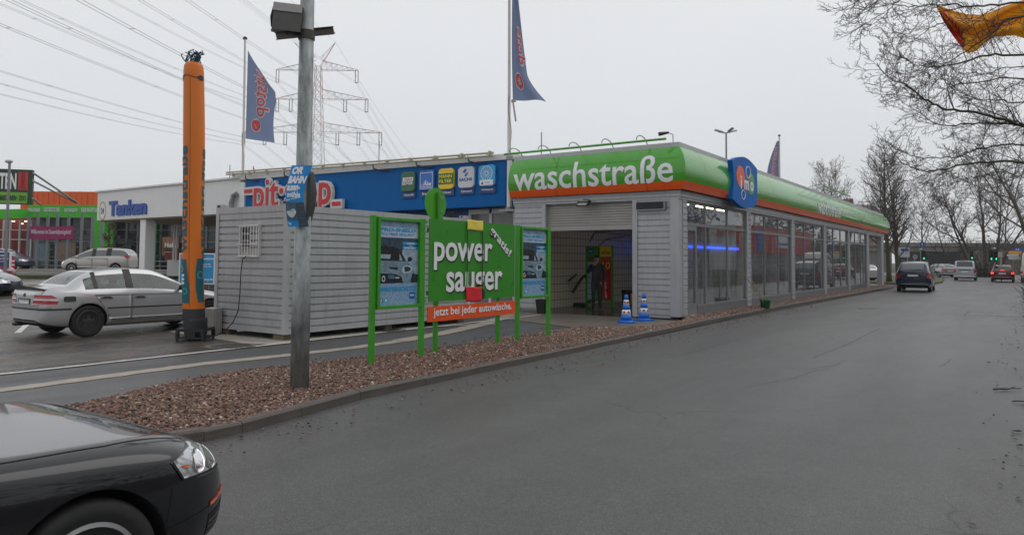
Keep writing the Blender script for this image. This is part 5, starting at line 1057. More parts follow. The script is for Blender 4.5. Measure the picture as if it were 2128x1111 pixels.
# pylon
PD = 180.; PA0 = PD*(655-1064)/F_PX
m_pr = M('pylon_red', (.44, .20, .19), .6); m_pw_ = M('pylon_white', (.42, .42, .42), .6); m_ins = M('insulator_dark', (.06, .055, .05), .4)
py_ = thing('power_pylon', 'red and white lattice power pylon with three crossarms behind the pole', 'pylon', tuple(L(PA0, PD, 0)))
mb = MB(m_pw_); mr_ = MB(m_pr)
def mem(a, b_, r=.09, red=False):
    r *= .62; (mr_ if red else mb).tube([L(PA0+a[0], PD+a[1], a[2]), L(PA0+b_[0], PD+b_[1], b_[2])], r, 4)
def hw_(z): return 3.6*(1-z/58)**1.1*.62+.42
zs = [0, 5, 10, 14.5, 18.5, 22, 25.5, 28.8, 32, 35, 37.5, 40, 42.5, 45, 47.5, 50]
for i in range(len(zs)-1):
    z0, z1 = zs[i], zs[i+1]; a, b_ = hw_(z0), hw_(z1); rd_ = (i//2) % 2 == 0 and i > 5
    for sx_, sy__ in ((1, 1), (1, -1), (-1, 1), (-1, -1)): mem((sx_*a, sy__*a, z0), (sx_*b_, sy__*b_, z1), .10, rd_)
    for s_ in (1, -1):
        mem((-a, s_*a, z0), (b_, s_*b_, z1), .06, rd_); mem((a, s_*a, z0), (-b_, s_*b_, z1), .06, rd_); mem((s_*a, -a, z0), (s_*b_, b_, z1), .06, rd_); mem((-b_, s_*b_, z1), (b_, s_*b_, z1), .06, rd_)
arms = ((33.2, -18.6, 16.3, 2.4), (41.6, -10.6, 12.7, 2.4), (49.0, -10.7, 10.0, 2.4)); ends = []
for zi, (z, al, ar, hgt) in enumerate(arms):
    for A in (al, ar):
        s_ = 1 if A > 0 else -1; n = 7; w = hw_(z)
        for i in range(n):
            t0, t1 = i/n, (i+1)/n; x0, x1 = s_*w+(A-s_*w)*t0, s_*w+(A-s_*w)*t1; h0, h1 = hgt*(1-t0)+.15, hgt*(1-t1)+.15; red = (i < 2 or i >= n-2)
            for q in (-w*(1-t0), w*(1-t0)):
                q1 = q*(1-t1)/(1-t0); mem((x0, q, z), (x1, q1, z), .08, red); mem((x0, q*.5, z+h0), (x1, q1*.5, z+h1), .08, red); mem((x0, q, z), (x1, q1*.5, z+h1), .045, red); mem((x1, q1, z), (x1, q1*.5, z+h1), .04, red)
for s_, dx in ((1, 4.2), (-1, -6.3)):
    for q in (-.5, .5): mem((s_*.5, q, 50), (dx, 0, 56.2), .09, True); mem((s_*.4, q, 52), (dx, 0, 56.2), .06); mem((s_*1.5, q*.7, 51.6), (s_*1.0, -q*.7, 53), .05)
mb.build('lattice', py_); mr_.build('red_lattice', py_)
attach = []
for zi, xs_ in ((0, (-18.5, -13.2, -8.0, 5.1, 10.4, 15.9)), (1, (-10.2, -6.8, 6.9, 12.3)), (2, (-10.3, 9.7))):
    z = arms[zi][0]
    for x in xs_:
        mi = MB(m_ins)
        for q in (-.35, .35): mi.tube([L(PA0+x+q, PD, z), L(PA0+x+q, PD, z-3.1)], .085, 6)
        mi.tube([L(PA0+x-.4, PD, z-3.1), L(PA0+x+.4, PD, z-3.1)], .09, 6); mi.build('insulator', py_); attach.append((x, z-3.2, zi))
m_wire = M('wire', (.10, .10, .11), .6)
nm_ = {0: 'lower', 1: 'middle', 2: 'upper'}; ordn = ['outermost', 'second', 'innermost']
def cat_line(name, label, x, z, sag1, sag2, pair, r, x2=0.):
    mb = MB(m_wire)
    def P(d, q): # parabola in two spans
        if d <= PD:
            t_ = (PD-d)/350; zz = z-sag1*4*t_*(1-t_)
        else:
            t_ = (d-PD)/350; zz = z-sag2*4*t_*(1-t_)
        return L(PA0+x+q+x2*(PD-d)/350, d, zz)
    ds = [530, 480, 430, 380, 330, 290, 250, 215, 180, 160, 140, 125, 110, 95, 82, 70, 58, 46, 35]
    for q in ((-.25, .25) if pair else (0,)): mb.tube([P(d, q) for d in ds], [max(r, .000115*abs(d)) for d in ds], 4)
    if pair:
        for d in (150, 118, 88, 62, 45): mb.tube([P(d, -.27), P(d, .27)], .02, 4)
    mb.build(name, label=label, cat='power line', group='power lines on the red and white pylon')
for x, z, zi in attach:
    side = 'left' if x < 0 else 'right'; same = sorted([abs(a_[0]) for a_ in attach if a_[2] == zi and (a_[0] < 0) == (x < 0)], reverse=True); k = same.index(abs(x)); w_ = ordn[k] if len(same) == 3 else (['outer', 'inner'][k] if len(same) == 2 else 'single')
    cat_line('power_line', f'{w_} twin wire power line on the {side} half of the {nm_[zi]} pylon arm', x, z, 9.5, 12, True, .018)
for x, w_ in ((4.2, 'right'), (-6.3, 'left')): cat_line('power_line', f'thin earth wire from the {w_} peak of the red and white pylon', x, 56.2, 7, 9, False, .012)
# four headed lamp, single lamp
m_lampg = M('lamp_grey', (.22, .23, .235), .5, metal=.3)
o = thing('street_lamp', 'tall grey lamp mast with four lamp heads beyond the car wash roof', 'street lamp', tuple(U(1511, 560, 60)-Vector((0, 0, 0)))); b_ = U(1511, 560, 60); b_.z = 0; o.location = b_
mb = MB(m_lampg); mb.tube([b_, b_+Vector((0, 0, 12.4))], [.10, .07], 10); mb.build('mast', o)
for k, an in enumerate((.25, 1.9, 3.2, 5.0)):
    dv = RV*math.cos(an)+FV*math.sin(an); t_ = b_+Vector((0, 0, 12.35)); sv = Vector((-dv.y, dv.x, 0)); mb = MB(m_lampg); mb.tube([t_, t_+dv*.35+Vector((0, 0, .06))], .03, 6)
    p0, p1 = t_+dv*.30+Vector((0, 0, .04)), t_+dv*.95+Vector((0, 0, .20)); vs = [p+sv*s_*w+Vector((0, 0, h)) for p, w in ((p0, .09), (p1, .14)) for s_, h in ((-1, 0), (1, 0), (.7, .12), (-.7, .12))]
    mb.add(vs, [(0, 1, 2, 3), (7, 6, 5, 4), (0, 4, 5, 1), (1, 5, 6, 2), (2, 6, 7, 3), (3, 7, 4, 0)]); mb.build('lamp_head', o)
b_ = L(-21.3, 31, .2); o = thing('street_lamp', 'slim grey lamp post with one small head at the left edge', 'street lamp', tuple(b_)); b_ = U(9, 606, 31); o.location = b_; tp = U(20, 338, 31)
mb = MB(m_lampg); mb.tube([b_-Vector((0, 0, .2)), tp], [.07, .05], 10); mb.build('mast', o)
mb = MB(M('lamp_hood', (.42, .43, .43), .4)); 
pts = []
mb.grid(lambda u, v: tp+RV*(-.03+.17*math.cos(u*6.283)*math.sin(v*3.1416))+FV*(.12*math.sin(u*6.283)*math.sin(v*3.1416))+Vector((0, 0, .05+.08*math.cos(v*3.1416))), 16, 8); mb.build('lamp_head', o, smooth=True)
# small antenna poles on the workshop roof
for px, y0, y1, d, lab in ((787, 293, 345, 29, 'thin upright aerial rod on the workshop roof, right of the pylon'), (477, 343, 365, 33, 'thin short rod at the left end of the workshop roof'), (526, 345, 362, 34, 'short rod with a tiny red pennant on the workshop roof'), (1125, 275, 312, 26, 'thin aerial rod behind the green lamp rail')):
    mb = MB(m_lampg); a, b_ = U(px, y1+12, d), U(px, y0, d); b_.x, b_.y = a.x, a.y; mb.tube([a, b_], .02, 5)
    if px == 526: mb.add([b_, b_+RV*.12-Vector((0, 0, .3)), b_-Vector((0, 0, .32))], [(0, 1, 2)], m_red)
    mb.build('aerial', label=lab, cat='aerial')
o = thing('roof_spotlight', 'small dark spotlight on a bent arm at the roof corner', 'spotlight', (-8.0, YB-.1, 4.95)); mb = MB(m_steel); mb.tube([(-7.88, YB+.02, 4.9), (-7.88, YB+.0, 5.18), (-7.98, YB-.1, 5.22)], .014, 6); mb.build('arm', o); mb = MB(m_black); mb.tube([(-7.97, YB-.08, 5.23), (-8.16, YB-.3, 5.17)], [.03, .06], 8); mb.build('head', o)
# ================================================================= TREES
m_bark = M('bark', (.062, .050, .040), .85, var=.35, scale=14, bump=.3); m_twig = M('twig', (.058, .044, .036), .85, var=.3, scale=4); m_twighaze = M('twig_haze', (.092, .078, .068), .9, var=.3, scale=4); m_moss = M('mossy_bark', (.060, .058, .034), .85, var=.4, scale=9, bump=.3)  # far crowns get a lighter twig colour that paints in haze
def branch(mb, p, d, ln, r, lvl, P, rng, rend=.35):
    """one branch as a wandering tapered tube, then its children"""
    k = P['seg'][lvl]; pts = [p]; d = d.normalized(); dirs = [d]
    for i in range(k):
        w = P['wander'][lvl]; d = (d+Vector((rng.uniform(-w, w), rng.uniform(-w, w), rng.uniform(-w, w)+P['up'][lvl]))).normalized(); p = p+d*ln/k; pts.append(p); dirs.append(d)
    rr = [max(P['rmin'], r*(1-(1-rend)*i/k)) for i in range(k+1)]
    mb.tube(pts, rr, P['sides'][lvl], caps=False)
    if lvl+1 >= len(P['seg']): return
    n = P['n'][lvl]; n = max(1, int(round(n*rng.uniform(.8, 1.2))))
    for j in range(n):
        t = P['t0'][lvl]+(1-P['t0'][lvl])*(j+rng.random())/n; t = min(t, .99); i = min(int(t*k), k-1); f = t*k-i; q = pts[i].lerp(pts[i+1], f); dd = dirs[i+1]
        an = rad(rng.uniform(*P['ang'][lvl])); az = j*2.4+rng.uniform(-.5, .5); o_ = dd.orthogonal().normalized(); o2 = dd.cross(o_); side = o_*math.cos(az)+o2*math.sin(az)
        if 'flat' in P: side = Vector((side.x, side.y, side.z*P['flat'])).normalized()
        nd = dd*math.cos(an)+side*math.sin(an); cl = ln*P['len'][lvl]*rng.uniform(.65, 1.15)*(1-P['taper'][lvl]*(t-P['t0'][lvl])); cr = max(P['rmin'], rr[i]*P['rad'][lvl]*rng.uniform(.75, 1.1))
        branch(mb, q, nd, cl, cr, lvl+1, P, rng)
def tree(name, label, base, h, r, P, seed, cat='tree', group=None, stems=None, mt=None):
    rng = random.Random(seed); o = thing(name, label, cat, tuple(base), group=group); base = Vector(base)
    tk, cw = MB(mt or m_bark), MB(m_twighaze)
    for (off, dr, hh, rr) in (stems or [((0, 0), (0, 0, 1), h, r)]):
        k = P['seg'][0]; p = base+Vector((*off, -.1)); d = Vector(dr).normalized(); pts = [p]; dirs = [d]
        for i in range(k):
            w = P['wander'][0]; d = (d+Vector((rng.uniform(-w, w), rng.uniform(-w, w), P['up'][0]))).normalized(); p = p+d*hh/k; pts.append(p); dirs.append(d)
        rs = [max(P['rmin'], rr*(1-.93*(i/k)**.9)) for i in range(k+1)]; rs[0] *= 1.25; tk.tube(pts, rs, 10)
        n = P['n'][0]
        for j in range(n):
            t = P['t0'][0]+(.985-P['t0'][0])*((j+rng.random())/n)**.9; i = min(int(t*k), k-1); q = pts[i].lerp(pts[i+1], t*k-i); dd = dirs[i+1]; an = rad(rng.uniform(*P['ang'][0])); az = j*2.4+rng.uniform(-.6, .6); o_ = dd.orthogonal().normalized(); o2 = dd.cross(o_); side = o_*math.cos(az)+o2*math.sin(az)
            nd = dd*math.cos(an)+side*math.sin(an); cl = hh*P['len'][0]*rng.uniform(.7, 1.15)*(1-P['taper'][0]*(t-P['t0'][0])); branch(cw, q, nd, cl, max(P['rmin'], rs[i]*P['rad'][0]), 1, P, rng)
    tk.build('trunk', o, smooth=True); cw.build('crown', o); return o
P_up = dict(seg=[12, 5, 4, 3], wander=[.04, .16, .22, .3], up=[.02, .13, .10, .08], sides=[8, 5, 4, 3], rmin=.0075, n=[54, 9, 6], t0=[.2, .25, .15], ang=[(38, 62), (25, 55), (25, 55)], len=[.34, .42, .42], taper=[.75, .4, .4], rad=[.42, .55, .6])
P_sp = dict(seg=[9, 6, 5, 4, 3], wander=[.10, .18, .24, .3, .35], up=[.0, .07, .05, .04, .03], sides=[10, 6, 4, 3, 3], rmin=.012, n=[15, 7, 5, 4], t0=[.3, .25, .15, .15], ang=[(30, 58), (28, 58), (28, 60), (30, 60)], len=[.55, .48, .45, .45], taper=[.5, .35, .35, .3], rad=[.55, .55, .55, .6])
def gp(px, py, d): v = U(px, py, d); v.z = 0; return v
TU = 'slender bare trees behind the car wash'
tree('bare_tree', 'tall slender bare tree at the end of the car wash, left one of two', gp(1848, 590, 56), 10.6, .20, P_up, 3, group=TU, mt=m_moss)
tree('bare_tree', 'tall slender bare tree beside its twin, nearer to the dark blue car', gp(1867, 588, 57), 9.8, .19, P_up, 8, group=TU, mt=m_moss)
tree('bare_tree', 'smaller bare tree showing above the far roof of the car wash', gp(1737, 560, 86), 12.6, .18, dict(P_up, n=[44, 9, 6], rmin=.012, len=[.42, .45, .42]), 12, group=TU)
b_ = gp(2050, 570, 84); st = []
for px, x_ in ((0, 0), (1, 1), (2, 2), (3, 3), (4, 4)): pass
stems = [((0, 0), (.02, .0, 1), 12.5, .26), ((.5, .4), (.18, .1, 1), 12.5, .22), ((-.4, .2), (-.30, -.12, 1), 12, .22), ((-.9, -.4), (-.52, -.25, 1), 11, .2), ((.9, .6), (.32, .2, 1), 11, .18)]
tree('bare_tree', 'many stemmed bare tree with ivy on its trunks beside the traffic lights', b_, 12, .25, dict(P_sp, n=[11, 7, 6, 4], t0=[.28, .25, .15, .15], len=[.38, .46, .45, .45]), 21, stems=stems)
mb = MB(M('ivy_leaf', (.028, .045, .018), .6, var=.4, scale=5))
for k in range(1500):
    off, dr, hh, rr = stems[random.randrange(5)]; z = random.random()**1.6*5; c = b_+Vector((*off, 0))+Vector(dr).normalized()*z; a = random.uniform(0, 6.28); c = c+Vector((math.cos(a), math.sin(a), 0))*(rr*(1-.05*z)+random.uniform(0, .12)); s_ = .09; u_ = Vector((random.uniform(-1, 1), random.uniform(-1, 1), random.uniform(-1, 1))).normalized(); w_ = u_.orthogonal().normalized()
    mb.add([c-u_*s_, c+w_*s_*.7, c+u_*s_, c-w_*s_*.7], [(0, 1, 2, 3)])
ivy = mb.build('ivy', label='dark green ivy climbing the trunks of the many stemmed tree', cat='ivy')
tree('bare_tree', 'leaning thin bare tree in front of the bridge, left of the many stemmed one', gp(1985, 570, 88), 9, .15, dict(P_sp, n=[8, 5, 4, 3], len=[.42, .46, .45, .45]), 33, stems=[((0, 0), (-.45, -.25, 1), 8.5, .14), ((.3, .2), (-.75, -.4, 1), 7.5, .1)])
tree('bare_tree', 'large bare tree at the right edge behind the direction signs', gp(2150, 575, 74), 14, .3, dict(P_sp, n=[14, 7, 5, 4]), 45, mt=m_moss)
tree('bare_tree', 'broad bare tree beyond the bridge in the gap between the tree groups', gp(1925, 545, 140), 15, .22, dict(P_sp, n=[14, 7, 6, 4], rmin=.016), 51)
tree('bare_tree', 'far bare tree beyond the bridge near the right edge', gp(2100, 545, 135), 17, .24, dict(P_sp, n=[14, 7, 6, 4], rmin=.016), 57)
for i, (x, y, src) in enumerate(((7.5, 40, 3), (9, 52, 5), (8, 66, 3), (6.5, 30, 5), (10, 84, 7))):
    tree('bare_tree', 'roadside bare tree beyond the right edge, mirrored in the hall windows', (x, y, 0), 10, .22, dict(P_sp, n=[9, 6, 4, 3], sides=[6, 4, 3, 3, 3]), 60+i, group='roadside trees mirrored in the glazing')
# big tree overhanging the road at the upper right: limbs laid out in space, twigs grown from them
rng = random.Random(5); BT = Vector((3.6, 16.5, 0)); ot = thing('roadside_tree', 'large bare tree reaching in from the right edge with many drooping branches', 'tree', tuple(BT))
tk, cw = MB(m_moss), MB(m_twig)
tk.tube([BT+Vector((0, 0, -.1)), BT+Vector((0, .1, 2)), BT+Vector((.1, 0, 4.5)), BT+Vector((.0, .1, 8)), BT+Vector((.2, .2, 12))], [.34, .28, .25, .18, .08], 14)
P_b = dict(seg=[8, 5, 4, 3], wander=[.1, .17, .24, .3], up=[0, .035, .05, .05], sides=[7, 5, 4, 3], rmin=.0026, n=[0, 5, 4], t0=[.1, .15, .12], ang=[(25, 55), (25, 60), (25, 60)], len=[.4, .46, .46], taper=[.4, .4, .3], rad=[.55, .55, .6], flat=.75)
limbs = [ # (photo px, py, depth) polyline, radius, start height on trunk, twig length
 ([(2128, 338, 12.2), (2039, 337, 11.8), (1960, 350, 11.5), (1918, 356, 11.3), (1880, 341, 11.2), (1852, 310, 11.1)], .026, 2.6),
 ([(2128, 258, 12.0), (2110, 256, 11.8), (2040, 235, 11.4), (1968, 226, 11.0), (1920, 205, 10.8), (1880, 175, 10.7), (1850, 165, 10.6), (1822, 130, 10.5)], .034, 3.2),
 ([(2128, 262, 12.6), (2064, 256, 12.3), (2010, 257, 12.1), (1955, 262, 12.0), (1900, 226, 11.9), (1860, 200, 11.8)], .024, 3.3),
 ([(2128, 116, 11.2), (2046, 117, 11.0), (1990, 132, 10.8), (1940, 138, 10.6), (1895, 130, 10.5), (1852, 100, 10.4)], .024, 4.4),
 ([(2128, 34, 10.2), (2064, 66, 10.3), (2010, 105, 10.4), (1950, 142, 10.6), (1915, 180, 10.7)], .021, 5.4),
 ([(2128, 165, 12.4), (2030, 170, 12.2), (1975, 180, 12.0), (1935, 205, 11.9), (1905, 200, 11.8)], .018, 3.8),
 ([(2128, 300, 12.8), (2040, 308, 12.5), (1992, 325, 12.3), (1930, 328, 12.1), (1880, 318, 12.0), (1855, 305, 12.0)], .020, 3.0),
 ([(2128, 8, 10.6), (2030, 14, 10.5), (1960, 8, 10.4), (1900, 14, 10.2), (1850, 8, 10.1), (1800, -10, 10.0)], .020, 5.6),
 ([(2128, 62, 11.8), (2050, 52, 11.6), (1990, 40, 11.5), (1940, 55, 11.4), (1900, 80, 11.4), (1870, 70, 11.4)], .018, 5.0),
 ([(1900, -30, 10.2), (1860, 8, 10.1), (1830, 40, 10.0), (1790, 62, 10.0)], .011, None),
 ([(1860, -40, 10.0), (1830, -5, 10.0), (1800, 14, 9.9), (1775, 18, 9.9)], .009, None),
 ([(2128, 215, 11.0), (2080, 208, 10.9), (2020, 205, 10.8), (1960, 165, 10.6), (1920, 150, 10.6)], .015, 3.6),
 ([(2128, 140, 13.2), (2060, 150, 13.1), (2000, 160, 13.0), (1950, 110, 12.9)], .015, 4.0),
 ([(2140, 372, 12.6), (2080, 352, 12.4), (2045, 365, 12.3), (2010, 372, 12.3)], .012, 2.6)]
for li, (pl, r, hz) in enumerate(limbs):
    pts = [U(*q) for q in pl]
    if hz is not None: pts = [BT+Vector((0, 0, hz)), BT.lerp(Vector((pts[0].x, pts[0].y, 0)), .55)+Vector((0, 0, (hz+pts[0].z)/2+.1))]+pts
    # smooth densify
    dn = []
    for i in range(len(pts)-1):
        p0, p1, p2, p3 = pts[max(0, i-1)], pts[i], pts[i+1], pts[min(len(pts)-1, i+2)]
        for j in range(5):
            t = j/5; dn.append(.5*((2*p1)+(p2-p0)*t+(2*p0-5*p1+4*p2-p3)*t*t+(3*p1-p0-3*p2+p3)*t**3)+Vector((rng.uniform(-.012, .012), rng.uniform(-.012, .012), rng.uniform(-.02, .02))))
    dn.append(pts[-1]); k = len(dn); rs = [max(.0035, .72*r*(1.6-1.42*(i/(k-1))**.8)) for i in range(k)]; (tk if hz is not None else cw).tube(dn, rs, 7, caps=False)
    for i in range(3, k):
        if hz is not None and i < 8: continue
        nb = 1 if i % 2 else 2
        for q in range(nb):
            if rng.random() < .27: continue
            dd = (dn[i]-dn[i-1]).normalized(); az = rng.uniform(0, 6.28); o_ = dd.orthogonal().normalized(); o2 = dd.cross(o_); an = rad(rng.uniform(25, 70)); nd = dd*math.cos(an)+(o_*math.cos(az)+o2*math.sin(az))*math.sin(an); nd.z += .1
            branch(cw, dn[i], nd, rng.uniform(.35, .95)*(1.1-.5*i/k), max(.004, rs[i]*.42), 1, P_b, rng)
tk.build('trunk', ot, smooth=True); cw.build('crown', ot)
# yellow and red cloth banner caught in its branches
m_yel = flag_mat('banner_yellow', srgb(238, 168, 16), .4); m_yel2 = flag_mat('banner_gold', srgb(226, 150, 14), .35); m_bred = flag_mat('banner_red', srgb(200, 26, 36), .35)
ban = thing('cloth_banner', 'yellow and red fabric banner tangled in the overhanging branches', 'banner', tuple(U(2030, 60, 11.4)))
topc = [(1944, 9), (1962, 16), (1985, 24), (2010, 30), (2035, 31), (2060, 25), (2085, 14), (2110, 5), (2128, 0), (2160, -12), (2200, -20)]
botc = [(1946, 14), (1960, 44), (1978, 72), (1996, 96), (2010, 112), (2030, 106), (2046, 90), (2068, 76), (2110, 74), (2128, 80), (2200, 90)]
def lerp_curve(c, u):
    x = u*(len(c)-1); i = min(int(x), len(c)-2); f = x-i; return (c[i][0]*(1-f)+c[i+1][0]*f, c[i][1]*(1-f)+c[i+1][1]*f)
def bfn(u, v, l=0.):
    a, b_ = lerp_curve(topc, u), lerp_curve(botc, u); q = (a[0]*(1-v)+b_[0]*v, a[1]*(1-v)+b_[1]*v); return U(q[0], q[1], 11.5+.12*math.sin(v*9+u*5)+.10*math.sin(u*14)*v-l)
mb = MB(m_yel2); mb.grid(lambda u, v: bfn(u, v*.52), 50, 8); mb.use(m_yel); mb.grid(lambda u, v: bfn(u, .52+v*.48), 50, 8); mb.build('cloth', ban, smooth=True)
mb = MB(m_bred); mb.grid(lambda u, v: bfn(.02+u*.30+.02*v, .70+v*.295, .02), 22, 5); mb.grid(lambda u, v: bfn(.10+u*.20, .28+.30*u+v*.20, .02), 14, 4); mb.build('red_panel', ban, smooth=True)
mb = MB(m_yel)
for i in range(5): mb.grid(lambda u, v: bfn(.13+i*.033+u*.008+.012*v, .32+.055*i+v*.15, .035), 1, 3)
mb.grid(lambda u, v: bfn(.05+u*.26, .66+.16*u+v*.03, .035), 14, 1)
mb.use(M('banner_ink', srgb(190, 60, 20), .7)); put_text(mb, 'ASSERBEUTEL', None, None, None, .50, .22, -.005, fn=lambda u, v, l: bfn(.42+u, .68-v-.0*u, .03), cell=.03, dep=0); mb.build('print', ban)
# ================================================================= BRIDGE AND FAR RIGHT
BD = 122.
def bp_(a, dd, z): return L(a, BD+dd, z)
br_ = thing('road_bridge', 'grey concrete road bridge crossing behind the trees with railing', 'bridge', tuple(bp_(75, 0, 0)))
m_bc = M('bridge_concrete', (.19, .18, .165), .8, var=.3, scale=.5); A0, A1 = 50, 130
def lbox(mb, a0, a1, d0, d1, z0, z1, mat=None): mb.add([L(a, d, z) for z in (z0, z1) for a, d in ((a0, d0), (a1, d0), (a1, d1), (a0, d1))], [(0, 3, 2, 1), (4, 5, 6, 7), (0, 1, 5, 4), (1, 2, 6, 5), (2, 3, 7, 6), (3, 0, 4, 7)], mat)
mb = MB(m_bc); lbox(mb, A0, A1, BD, BD+10, 3.5, 4.35); lbox(mb, A0, A1, BD-.3, BD+.2, 4.351, 5.0); mb.build('deck', br_)
mb = MB(M('railing_grey', (.12, .12, .12), .6)); 
for z in (5.3,): lbox(mb, A0, A1, BD-.1, BD-.05, z, z+.06)
for i in range(40): lbox(mb, A0+i*2, A0+i*2+.05, BD-.1, BD-.05, 5.0, 5.3)
mb.build('railing', br_)
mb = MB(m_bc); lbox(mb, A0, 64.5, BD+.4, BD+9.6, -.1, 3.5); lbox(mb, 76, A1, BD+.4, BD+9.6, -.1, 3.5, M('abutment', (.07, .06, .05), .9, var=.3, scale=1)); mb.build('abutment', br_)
# embankment slope and thicket
em = MB(M('embankment_soil', (.045, .034, .022), .95, var=.4, scale=.7, bump=.5, bscale=4)); n = 40
def efn(u, v): a = 58+u*62; d = 92+v*30.5; h = 3.7*smooth(v*1.5)*smooth((a-70)/7+.0); return L(a, d, -.03+h+.15*noise.noise(Vector((a*.5, d*.5, 0)))*smooth(v*4))
em.grid(efn, 44, 20); em.build('embankment', kind='structure', smooth=True)
th = MB(M('bramble_twig', (.052, .034, .026), .9, var=.4, scale=2)); rng = random.Random(9)
for k in range(5200):
    u, v = rng.random(), rng.random()**.7; p = efn(u, v)
    a_ = p.dot(RV); 
    if a_ < 68: continue
    hgt = rng.uniform(.8, 2.6); d = Vector((rng.uniform(-.6, .6), rng.uniform(-.6, .6), 1)).normalized()
    th.tube([p, p+d*hgt*.5, p+(d+Vector((rng.uniform(-.4, .4), rng.uniform(-.4, .4), 0)))*hgt*.9], [.03, .022, .012], 3, caps=False)
th.build('thicket', label='brown leafless bramble thicket covering the bridge embankment', cat='thicket', kind='stuff')
# hedge strip at the right edge in the distance
hd = MB(M('hedge_twig', (.085, .05, .04), .9, var=.4, scale=2)); rng = random.Random(19)
for k in range(1500):
    y = rng.uniform(24, 66); p = Vector((rng.uniform(.15, 1.3)+.004*y, y, 0)); hgt = rng.uniform(.3, 1.1); d = Vector((rng.uniform(-.5, .4), rng.uniform(-.5, .5), 1)).normalized(); hd.tube([p, p+d*hgt*.5, p+(d+Vector((rng.uniform(-.4, .4), rng.uniform(-.4, .4), 0)))*hgt], [.014, .010, .005], 3, caps=False)
hd.build('hedge', label='low reddish brown bare hedge along the right road edge', cat='hedge', kind='stuff')
# signals and signs
m_sig = M('signal_black', (.012, .012, .012), .5); m_go = M('signal_green', (.05, 1, .45), .5, emit=1.3)
def signal(label, px, pyb, d, heads, topy):
    b_ = U(px, pyb, d); o = thing('traffic_light', label, 'traffic light', (b_.x, b_.y, 0), group='green traffic lights at the junction'); t_ = U(px, topy, d); mb = MB(m_galv); mb.tube([(b_.x, b_.y, 0), (b_.x, b_.y, t_.z)], .07, 8); mb.lathe([(0, .1), (.14, 0), (.14, -.1), (.0, -.1)], (b_.x, b_.y, t_.z+.1), 10); mb.build('post', o)
    for hx, hy in heads:
        c = U(hx, hy, d-.25); mb = MB(m_sig); mb.add([c+RV*x+FV*y+Vector((0, 0, z)) for z in (-.22, .78) for x, y in ((-.17, -.02), (.17, -.02), (.13, .22), (-.13, .22))], [(0, 3, 2, 1), (4, 5, 6, 7), (0, 1, 5, 4), (1, 2, 6, 5), (2, 3, 7, 6), (3, 0, 4, 7)])
        for k in range(3): mb.tube([c-FV*.02+Vector((0, 0, .02+k*.27)), c-FV*.16+Vector((0, 0, .01+k*.27))], .115, 12, caps=False)
        hh = mb.build('signal_head', o); mb = MB(m_go); mb.add([c-FV*.025+RV*.105*math.cos(i*.524)+Vector((0, 0, .02+.105*math.sin(i*.524))) for i in range(12)], [tuple(range(12))]); mb.build('green_lens', hh)
    mb = MB(m_galv); c = U(px, heads[0][1]-12, d); mb.tube([U(heads[0][0], heads[0][1]-22, d-.1), U(heads[-1][0]+.1, heads[-1][1]-22, d-.1)], .03, 6); mb.build('crossbar', o); return o
signal('double traffic light with two green arrows above the red car', 2068, 584, 62.8, [(2059, 538), (2069.5+9.5-10, 538)] and [(2059, 538), (2069, 538)], 518)
signal('single green traffic light behind the silver van roof', 2018, 580, 74, [(2019, 536)], 530)
signal('single green traffic light above the roof of the dark blue car', 1915, 585, 70, [(1919, 537)], 520)
m_sb = M('road_sign_blue', srgb(20, 78, 170), .4); m_sy = M('road_sign_yellow', srgb(232, 160, 20), .4); m_sw = M('road_sign_white', (.55, .57, .58), .4)
o = thing('direction_sign', 'stacked blue, yellow and white direction boards at the right edge', 'sign', tuple(gp(2116, 580, 64)))
for px in (2106, 2124): b_ = U(px, 575, 64); mb = MB(m_galv); mb.tube([(b_.x, b_.y, 0), (b_.x, b_.y, 2.95)], .04, 8); mb.build('post', o)
for i, (x0, x1, y0, y1, mt, tx) in enumerate(((2103, 2126, 515, 520.5, m_sb, 'A 2'), (2098, 2121, 521.5, 527, m_sy, ''), (2095, 2117, 527.5, 533, m_sw, ''), (2098, 2121, 533.5, 539, m_sw, ''))):
    a, b_ = U(x0, y1, 63.9), U(x1, y0, 63.9); w = (b_-a).dot(RV); hgt = b_.z-a.z; mb = MB(mt); mb.prism([(0, 0), (w, 0), (w, hgt), (0, hgt), (-hgt*.5, hgt/2)] if i > 0 else [(0, 0), (w, 0), (w+hgt*.5, hgt/2), (w, hgt), (0, hgt)], a, RV, Z_, -.03); bd = mb.build('board', o)
    if tx: mb = MB(m_letter); put_text(mb, tx, a+RV*w*.3+Vector((0, 0, .04))-FV*.01, RV, Z_, w*.35, hgt*.6, .02, .004); mb.build('lettering', bd)
o = thing('signal_box', 'pale equipment post with a beige box beside the double traffic light', 'post', tuple(gp(2081, 583, 66))); b_ = U(2081, 583, 66); mb = MB(M('beige_post', (.36, .34, .29), .6)); mb.tube([(b_.x, b_.y, 0), (b_.x, b_.y, 2.5)], .07, 8); mb.build('post', o); mb = MB(M('beige_post', (0, 0, 0))); c = U(2079, 529, 65.9); mb.add([c+RV*x+FV*y+Vector((0, 0, z)) for z in (-.25, .25) for x, y in ((-.14, -.1), (.14, -.1), (.14, .1), (-.14, .1))], [(0, 3, 2, 1), (4, 5, 6, 7), (0, 1, 5, 4), (1, 2, 6, 5), (2, 3, 7, 6), (3, 0, 4, 7)]); mb.build('box', o)
o = thing('direction_sign', 'white route map board with blue field in front of the bridge', 'sign', tuple(gp(1877, 560, 92))); a = U(1862, 534, 92); w, hgt = 1.75, 1.25
for q in (.2, 1.5): mb = MB(m_galv); p = a+RV*q+FV*.06; mb.tube([(p.x, p.y, 0), (p.x, p.y, a.z+hgt)], .05, 8); mb.build('post', o)
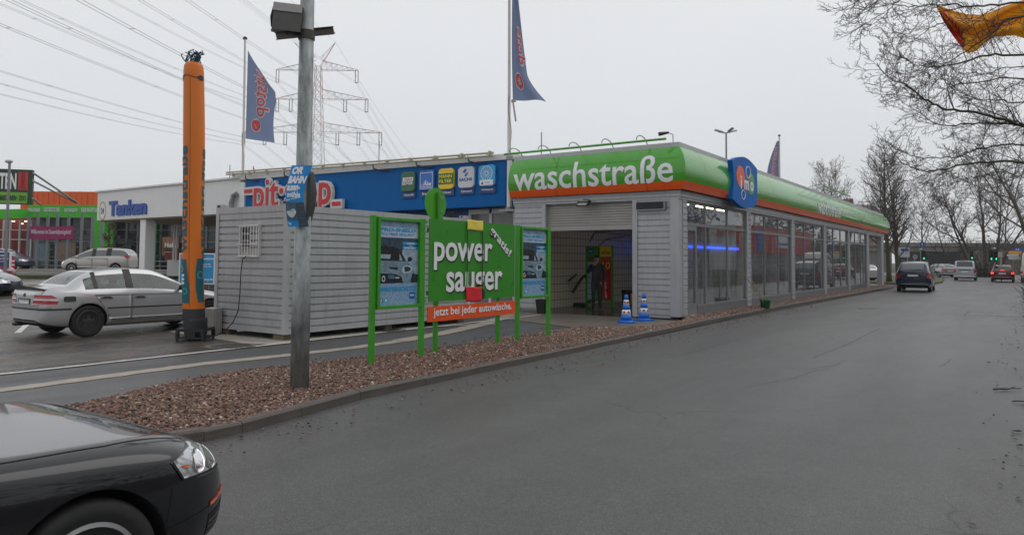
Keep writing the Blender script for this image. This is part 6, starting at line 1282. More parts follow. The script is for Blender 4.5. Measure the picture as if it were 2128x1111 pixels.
mb = MB(m_sw); mb.prism([(0, 0), (w, 0), (w, hgt), (0, hgt)], a, RV, Z_, -.04); mb.use(m_sb); mb.prism([(.65, .75), (1.6, .75), (1.6, 1.1), (.65, 1.1)], a-FV*.005, RV, Z_, .01); mb.use(m_steel); mb.prism([(.3, .1), (.36, .1), (.36, 1.1), (.3, 1.1)], a-FV*.005, RV, Z_, .01); mb.prism([(.3, .5), (1.5, .5), (1.5, .56), (.3, .56)], a-FV*.005, RV, Z_, .01); mb.build('board', o)
o = thing('round_sign', 'round grey back of a road sign above the dark blue car', 'sign', tuple(gp(1901, 575, 78))); b_ = U(1901, 575, 78); c = U(1901, 533.5, 78); mb = MB(m_galv); mb.tube([(b_.x, b_.y, 0), (b_.x, b_.y, c.z)], .04, 8); mb.build('post', o); mb = MB(M('sign_back', (.24, .25, .25), .5, metal=.3)); mb.add([c-FV*.06+(RV*math.cos(i*.2618)+Vector((0, 0, 1))*math.sin(i*.2618))*.28 for i in range(24)], [tuple(range(24))]); mb.build('disc', o)
o = thing('arrow_sign', 'small square blue road sign hanging before the bridge', 'sign', tuple(gp(1916, 560, 90))); c = U(1916, 508, 90); b_ = U(1916, 560, 90.1); mb = MB(m_galv); mb.tube([(b_.x, b_.y, 0), (b_.x, b_.y, c.z)], .05, 8); mb.build('post', o); mb = MB(m_sb); mb.prism([(-.3, -.3), (.3, -.3), (.3, .3), (-.3, .3)], c, RV, Z_, .03); mb.use(m_letter); mb.prism([(-.04, -.2), (.04, -.2), (.04, .05), (.12, .05), (0, .2), (-.12, .05), (-.04, .05)], c-FV*.031, RV, Z_, .01); mb.build('board', o)
mb = MB(M('electric_box', (.24, .24, .235), .6)); c = U(1930, 580, 80); c.z = 0; mb.add([c+RV*x+FV*y+Vector((0, 0, z)) for z in (0, 1.25) for x, y in ((-.6, -.25), (.6, -.25), (.6, .25), (-.6, .25))], [(0, 3, 2, 1), (4, 5, 6, 7), (0, 1, 5, 4), (1, 2, 6, 5), (2, 3, 7, 6), (3, 0, 4, 7)]); mb.build('switch_cabinet', label='plain grey switch cabinet behind the dark blue car', cat='cabinet', bevel=.03)
mb = MB(M('underpass_dark', (.035, .04, .038), .8, var=.3)); lbox(mb, 50.5, 58.5, 94, 94.4, -.05, 3.0); mb.build('underpass_shade', label='dark retaining wall beneath the bridge behind the slender trees', cat='wall')  # dark slab stands for the shade in the underpass opening
# brick houses far behind the car wash roof
hs = thing('house', 'far brick house with a low roof and chimney over the end of the car wash', 'house', tuple(gp(1800, 540, 150))); mb = MB(M('brick_far', (.22, .13, .11), .8, var=.2, scale=1)); a0, a1 = 150*(1773-1064)/F_PX, 150*(1835-1064)/F_PX; lbox(mb, a0, a1, 150, 160, 0, 12.0); mb.build('wall', hs); mb = MB(M('roof_far', (.17, .13, .13), .8)); mb.add([L(a0-.4, 149.5, 11.6), L(a1+.4, 149.5, 11.6), L(a1+.4, 155, 14.0), L(a0-.4, 155, 14.0), L(a1+.4, 160.5, 11.6), L(a0-.4, 160.5, 11.6)], [(0, 1, 2, 3), (3, 2, 4, 5), (0, 3, 5), (1, 4, 2)]); rf = mb.build('roof', hs); mb = MB(M('brick_far', (0, 0, 0))); lbox(mb, a0+.6, a0+2.0, 154, 156, 12.5, 15.2); mb.build('chimney', rf)
# tree belt across the street: shades the glazed side and is mirrored in it
tbm = MB(M('belt_twig', (.045, .045, .030), .9, var=.4, scale=.6)); rng = random.Random(77)
for k in range(15000):
    y = rng.uniform(-14, 130); x = rng.uniform(9, 16)
    if 74 < y < 103 and x < 21: x += 12
    h = 9+2.5*math.sin(y*.35)+1.5*math.sin(y*.9+2); z = rng.random()**.8*h; s_ = rng.uniform(.12, .42); u_ = Vector((rng.uniform(-1, 1), rng.uniform(-1, 1), rng.uniform(-1, 1))).normalized(); w_ = u_.orthogonal().normalized(); c = Vector((x, y, z)); tbm.add([c-u_*s_, c+w_*s_*.55, c+u_*s_, c-w_*s_*.55], [(0, 1, 2, 3)])
tbm.build('tree_belt', label='dense dark tree belt across the street, mirrored in the hall glazing', cat='tree belt', kind='stuff')
# things across the street that the glazing mirrors
tr_ = thing('retail_hall', 'red fronted retail hall across the street, mirrored in the hall glazing', 'building', (9, 90, 0)); mb = MB(M('hall_red', srgb(190, 20, 40), .4)); mb.box((7, 76, 2.5), (20, 101, 5.4)); mb.build('fascia', tr_); mb = MB(M('hall_grey', (.2, .2, .2), .6)); mb.box((7.2, 76.2, 0), (19.8, 100.8, 2.5)); mb.build('wall', tr_); mb = MB(m_letter); mb.box((6.96, 84, 3.2), (6.995, 92, 4.7)); mb.use(m_sb); mb.box((6.96, 76.4, 2.7), (6.995, 79.5, 5.0)); mb.box((6.95, 85, 3.5), (6.957, 91, 3.8)); mb.build('panel', tr_)
o = thing('supermarket_sign', 'white supermarket board on posts across the street, mirrored in the glazing', 'sign', (2.9, 54, 0)); mb = MB(M('board_white', (.6, .6, .6), .5)); pv = Vector((-.35, -.94, 0)); ux = Vector((.94, -.35, 0)); c = Vector((2.9, 54, 2.2)); mb.prism([(-1.0, -1.2), (1.0, -1.2), (1.0, 2.2), (-1.0, 2.2)], c, ux, Z_, -.1); mb.build('board', o); mb = MB(m_red); put_text(mb, 'real,-', c-ux*.85+Vector((0, 0, 1.3))+pv*.13, ux, Z_, 1.7, .6, .03, .01); mb.build('lettering', o); mb = MB(m_galv); mb.tube([c-ux*.8+Vector((0, 0, -2.2)), c-ux*.8], .05, 8); mb.tube([c+ux*.8+Vector((0, 0, -2.2)), c+ux*.8], .05, 8); mb.build('post', o)
# ================================================================= LEFT BACKGROUND: GARDEN STORE
gs = thing('garden_store', 'garden store with orange roof wall, green fascia and tall glazed front', 'building', tuple(L(-38, 61, .55)))
SD = 60.
def PA(px, d=SD): return (px-1064)/F_PX*d
def PZ(py, px, d=SD): return U(px, py, d).z
m_og = M('orange_cladding', srgb(226, 96, 30), .55, var=.05); m_sgr = M('store_green', srgb(70, 178, 40), .4, var=.05)
mb = MB(m_og); a0, a1, z0, z1 = PA(40, 70), PA(560, 70), 4.5, PZ(398, 140, 70); k = 90
for i in range(k):
    x0, x1 = a0+(a1-a0)*i/k, a0+(a1-a0)*(i+1)/k; q = .06 if i % 2 else 0; mb.add([L(x0, 70-q, z0), L(x1, 70-q, z0), L(x1, 70-q, z1), L(x0, 70-q, z1)], [(0, 1, 2, 3)]); mb.add([L(x1, 70, z0), L(x1, 69.94, z0), L(x1, 69.94, z1), L(x1, 70, z1)], [(0, 1, 2, 3)])
lbox(mb, a0, a1, 70.1, 95, 0, z1-.02); mb.build('roof_wall', gs)
mb = MB(m_sgr); zb, zt_ = PZ(452, 130), PZ(426, 130); lbox(mb, PA(57), PA(480), SD, SD+9.8, zb, zt_)
for x0, x1 in ((196, 234), (298, 323)): lbox(mb, PA(x0, 59.7), PA(x1, 59.7), 59.55, 59.85, .5, zb-.003)
mb.build('fascia', gs)
for s_, p0, p1 in (('ERDEN & DÜNGER', 56, 82), ('GARTENGESTALTUNG', 90, 123), ('GARTENGERÄTE', 132, 160), ('FREILANDPFLANZEN', 168, 212)): mb = MB(m_letter); put_text(mb, s_, L(PA(p0), SD-.02, PZ(440, 130)), RV, Z_, PA(p1)-PA(p0), .34, .0, .03); mb.build('lettering', gs)
mb = MB(M('store_glass', (.035, .04, .045), .08, var=.5, scale=.5)); lbox(mb, PA(57), PA(480), SD+.8, SD+.9, .5, zb-.01); gl = mb.build('window', gs)
mb = MB(M('store_mullion', (.16, .165, .17), .5))
for px in list(range(60, 480, 24)): lbox(mb, PA(px), PA(px)+.14, SD+.62, SD+.79, .5, zb-.02)
for z in (1.6, 2.9, 3.9): lbox(mb, PA(57), PA(480), SD+.66, SD+.78, z, z+.07)
mb.build('frame', gl)
rg = random.Random(3)
for k in range(70):
    px = rg.uniform(60, 470); z = rg.uniform(.7, 3.6); c = rg.choice([(.07, .055, .045), (.05, .05, .055), (.09, .04, .03), (.03, .04, .03), (.08, .08, .08), (.025, .03, .045)]); w = rg.uniform(.2, .7); mb = MB(M('goods_%d' % (k % 6), c, .6)); lbox(mb, PA(px), PA(px)+w, SD+.56-.001*k, SD+.61, z, z+rg.uniform(.15, .5)); mb.build('display', gs)
for (p0, p1, y0, y1, col, txt) in ((62, 96, 505, 540, (.10, .16, .20), ''), (110, 150, 503, 541, (.22, .13, .09), ''), (331, 366, 492, 531, srgb(150, 112, 86), 'Holz\nBau')):
    mb = MB(M('store_poster_%d' % p0, col, .5, var=.4, scale=1.5)); a, b_ = L(PA(p0), SD+.50, PZ(y1, p0)), PZ(y0, p0); mb.prism([(0, 0), (PA(p1)-PA(p0), 0), (PA(p1)-PA(p0), b_-a.z), (0, b_-a.z)], a, RV, Z_, -.03)
    if txt: put_text(mb, txt, a+Vector((0, 0, .2))+RV*.25-FV*.01, RV, Z_, .9, .9, .03, .02, m_letter)
    mb.build('poster', gs)
# entrance wing with red interior
mb = MB(m_sgr); mb.add([L(PA(-70, 56), 55, PZ(458, 0, 55)), L(PA(58, 60), SD-.02, PZ(453, 58)), L(PA(58, 60), SD-.02, PZ(434, 58)), L(PA(-70, 56), 55, PZ(436, 0, 55)), L(PA(-70, 56), 57, PZ(436, 0, 55)), L(PA(58, 60), SD+3, PZ(434, 58))], [(0, 1, 2, 3), (3, 2, 5, 4)]); mb.build('entrance_fascia', gs)
mb = MB(M('red_interior', srgb(130, 44, 34), .6, var=.4, scale=1)); lbox(mb, PA(-70), PA(52), SD+1.5, SD+1.6, .5, 5.0); mb.build('entrance_wall', gs)
mb = MB(M('entrance_mullion', (.5, .5, .5), .5))
for px in (-20, -6, 8, 28, 48): lbox(mb, PA(px), PA(px)+(.12 if px < 48 else .3), SD+.6, SD+.72, .5, PZ(456, 20))
for py in (478, 498): lbox(mb, PA(-60), PA(50), SD+.6, SD+.7, PZ(py, 20), PZ(py, 20)+.09)
mb.build('entrance_frame', gs)
mb = MB(M('store_lamp', (1, .85, .6), .5, emit=4.)); 
for px, py in ((2, 459), (20, 464), (31, 459)): lbox(mb, PA(px), PA(px)+.28, SD+1.1, SD+1.2, PZ(py, 20), PZ(py, 20)+.07)
mb.build('lamp', gs)
# roof sign
rs_ = thing('roof_sign', 'big dark green sign board with white lettering and red emblem on struts above the store', 'sign', tuple(L(-34, 50, 5)))
D0 = 50.; pR = (U(69, 353, D0), U(65, 425, D0)); axv = (RV*.985-FV*(-.17)).normalized(); axv = (RV+FV*.28).normalized()
hS = pR[0].z-pR[1].z; wS = 7.2; oS = Vector((pR[1].x, pR[1].y, pR[1].z))-axv*wS
m_sgd = M('sign_dark_green', srgb(30, 62, 40), .5); mb = MB(m_sgd); mb.prism([(0, 0), (wS, 0), (wS, hS), (0, hS)], oS, axv, Z_, -.35); mb.build('board', rs_)
mb = MB(M('sign_lime', srgb(110, 170, 50), .5)); mb.prism([(0, hS*.03), (wS*.965, hS*.03), (wS*.965, hS*.34), (0, hS*.34)], oS, axv, Z_, .02); mb.use(M('emblem_red', srgb(196, 50, 50), .5)); mb.prism([(wS*.885, hS*.40), (wS*.965, hS*.40), (wS*.965, hS*.93), (wS*.885, hS*.93)], oS, axv, Z_, .02)
mb.use(M('emblem_dark', srgb(110, 20, 24), .5))
for k in range(6): q = .895+.011*k; mb.prism([(wS*q, hS*.40), (wS*q+.02, hS*.40), (wS*(q+.026*(1 if k < 3 else -1))+.02, hS*.93), (wS*(q+.026*(1 if k < 3 else -1)), hS*.93)], oS-FV*.022, axv, Z_, .01)
mb.build('fields', rs_)
mb = MB(m_letter); put_text(mb, 'GARTEN', oS+Vector((0, 0, hS*.42))+axv*(wS*.575)-FV*.03, axv, Z_, wS*.295, hS*.47, .03, .02); mb.use(M('sign_ink', srgb(24, 50, 20), .5)); put_text(mb, 'TECHNIK · MASCHINEN · ZOO', oS+Vector((0, 0, hS*.10))+axv*(wS*.60)-FV*.03, axv, Z_, wS*.355, hS*.15, .02, .02); mb.build('lettering', rs_)
mb = MB(m_steel)
for (p, q) in (((70, 360, 50), (160, 421, 58)), ((69, 376, 50), (157, 421, 58)), ((68, 412, 50), (84, 425, 55))): mb.tube([U(*p), U(*q)], .07, 6)
mb.build('strut', rs_)
# fence with grey posts, banner, railing, kerb and road of the store
fn_ = thing('mesh_fence', 'tall wire mesh fence on grey posts before the garden store', 'fence', tuple(L(-35, 55, .6))); FDp = 55.
for i, px in enumerate((55, 74, 95, 115, 138, 166, 188, 58+150)):
    mb = MB(M('fence_post', (.20, .22, .235), .5)); lbox(mb, PA(px, FDp), PA(px, FDp)+.16, FDp, FDp+.16, .55, PZ(442 if i % 2 else 448, px, FDp)); mb.build('post', fn_)
mb = MB(M('fence_wire', (.14, .15, .155), .6))
for k in range(34): a = PA(55, FDp)+k*.17; mb.tube([L(a, FDp+.05, .6), L(a, FDp+.05, 3.6)], .008, 3, caps=False)
for k in range(13): mb.tube([L(PA(55, FDp), FDp+.05, .7+k*.24), L(PA(206, FDp), FDp+.05, .7+k*.24)], .010, 3, caps=False)
mb.build('mesh', fn_)
wb = thing('welcome_banner', 'magenta banner with white welcome lettering on the mesh fence', 'banner', tuple(L(PA(106, 54.8), 54.8, 2.6))); mb = MB(M('banner_magenta', srgb(158, 36, 100), .6, var=.08)); a, z0, z1 = PA(61, 54.85), PZ(497, 100, 54.85), PZ(470, 100, 54.85); w = PA(152, 54.85)-a; mb.grid(lambda u, v: L(a+w*u, 54.85+.03*math.sin(u*17), z0+(z1-z0)*v+.03*math.sin(u*9)), 24, 4); cl = mb.build('cloth', wb)
mb = MB(m_letter); put_text(mb, 'Willkommen im Dauertiefpreisgebiet!', L(a+w*.04, 54.79, z0+(z1-z0)*.3), RV, Z_, w*.92, (z1-z0)*.46, .0, .01); mb.build('lettering', wb)
rl = thing('guard_rail', 'low grey metal railing along the store road', 'railing', tuple(L(-30, 52, .6))); mb = MB(M('rail_grey', (.17, .185, .20), .5, metal=.3))
for z in (1.0, 1.35): mb.tube([L(PA(-20, 52), 52, z), L(PA(480, 52), 52, z)], .04, 5)
mb.build('rail', rl); mb = MB(M('rail_grey', (0, 0, 0)))
for px in range(-20, 480, 38): mb.tube([L(PA(px, 52), 52.05, .5), L(PA(px, 52), 52.05, 1.38)], .04, 5)
mb.build('posts', rl)
st_ = MB(m_concrete); lbox(st_, PA(-60, 50), PA(420, 50), 50, 51.2, .3, .76); st_.build('store_kerb', kind='structure')
m_sr = asphalt('store_road_asphalt', .12, .4, (1, 1, 1.03), .1, 0.); st_ = MB(m_sr); q = [(PA(-60, 44), 43.3), (PA(330, 44), 43.3), (PA(360, 50), 50), (PA(-60, 50), 50)]; st_.add([(*L(a, d).xy, .605) for a, d in q], [(0, 1, 2, 3)]); st_.build('store_road', kind='structure')
st_ = MB(m_grass); lbox(st_, PA(-30, 40), PA(300, 40), 38.6, 42.8, .2, .64); st_.build('grass_strip', kind='structure')
st_ = MB(M('island_paving', (.26, .245, .225), .7, var=.2, scale=2)); lbox(st_, PA(-20, 33), PA(120, 33), 29.6, 37.0, .0, .42); lbox(st_, PA(120, 33)+.01, PA(330, 36), 34.0, 37.0, .1, .40); st_.build('island_paving', kind='structure')
st_ = MB(m_dark); lbox(st_, PA(-20, 33), PA(120, 33), 29.5, 29.59, .0, .26); st_.build('island_edge', kind='structure')
st_ = MB(m_line); lbox(st_, PA(-20, 33), PA(120, 33), 36.6, 36.9, .3, .425); st_.build('island_line', kind='structure')
o = thing('bollard', 'red and white plastic bollard at the left edge', 'bollard', tuple(L(PA(27, 35), 35, .42))); z0, z1 = PZ(579, 27, 35), PZ(535, 27, 35)
for i in range(5): mb = MB(m_red if i % 2 == 0 else m_white); h0, h1 = z0+(z1-z0)*(0, .62, .70, .80, .88)[i], z0+(z1-z0)*(.62, .70, .80, .88, 1)[i]; c = L(PA(27, 35), 35, 0); mb.tube([c+Vector((0, 0, h0)), c+Vector((0, 0, h1))], .105 if i else .125, 12); mb.build('band' if i % 2 else 'body', o)
mb = MB(m_rubber); mb.tube([c+Vector((0, 0, z0-.04)), c+Vector((0, 0, z0+.05))], .3, 14); mb.build('foot', o)
def adboard(label, px0, px1, py0, py1, d, txts, col, feet=.25):
    a, b_ = U(px0, py1, d), U(px1, py0, d); w, h = (b_-a).dot(RV), b_.z-a.z; o = thing('advert_board', label, 'advert board', tuple(a)); mb = MB(m_letter); mb.prism([(0, 0), (w, 0), (w, h), (0, h)], a, RV, Z_, -.08); mb.build('frame', o); mb = MB(M('advert_%d' % px0, col, .4, var=.25, scale=3)); g_ = .05; mb.prism([(g_, g_), (w-g_, g_), (w-g_, h-g_), (g_, h-g_)], a-FV*.001, RV, Z_, .01); pn = mb.build('panel', o); mb = MB(m_letter)
    for s_, u, v, tw, th_ in txts: put_text(mb, s_, a+RV*w*u+Vector((0, 0, h*v))-FV*.015, RV, Z_, w*tw, h*th_, .02, .005)
    mb.build('lettering', pn); mb = MB(m_steel)
    for u in (.15, .85): p = a+RV*w*u+FV*.06; mb.box((p.x-.03, p.y-.03, p.z-feet), (p.x+.03, p.y+.03, p.z+.1))
    mb.build('foot', o)
adboard('blue advert board with white text at the left edge beside the bollard', -32, 22, 522, 569, 34, [('Unsere', .28, .78, .62, .09), ('Besten Zwei', .35, .64, .58, .08), ('jetzt wieder da', .35, .52, .55, .06)], srgb(22, 66, 120))
adboard('blue advert board for inspections half hidden behind the orange tube', 371, 447, 526, 590, 31.5, [('Inspektion', .58, .76, .38, .11), ('auch für', .68, .62, .22, .05), ('Neuwagen', .68, .54, .24, .05), ('pitstop.de', .62, .10, .34, .10)], srgb(30, 140, 196), .3)
# kiosk behind the tube, white double pole, small tree
kz = thing('kiosk', 'small white and red brick pay hut with brown roof under the fuel canopy', 'kiosk', tuple(L(PA(400, 42), 42, .5))); mb = MB(m_white); lbox(mb, PA(349, 40), PA(460, 40), 40, 44, .62, PZ(540, 360, 40)); mb.build('wall', kz); mb = MB(M('kiosk_base', (.03, .03, .03), .8)); lbox(mb, PA(349, 40)-.02, PA(460, 40), 39.95, 44, .2, .615); mb.build('base', kz); mb = MB(M('kiosk_brick', srgb(150, 84, 60), .7, var=.15)); lbox(mb, PA(352, 42), PA(460, 42), 41.5, 43.8, PZ(539, 360, 41.5), PZ(524, 360, 41.5)); mb.build('upper_wall', kz); mb = MB(M('kiosk_roof', srgb(112, 84, 74), .7)); lbox(mb, PA(345, 40), PA(462, 40), 39.8, 44.2, PZ(523, 360, 40), PZ(516, 360, 40)); mb.build('roof', kz)
for px, lab in ((361, 'white slim pole under the fuel canopy, left one of two'), (366.5, 'white slim pole under the fuel canopy, right one of two')): mb = MB(m_white); mb.tube([U(px-1, 541, 39.5), U(px+2, 466, 39.5)], .05, 8); mb.build('slim_pole', label=lab, cat='pole')
b_ = L(PA(226, 53), 53, .55); o = thing('young_tree', 'young narrow tree with withered brown leaves before the green pillar', 'tree', tuple(b_)); mb = MB(m_bark); mb.tube([b_, b_+Vector((0, 0, 3.4))], [.07, .03], 7); rg = random.Random(4)
mbl = MB(M('withered_leaf', (.10, .045, .025), .8, var=.4, scale=3))
for k in range(26):
    z = rg.uniform(1.0, 3.4); a = rg.uniform(0, 6.28); l = rg.uniform(.3, .6); p = b_+Vector((0, 0, z)); q = p+Vector((math.cos(a)*l, math.sin(a)*l, l*1.2)); mb.tube([p, q], [.02, .01], 4)
    for j in range(16): c = p.lerp(q, rg.uniform(.3, 1))+Vector((rg.uniform(-.12, .12), rg.uniform(-.12, .12), rg.uniform(-.15, .15))); u_ = Vector((rg.uniform(-1, 1), rg.uniform(-1, 1), rg.uniform(-1, 1))).normalized(); w_ = u_.orthogonal().normalized(); s_ = .07; mbl.add([c-u_*s_, c+w_*s_*.6, c+u_*s_, c-w_*s_*.6], [(0, 1, 2, 3)])
mb.build('trunk', o); mbl.build('crown', o)
# ================================================================= VEHICLES
def car_glass(name, col, rough=.03): return M(name, col, rough, spec=.6, coat=.6)
m_cgl = car_glass('car_glass', (.015, .02, .02)); m_tyre = M('tyre', (.016, .016, .016), .8, var=.15, scale=20); m_alloy = M('alloy', (.42, .42, .43), .3, metal=.8); m_blackrim = M('black_rim', (.05, .05, .052), .28, coat=.6)
m_tail = M('tail_lamp', srgb(170, 14, 24), .15, coat=.5); m_tailon = M('tail_lamp_lit', (1, .06, .03), .3, emit=1.3); m_head = M('head_lamp', (.55, .57, .58), .08, metal=.55, coat=1.); m_plate = M('number_plate', (.62, .62, .60), .5); m_amber = M('amber_lens', srgb(224, 90, 12), .2, coat=.5); m_seam = M('panel_gap', (.006, .006, .006), .8); m_under = M('underside', (.008, .008, .008), .9)
def paint(name, col, metal=.4, rough=.28): return M(name, col, rough, metal=metal, coat=1.)
def make_body(name, st, mats, arches, sub=2, cap_in=.82):
    """st: stations (x, zb, hw, zbelt, ztop, wt, kind); returns an evaluated mesh split into painted body and glass"""
    st = sorted(st, key=lambda s: s[0]); rings = []
    for (x, zb, hw, zbelt, ztop, wt, kd) in st:
        hgt = ztop-zbelt; zr = zbelt+hgt*.90
        half = [(0, zb), (hw*.72, zb), (hw*.93, zb+.03), (hw*.985, zb+.15), (hw, zb+(zbelt-zb)*.52), (hw*.985, zbelt-.09), (hw*.945, zbelt-.005), (wt+(hw*.935-wt)*.07, zbelt+hgt*.90), (wt-.012, zbelt+hgt*.962), (wt*.86, ztop-hgt*.012), (wt*.48, ztop), (0, ztop+.003)]
        full = [(y, z) for y, z in half]+[(-y, z) for y, z in half[-2:0:-1]]; rings.append([(x, y, z) for y, z in full])
    n = len(rings[0]); vs = [p for r in rings for p in r]; fs = []; fm = []
    for i in range(len(rings)-1):
        kd = st[i][6]
        for j in range(n):
            j2 = (j+1) % n; fs.append((i*n+j, (i+1)*n+j, (i+1)*n+j2, i*n+j2)); a = min(j, n-1-j)
            m = 0
            if a <= 1: m = 3
            if a == 6 and kd in 'swR': m = 1
            if a in (6, 7) and kd == 'b': m = 2
            if a in (9, 10) and kd in 'wrR': m = 1
            fm.append(m)
    for e_, i in ((0, 0), (1, len(rings)-1)):     # end caps as strips
        for j in range(n//2):
            q = [i*n+j, i*n+j+1, i*n+(n-j-1) % n, i*n+(n-j) % n]
            if j == 0: q = [i*n, i*n+1, i*n+n-1]
            elif j == n//2-1: q = [i*n+j, i*n+j+1, i*n+n-j]
            fs.append(tuple(q) if e_ else tuple(q[::-1])); fm.append(0)
    me = bpy.data.meshes.new(name); me.from_pydata(vs, [], fs)
    for m in mats: me.materials.append(m)
    me.polygons.foreach_set('material_index', fm); me.polygons.foreach_set('use_smooth', [True]*len(fm)); me.update()
    bm = bmesh.new(); bm.from_mesh(me); bmesh.ops.recalc_face_normals(bm, faces=bm.faces); bm.to_mesh(me); bm.free()
    o = bpy.data.objects.new(name, me); COL.objects.link(o); md = o.modifiers.new('s', 'SUBSURF'); md.levels = sub; md.render_levels = sub; cut = []
    for (x, z, r, ys) in arches:
        for s_ in (1, -1):
            c = MB(mats[3]); c.tube([(0, 0, 0), (0, .55, 0)], r, 48); co = c.build('cutter'); co.matrix_world = Matrix.Translation((x, s_*(ys-.30) if s_ > 0 else -ys-.25, z)); cut.append(co); b_ = o.modifiers.new('b', 'BOOLEAN'); b_.object = co; b_.operation = 'DIFFERENCE'; b_.solver = 'EXACT'; b_.material_mode = 'TRANSFER'
    bpy.context.view_layer.update(); dg = bpy.context.evaluated_depsgraph_get(); nm = bpy.data.meshes.new_from_object(o.evaluated_get(dg)); bpy.data.objects.remove(o)
    for c in cut: bpy.data.objects.remove(c)
    return nm
def split_glass(nm, parent, name='window'):
    bm = bmesh.new(); bm.from_mesh(nm); gi = [i for i, m in enumerate(nm.materials) if m and m.name.startswith(('car_glass', 'tinted'))]; todo = {f for f in bm.faces if f.material_index in gi}; parts = []
    while todo:
        f = todo.pop(); comp = [f]; stack = [f]
        while stack:
            g_ = stack.pop()
            for e_ in g_.edges:
                for h in e_.link_faces:
                    if h in todo: todo.discard(h); comp.append(h); stack.append(h)
        parts.append(comp)
    for comp in parts:
        vm = {}; vs = []; fs = []
        for f in comp:
            fs.append([vm.setdefault(v, len(vm)) for v in f.verts])
        vs = [tuple(v.co) for v in vm]
        me = bpy.data.meshes.new(name); me.from_pydata(vs, [], fs); me.materials.append(nm.materials[gi[0]]); me.polygons.foreach_set('use_smooth', [True]*len(fs)); me.update(); o = bpy.data.objects.new(name, me); COL.objects.link(o); o.parent = parent
    bmesh.ops.delete(bm, geom=[f for c in parts for f in c], context='FACES'); bm.to_mesh(nm); bm.free()
class Skin:
    """lays thin shaped pieces on a body surface"""
    def __init__(s, nm):
        s.bvh = BVHTree.FromPolygons([tuple(v.co) for v in nm.vertices], [tuple(p.vertices) for p in nm.polygons])
    def hit(s, ax, sg_, u, v):
        if ax == 'y': o, d = Vector((u, 3*sg_, v)), Vector((0, -sg_, 0))
        elif ax == 'x': o, d = Vector((4*sg_, u, v)), Vector((-sg_, 0, 0))
        else: o, d = Vector((u, v, 4)), Vector((0, 0, -1))
        h = s.bvh.ray_cast(o, d); return h
    def patch(s, mb, poly, ax='y', sg_=1, lift=.004, cell=.05, mat=None, maxd=None):
        bm = bmesh.new(); bm.faces.new([bm.verts.new((p[0], p[1], 0)) for p in poly]); us = [p[0] for p in poly]; vs_ = [p[1] for p in poly]
        for k, (a, b_) in enumerate(((min(us), max(us)), (min(vs_), max(vs_)))):
            n = int((b_-a)/cell); no = Vector((1, 0, 0)) if k == 0 else Vector((0, 1, 0))
            for i in range(1, n+1): bmesh.ops.bisect_plane(bm, geom=bm.verts[:]+bm.edges[:]+bm.faces[:], plane_co=no*(a+(b_-a)*i/(n+1)), plane_no=no)
        bm.verts.index_update(); top = []; bot = []; ok = []
        for v in bm.verts:
            h = s.hit(ax, sg_, v.co.x, v.co.y)
            if h[0] is None: top.append(Vector((0, 0, 0))); bot.append(Vector((0, 0, 0))); ok.append(False); continue
            nrm = h[1]
            dv = Vector((0, sg_, 0)) if ax == 'y' else (Vector((sg_, 0, 0)) if ax == 'x' else Vector((0, 0, 1)))
            if nrm.dot(dv) < 0: nrm = -nrm
            top.append(h[0]+nrm*lift); bot.append(h[0]-nrm*.01); ok.append(True)
        k = len(top); fs = []
        for f in bm.faces:
            ix = [v.index for v in f.verts]
            if all(ok[i] for i in ix): fs.append(tuple(ix))
        for e_ in bm.edges:
            if len(e_.link_faces) == 1:
                a, b_ = e_.verts[0].index, e_.verts[1].index
                if ok[a] and ok[b_]: fs.append((a, b_, b_+k, a+k))
        bm.free(); mb.add(top+bot, fs, mat)
    def line(s, mb, pts, w, ax='y', sg_=1, lift=.002, step=.03, mat=None):
        dn = []
        for i in range(len(pts)-1):
            a, b_ = Vector(pts[i]), Vector(pts[i+1]); k = max(1, int((b_-a).length/step)); dn += [a.lerp(b_, j/k) for j in range(k)]
        dn.append(Vector(pts[-1])); P = []
        for q in dn:
            h = s.hit(ax, sg_, q.x, q.y)
            if h[0] is not None:
                dv = Vector((0, sg_, 0)) if ax == 'y' else (Vector((sg_, 0, 0)) if ax == 'x' else Vector((0, 0, 1))); nr = h[1] if h[1].dot(dv) > 0 else -h[1]; P.append((h[0]+nr*lift, nr))
        if len(P) < 2: return
        vs = []
        for i, (p, nr) in enumerate(P):
            t = (P[min(i+1, len(P)-1)][0]-P[max(0, i-1)][0]); sd_ = t.cross(nr)
            if sd_.length < 1e-9: sd_ = Vector((0, 0, 1))
            sd_.normalize(); vs += [p-sd_*w/2, p+sd_*w/2]
        mb.add(vs, [(2*i, 2*i+1, 2*i+3, 2*i+2) for i in range(len(P)-1)], mat)
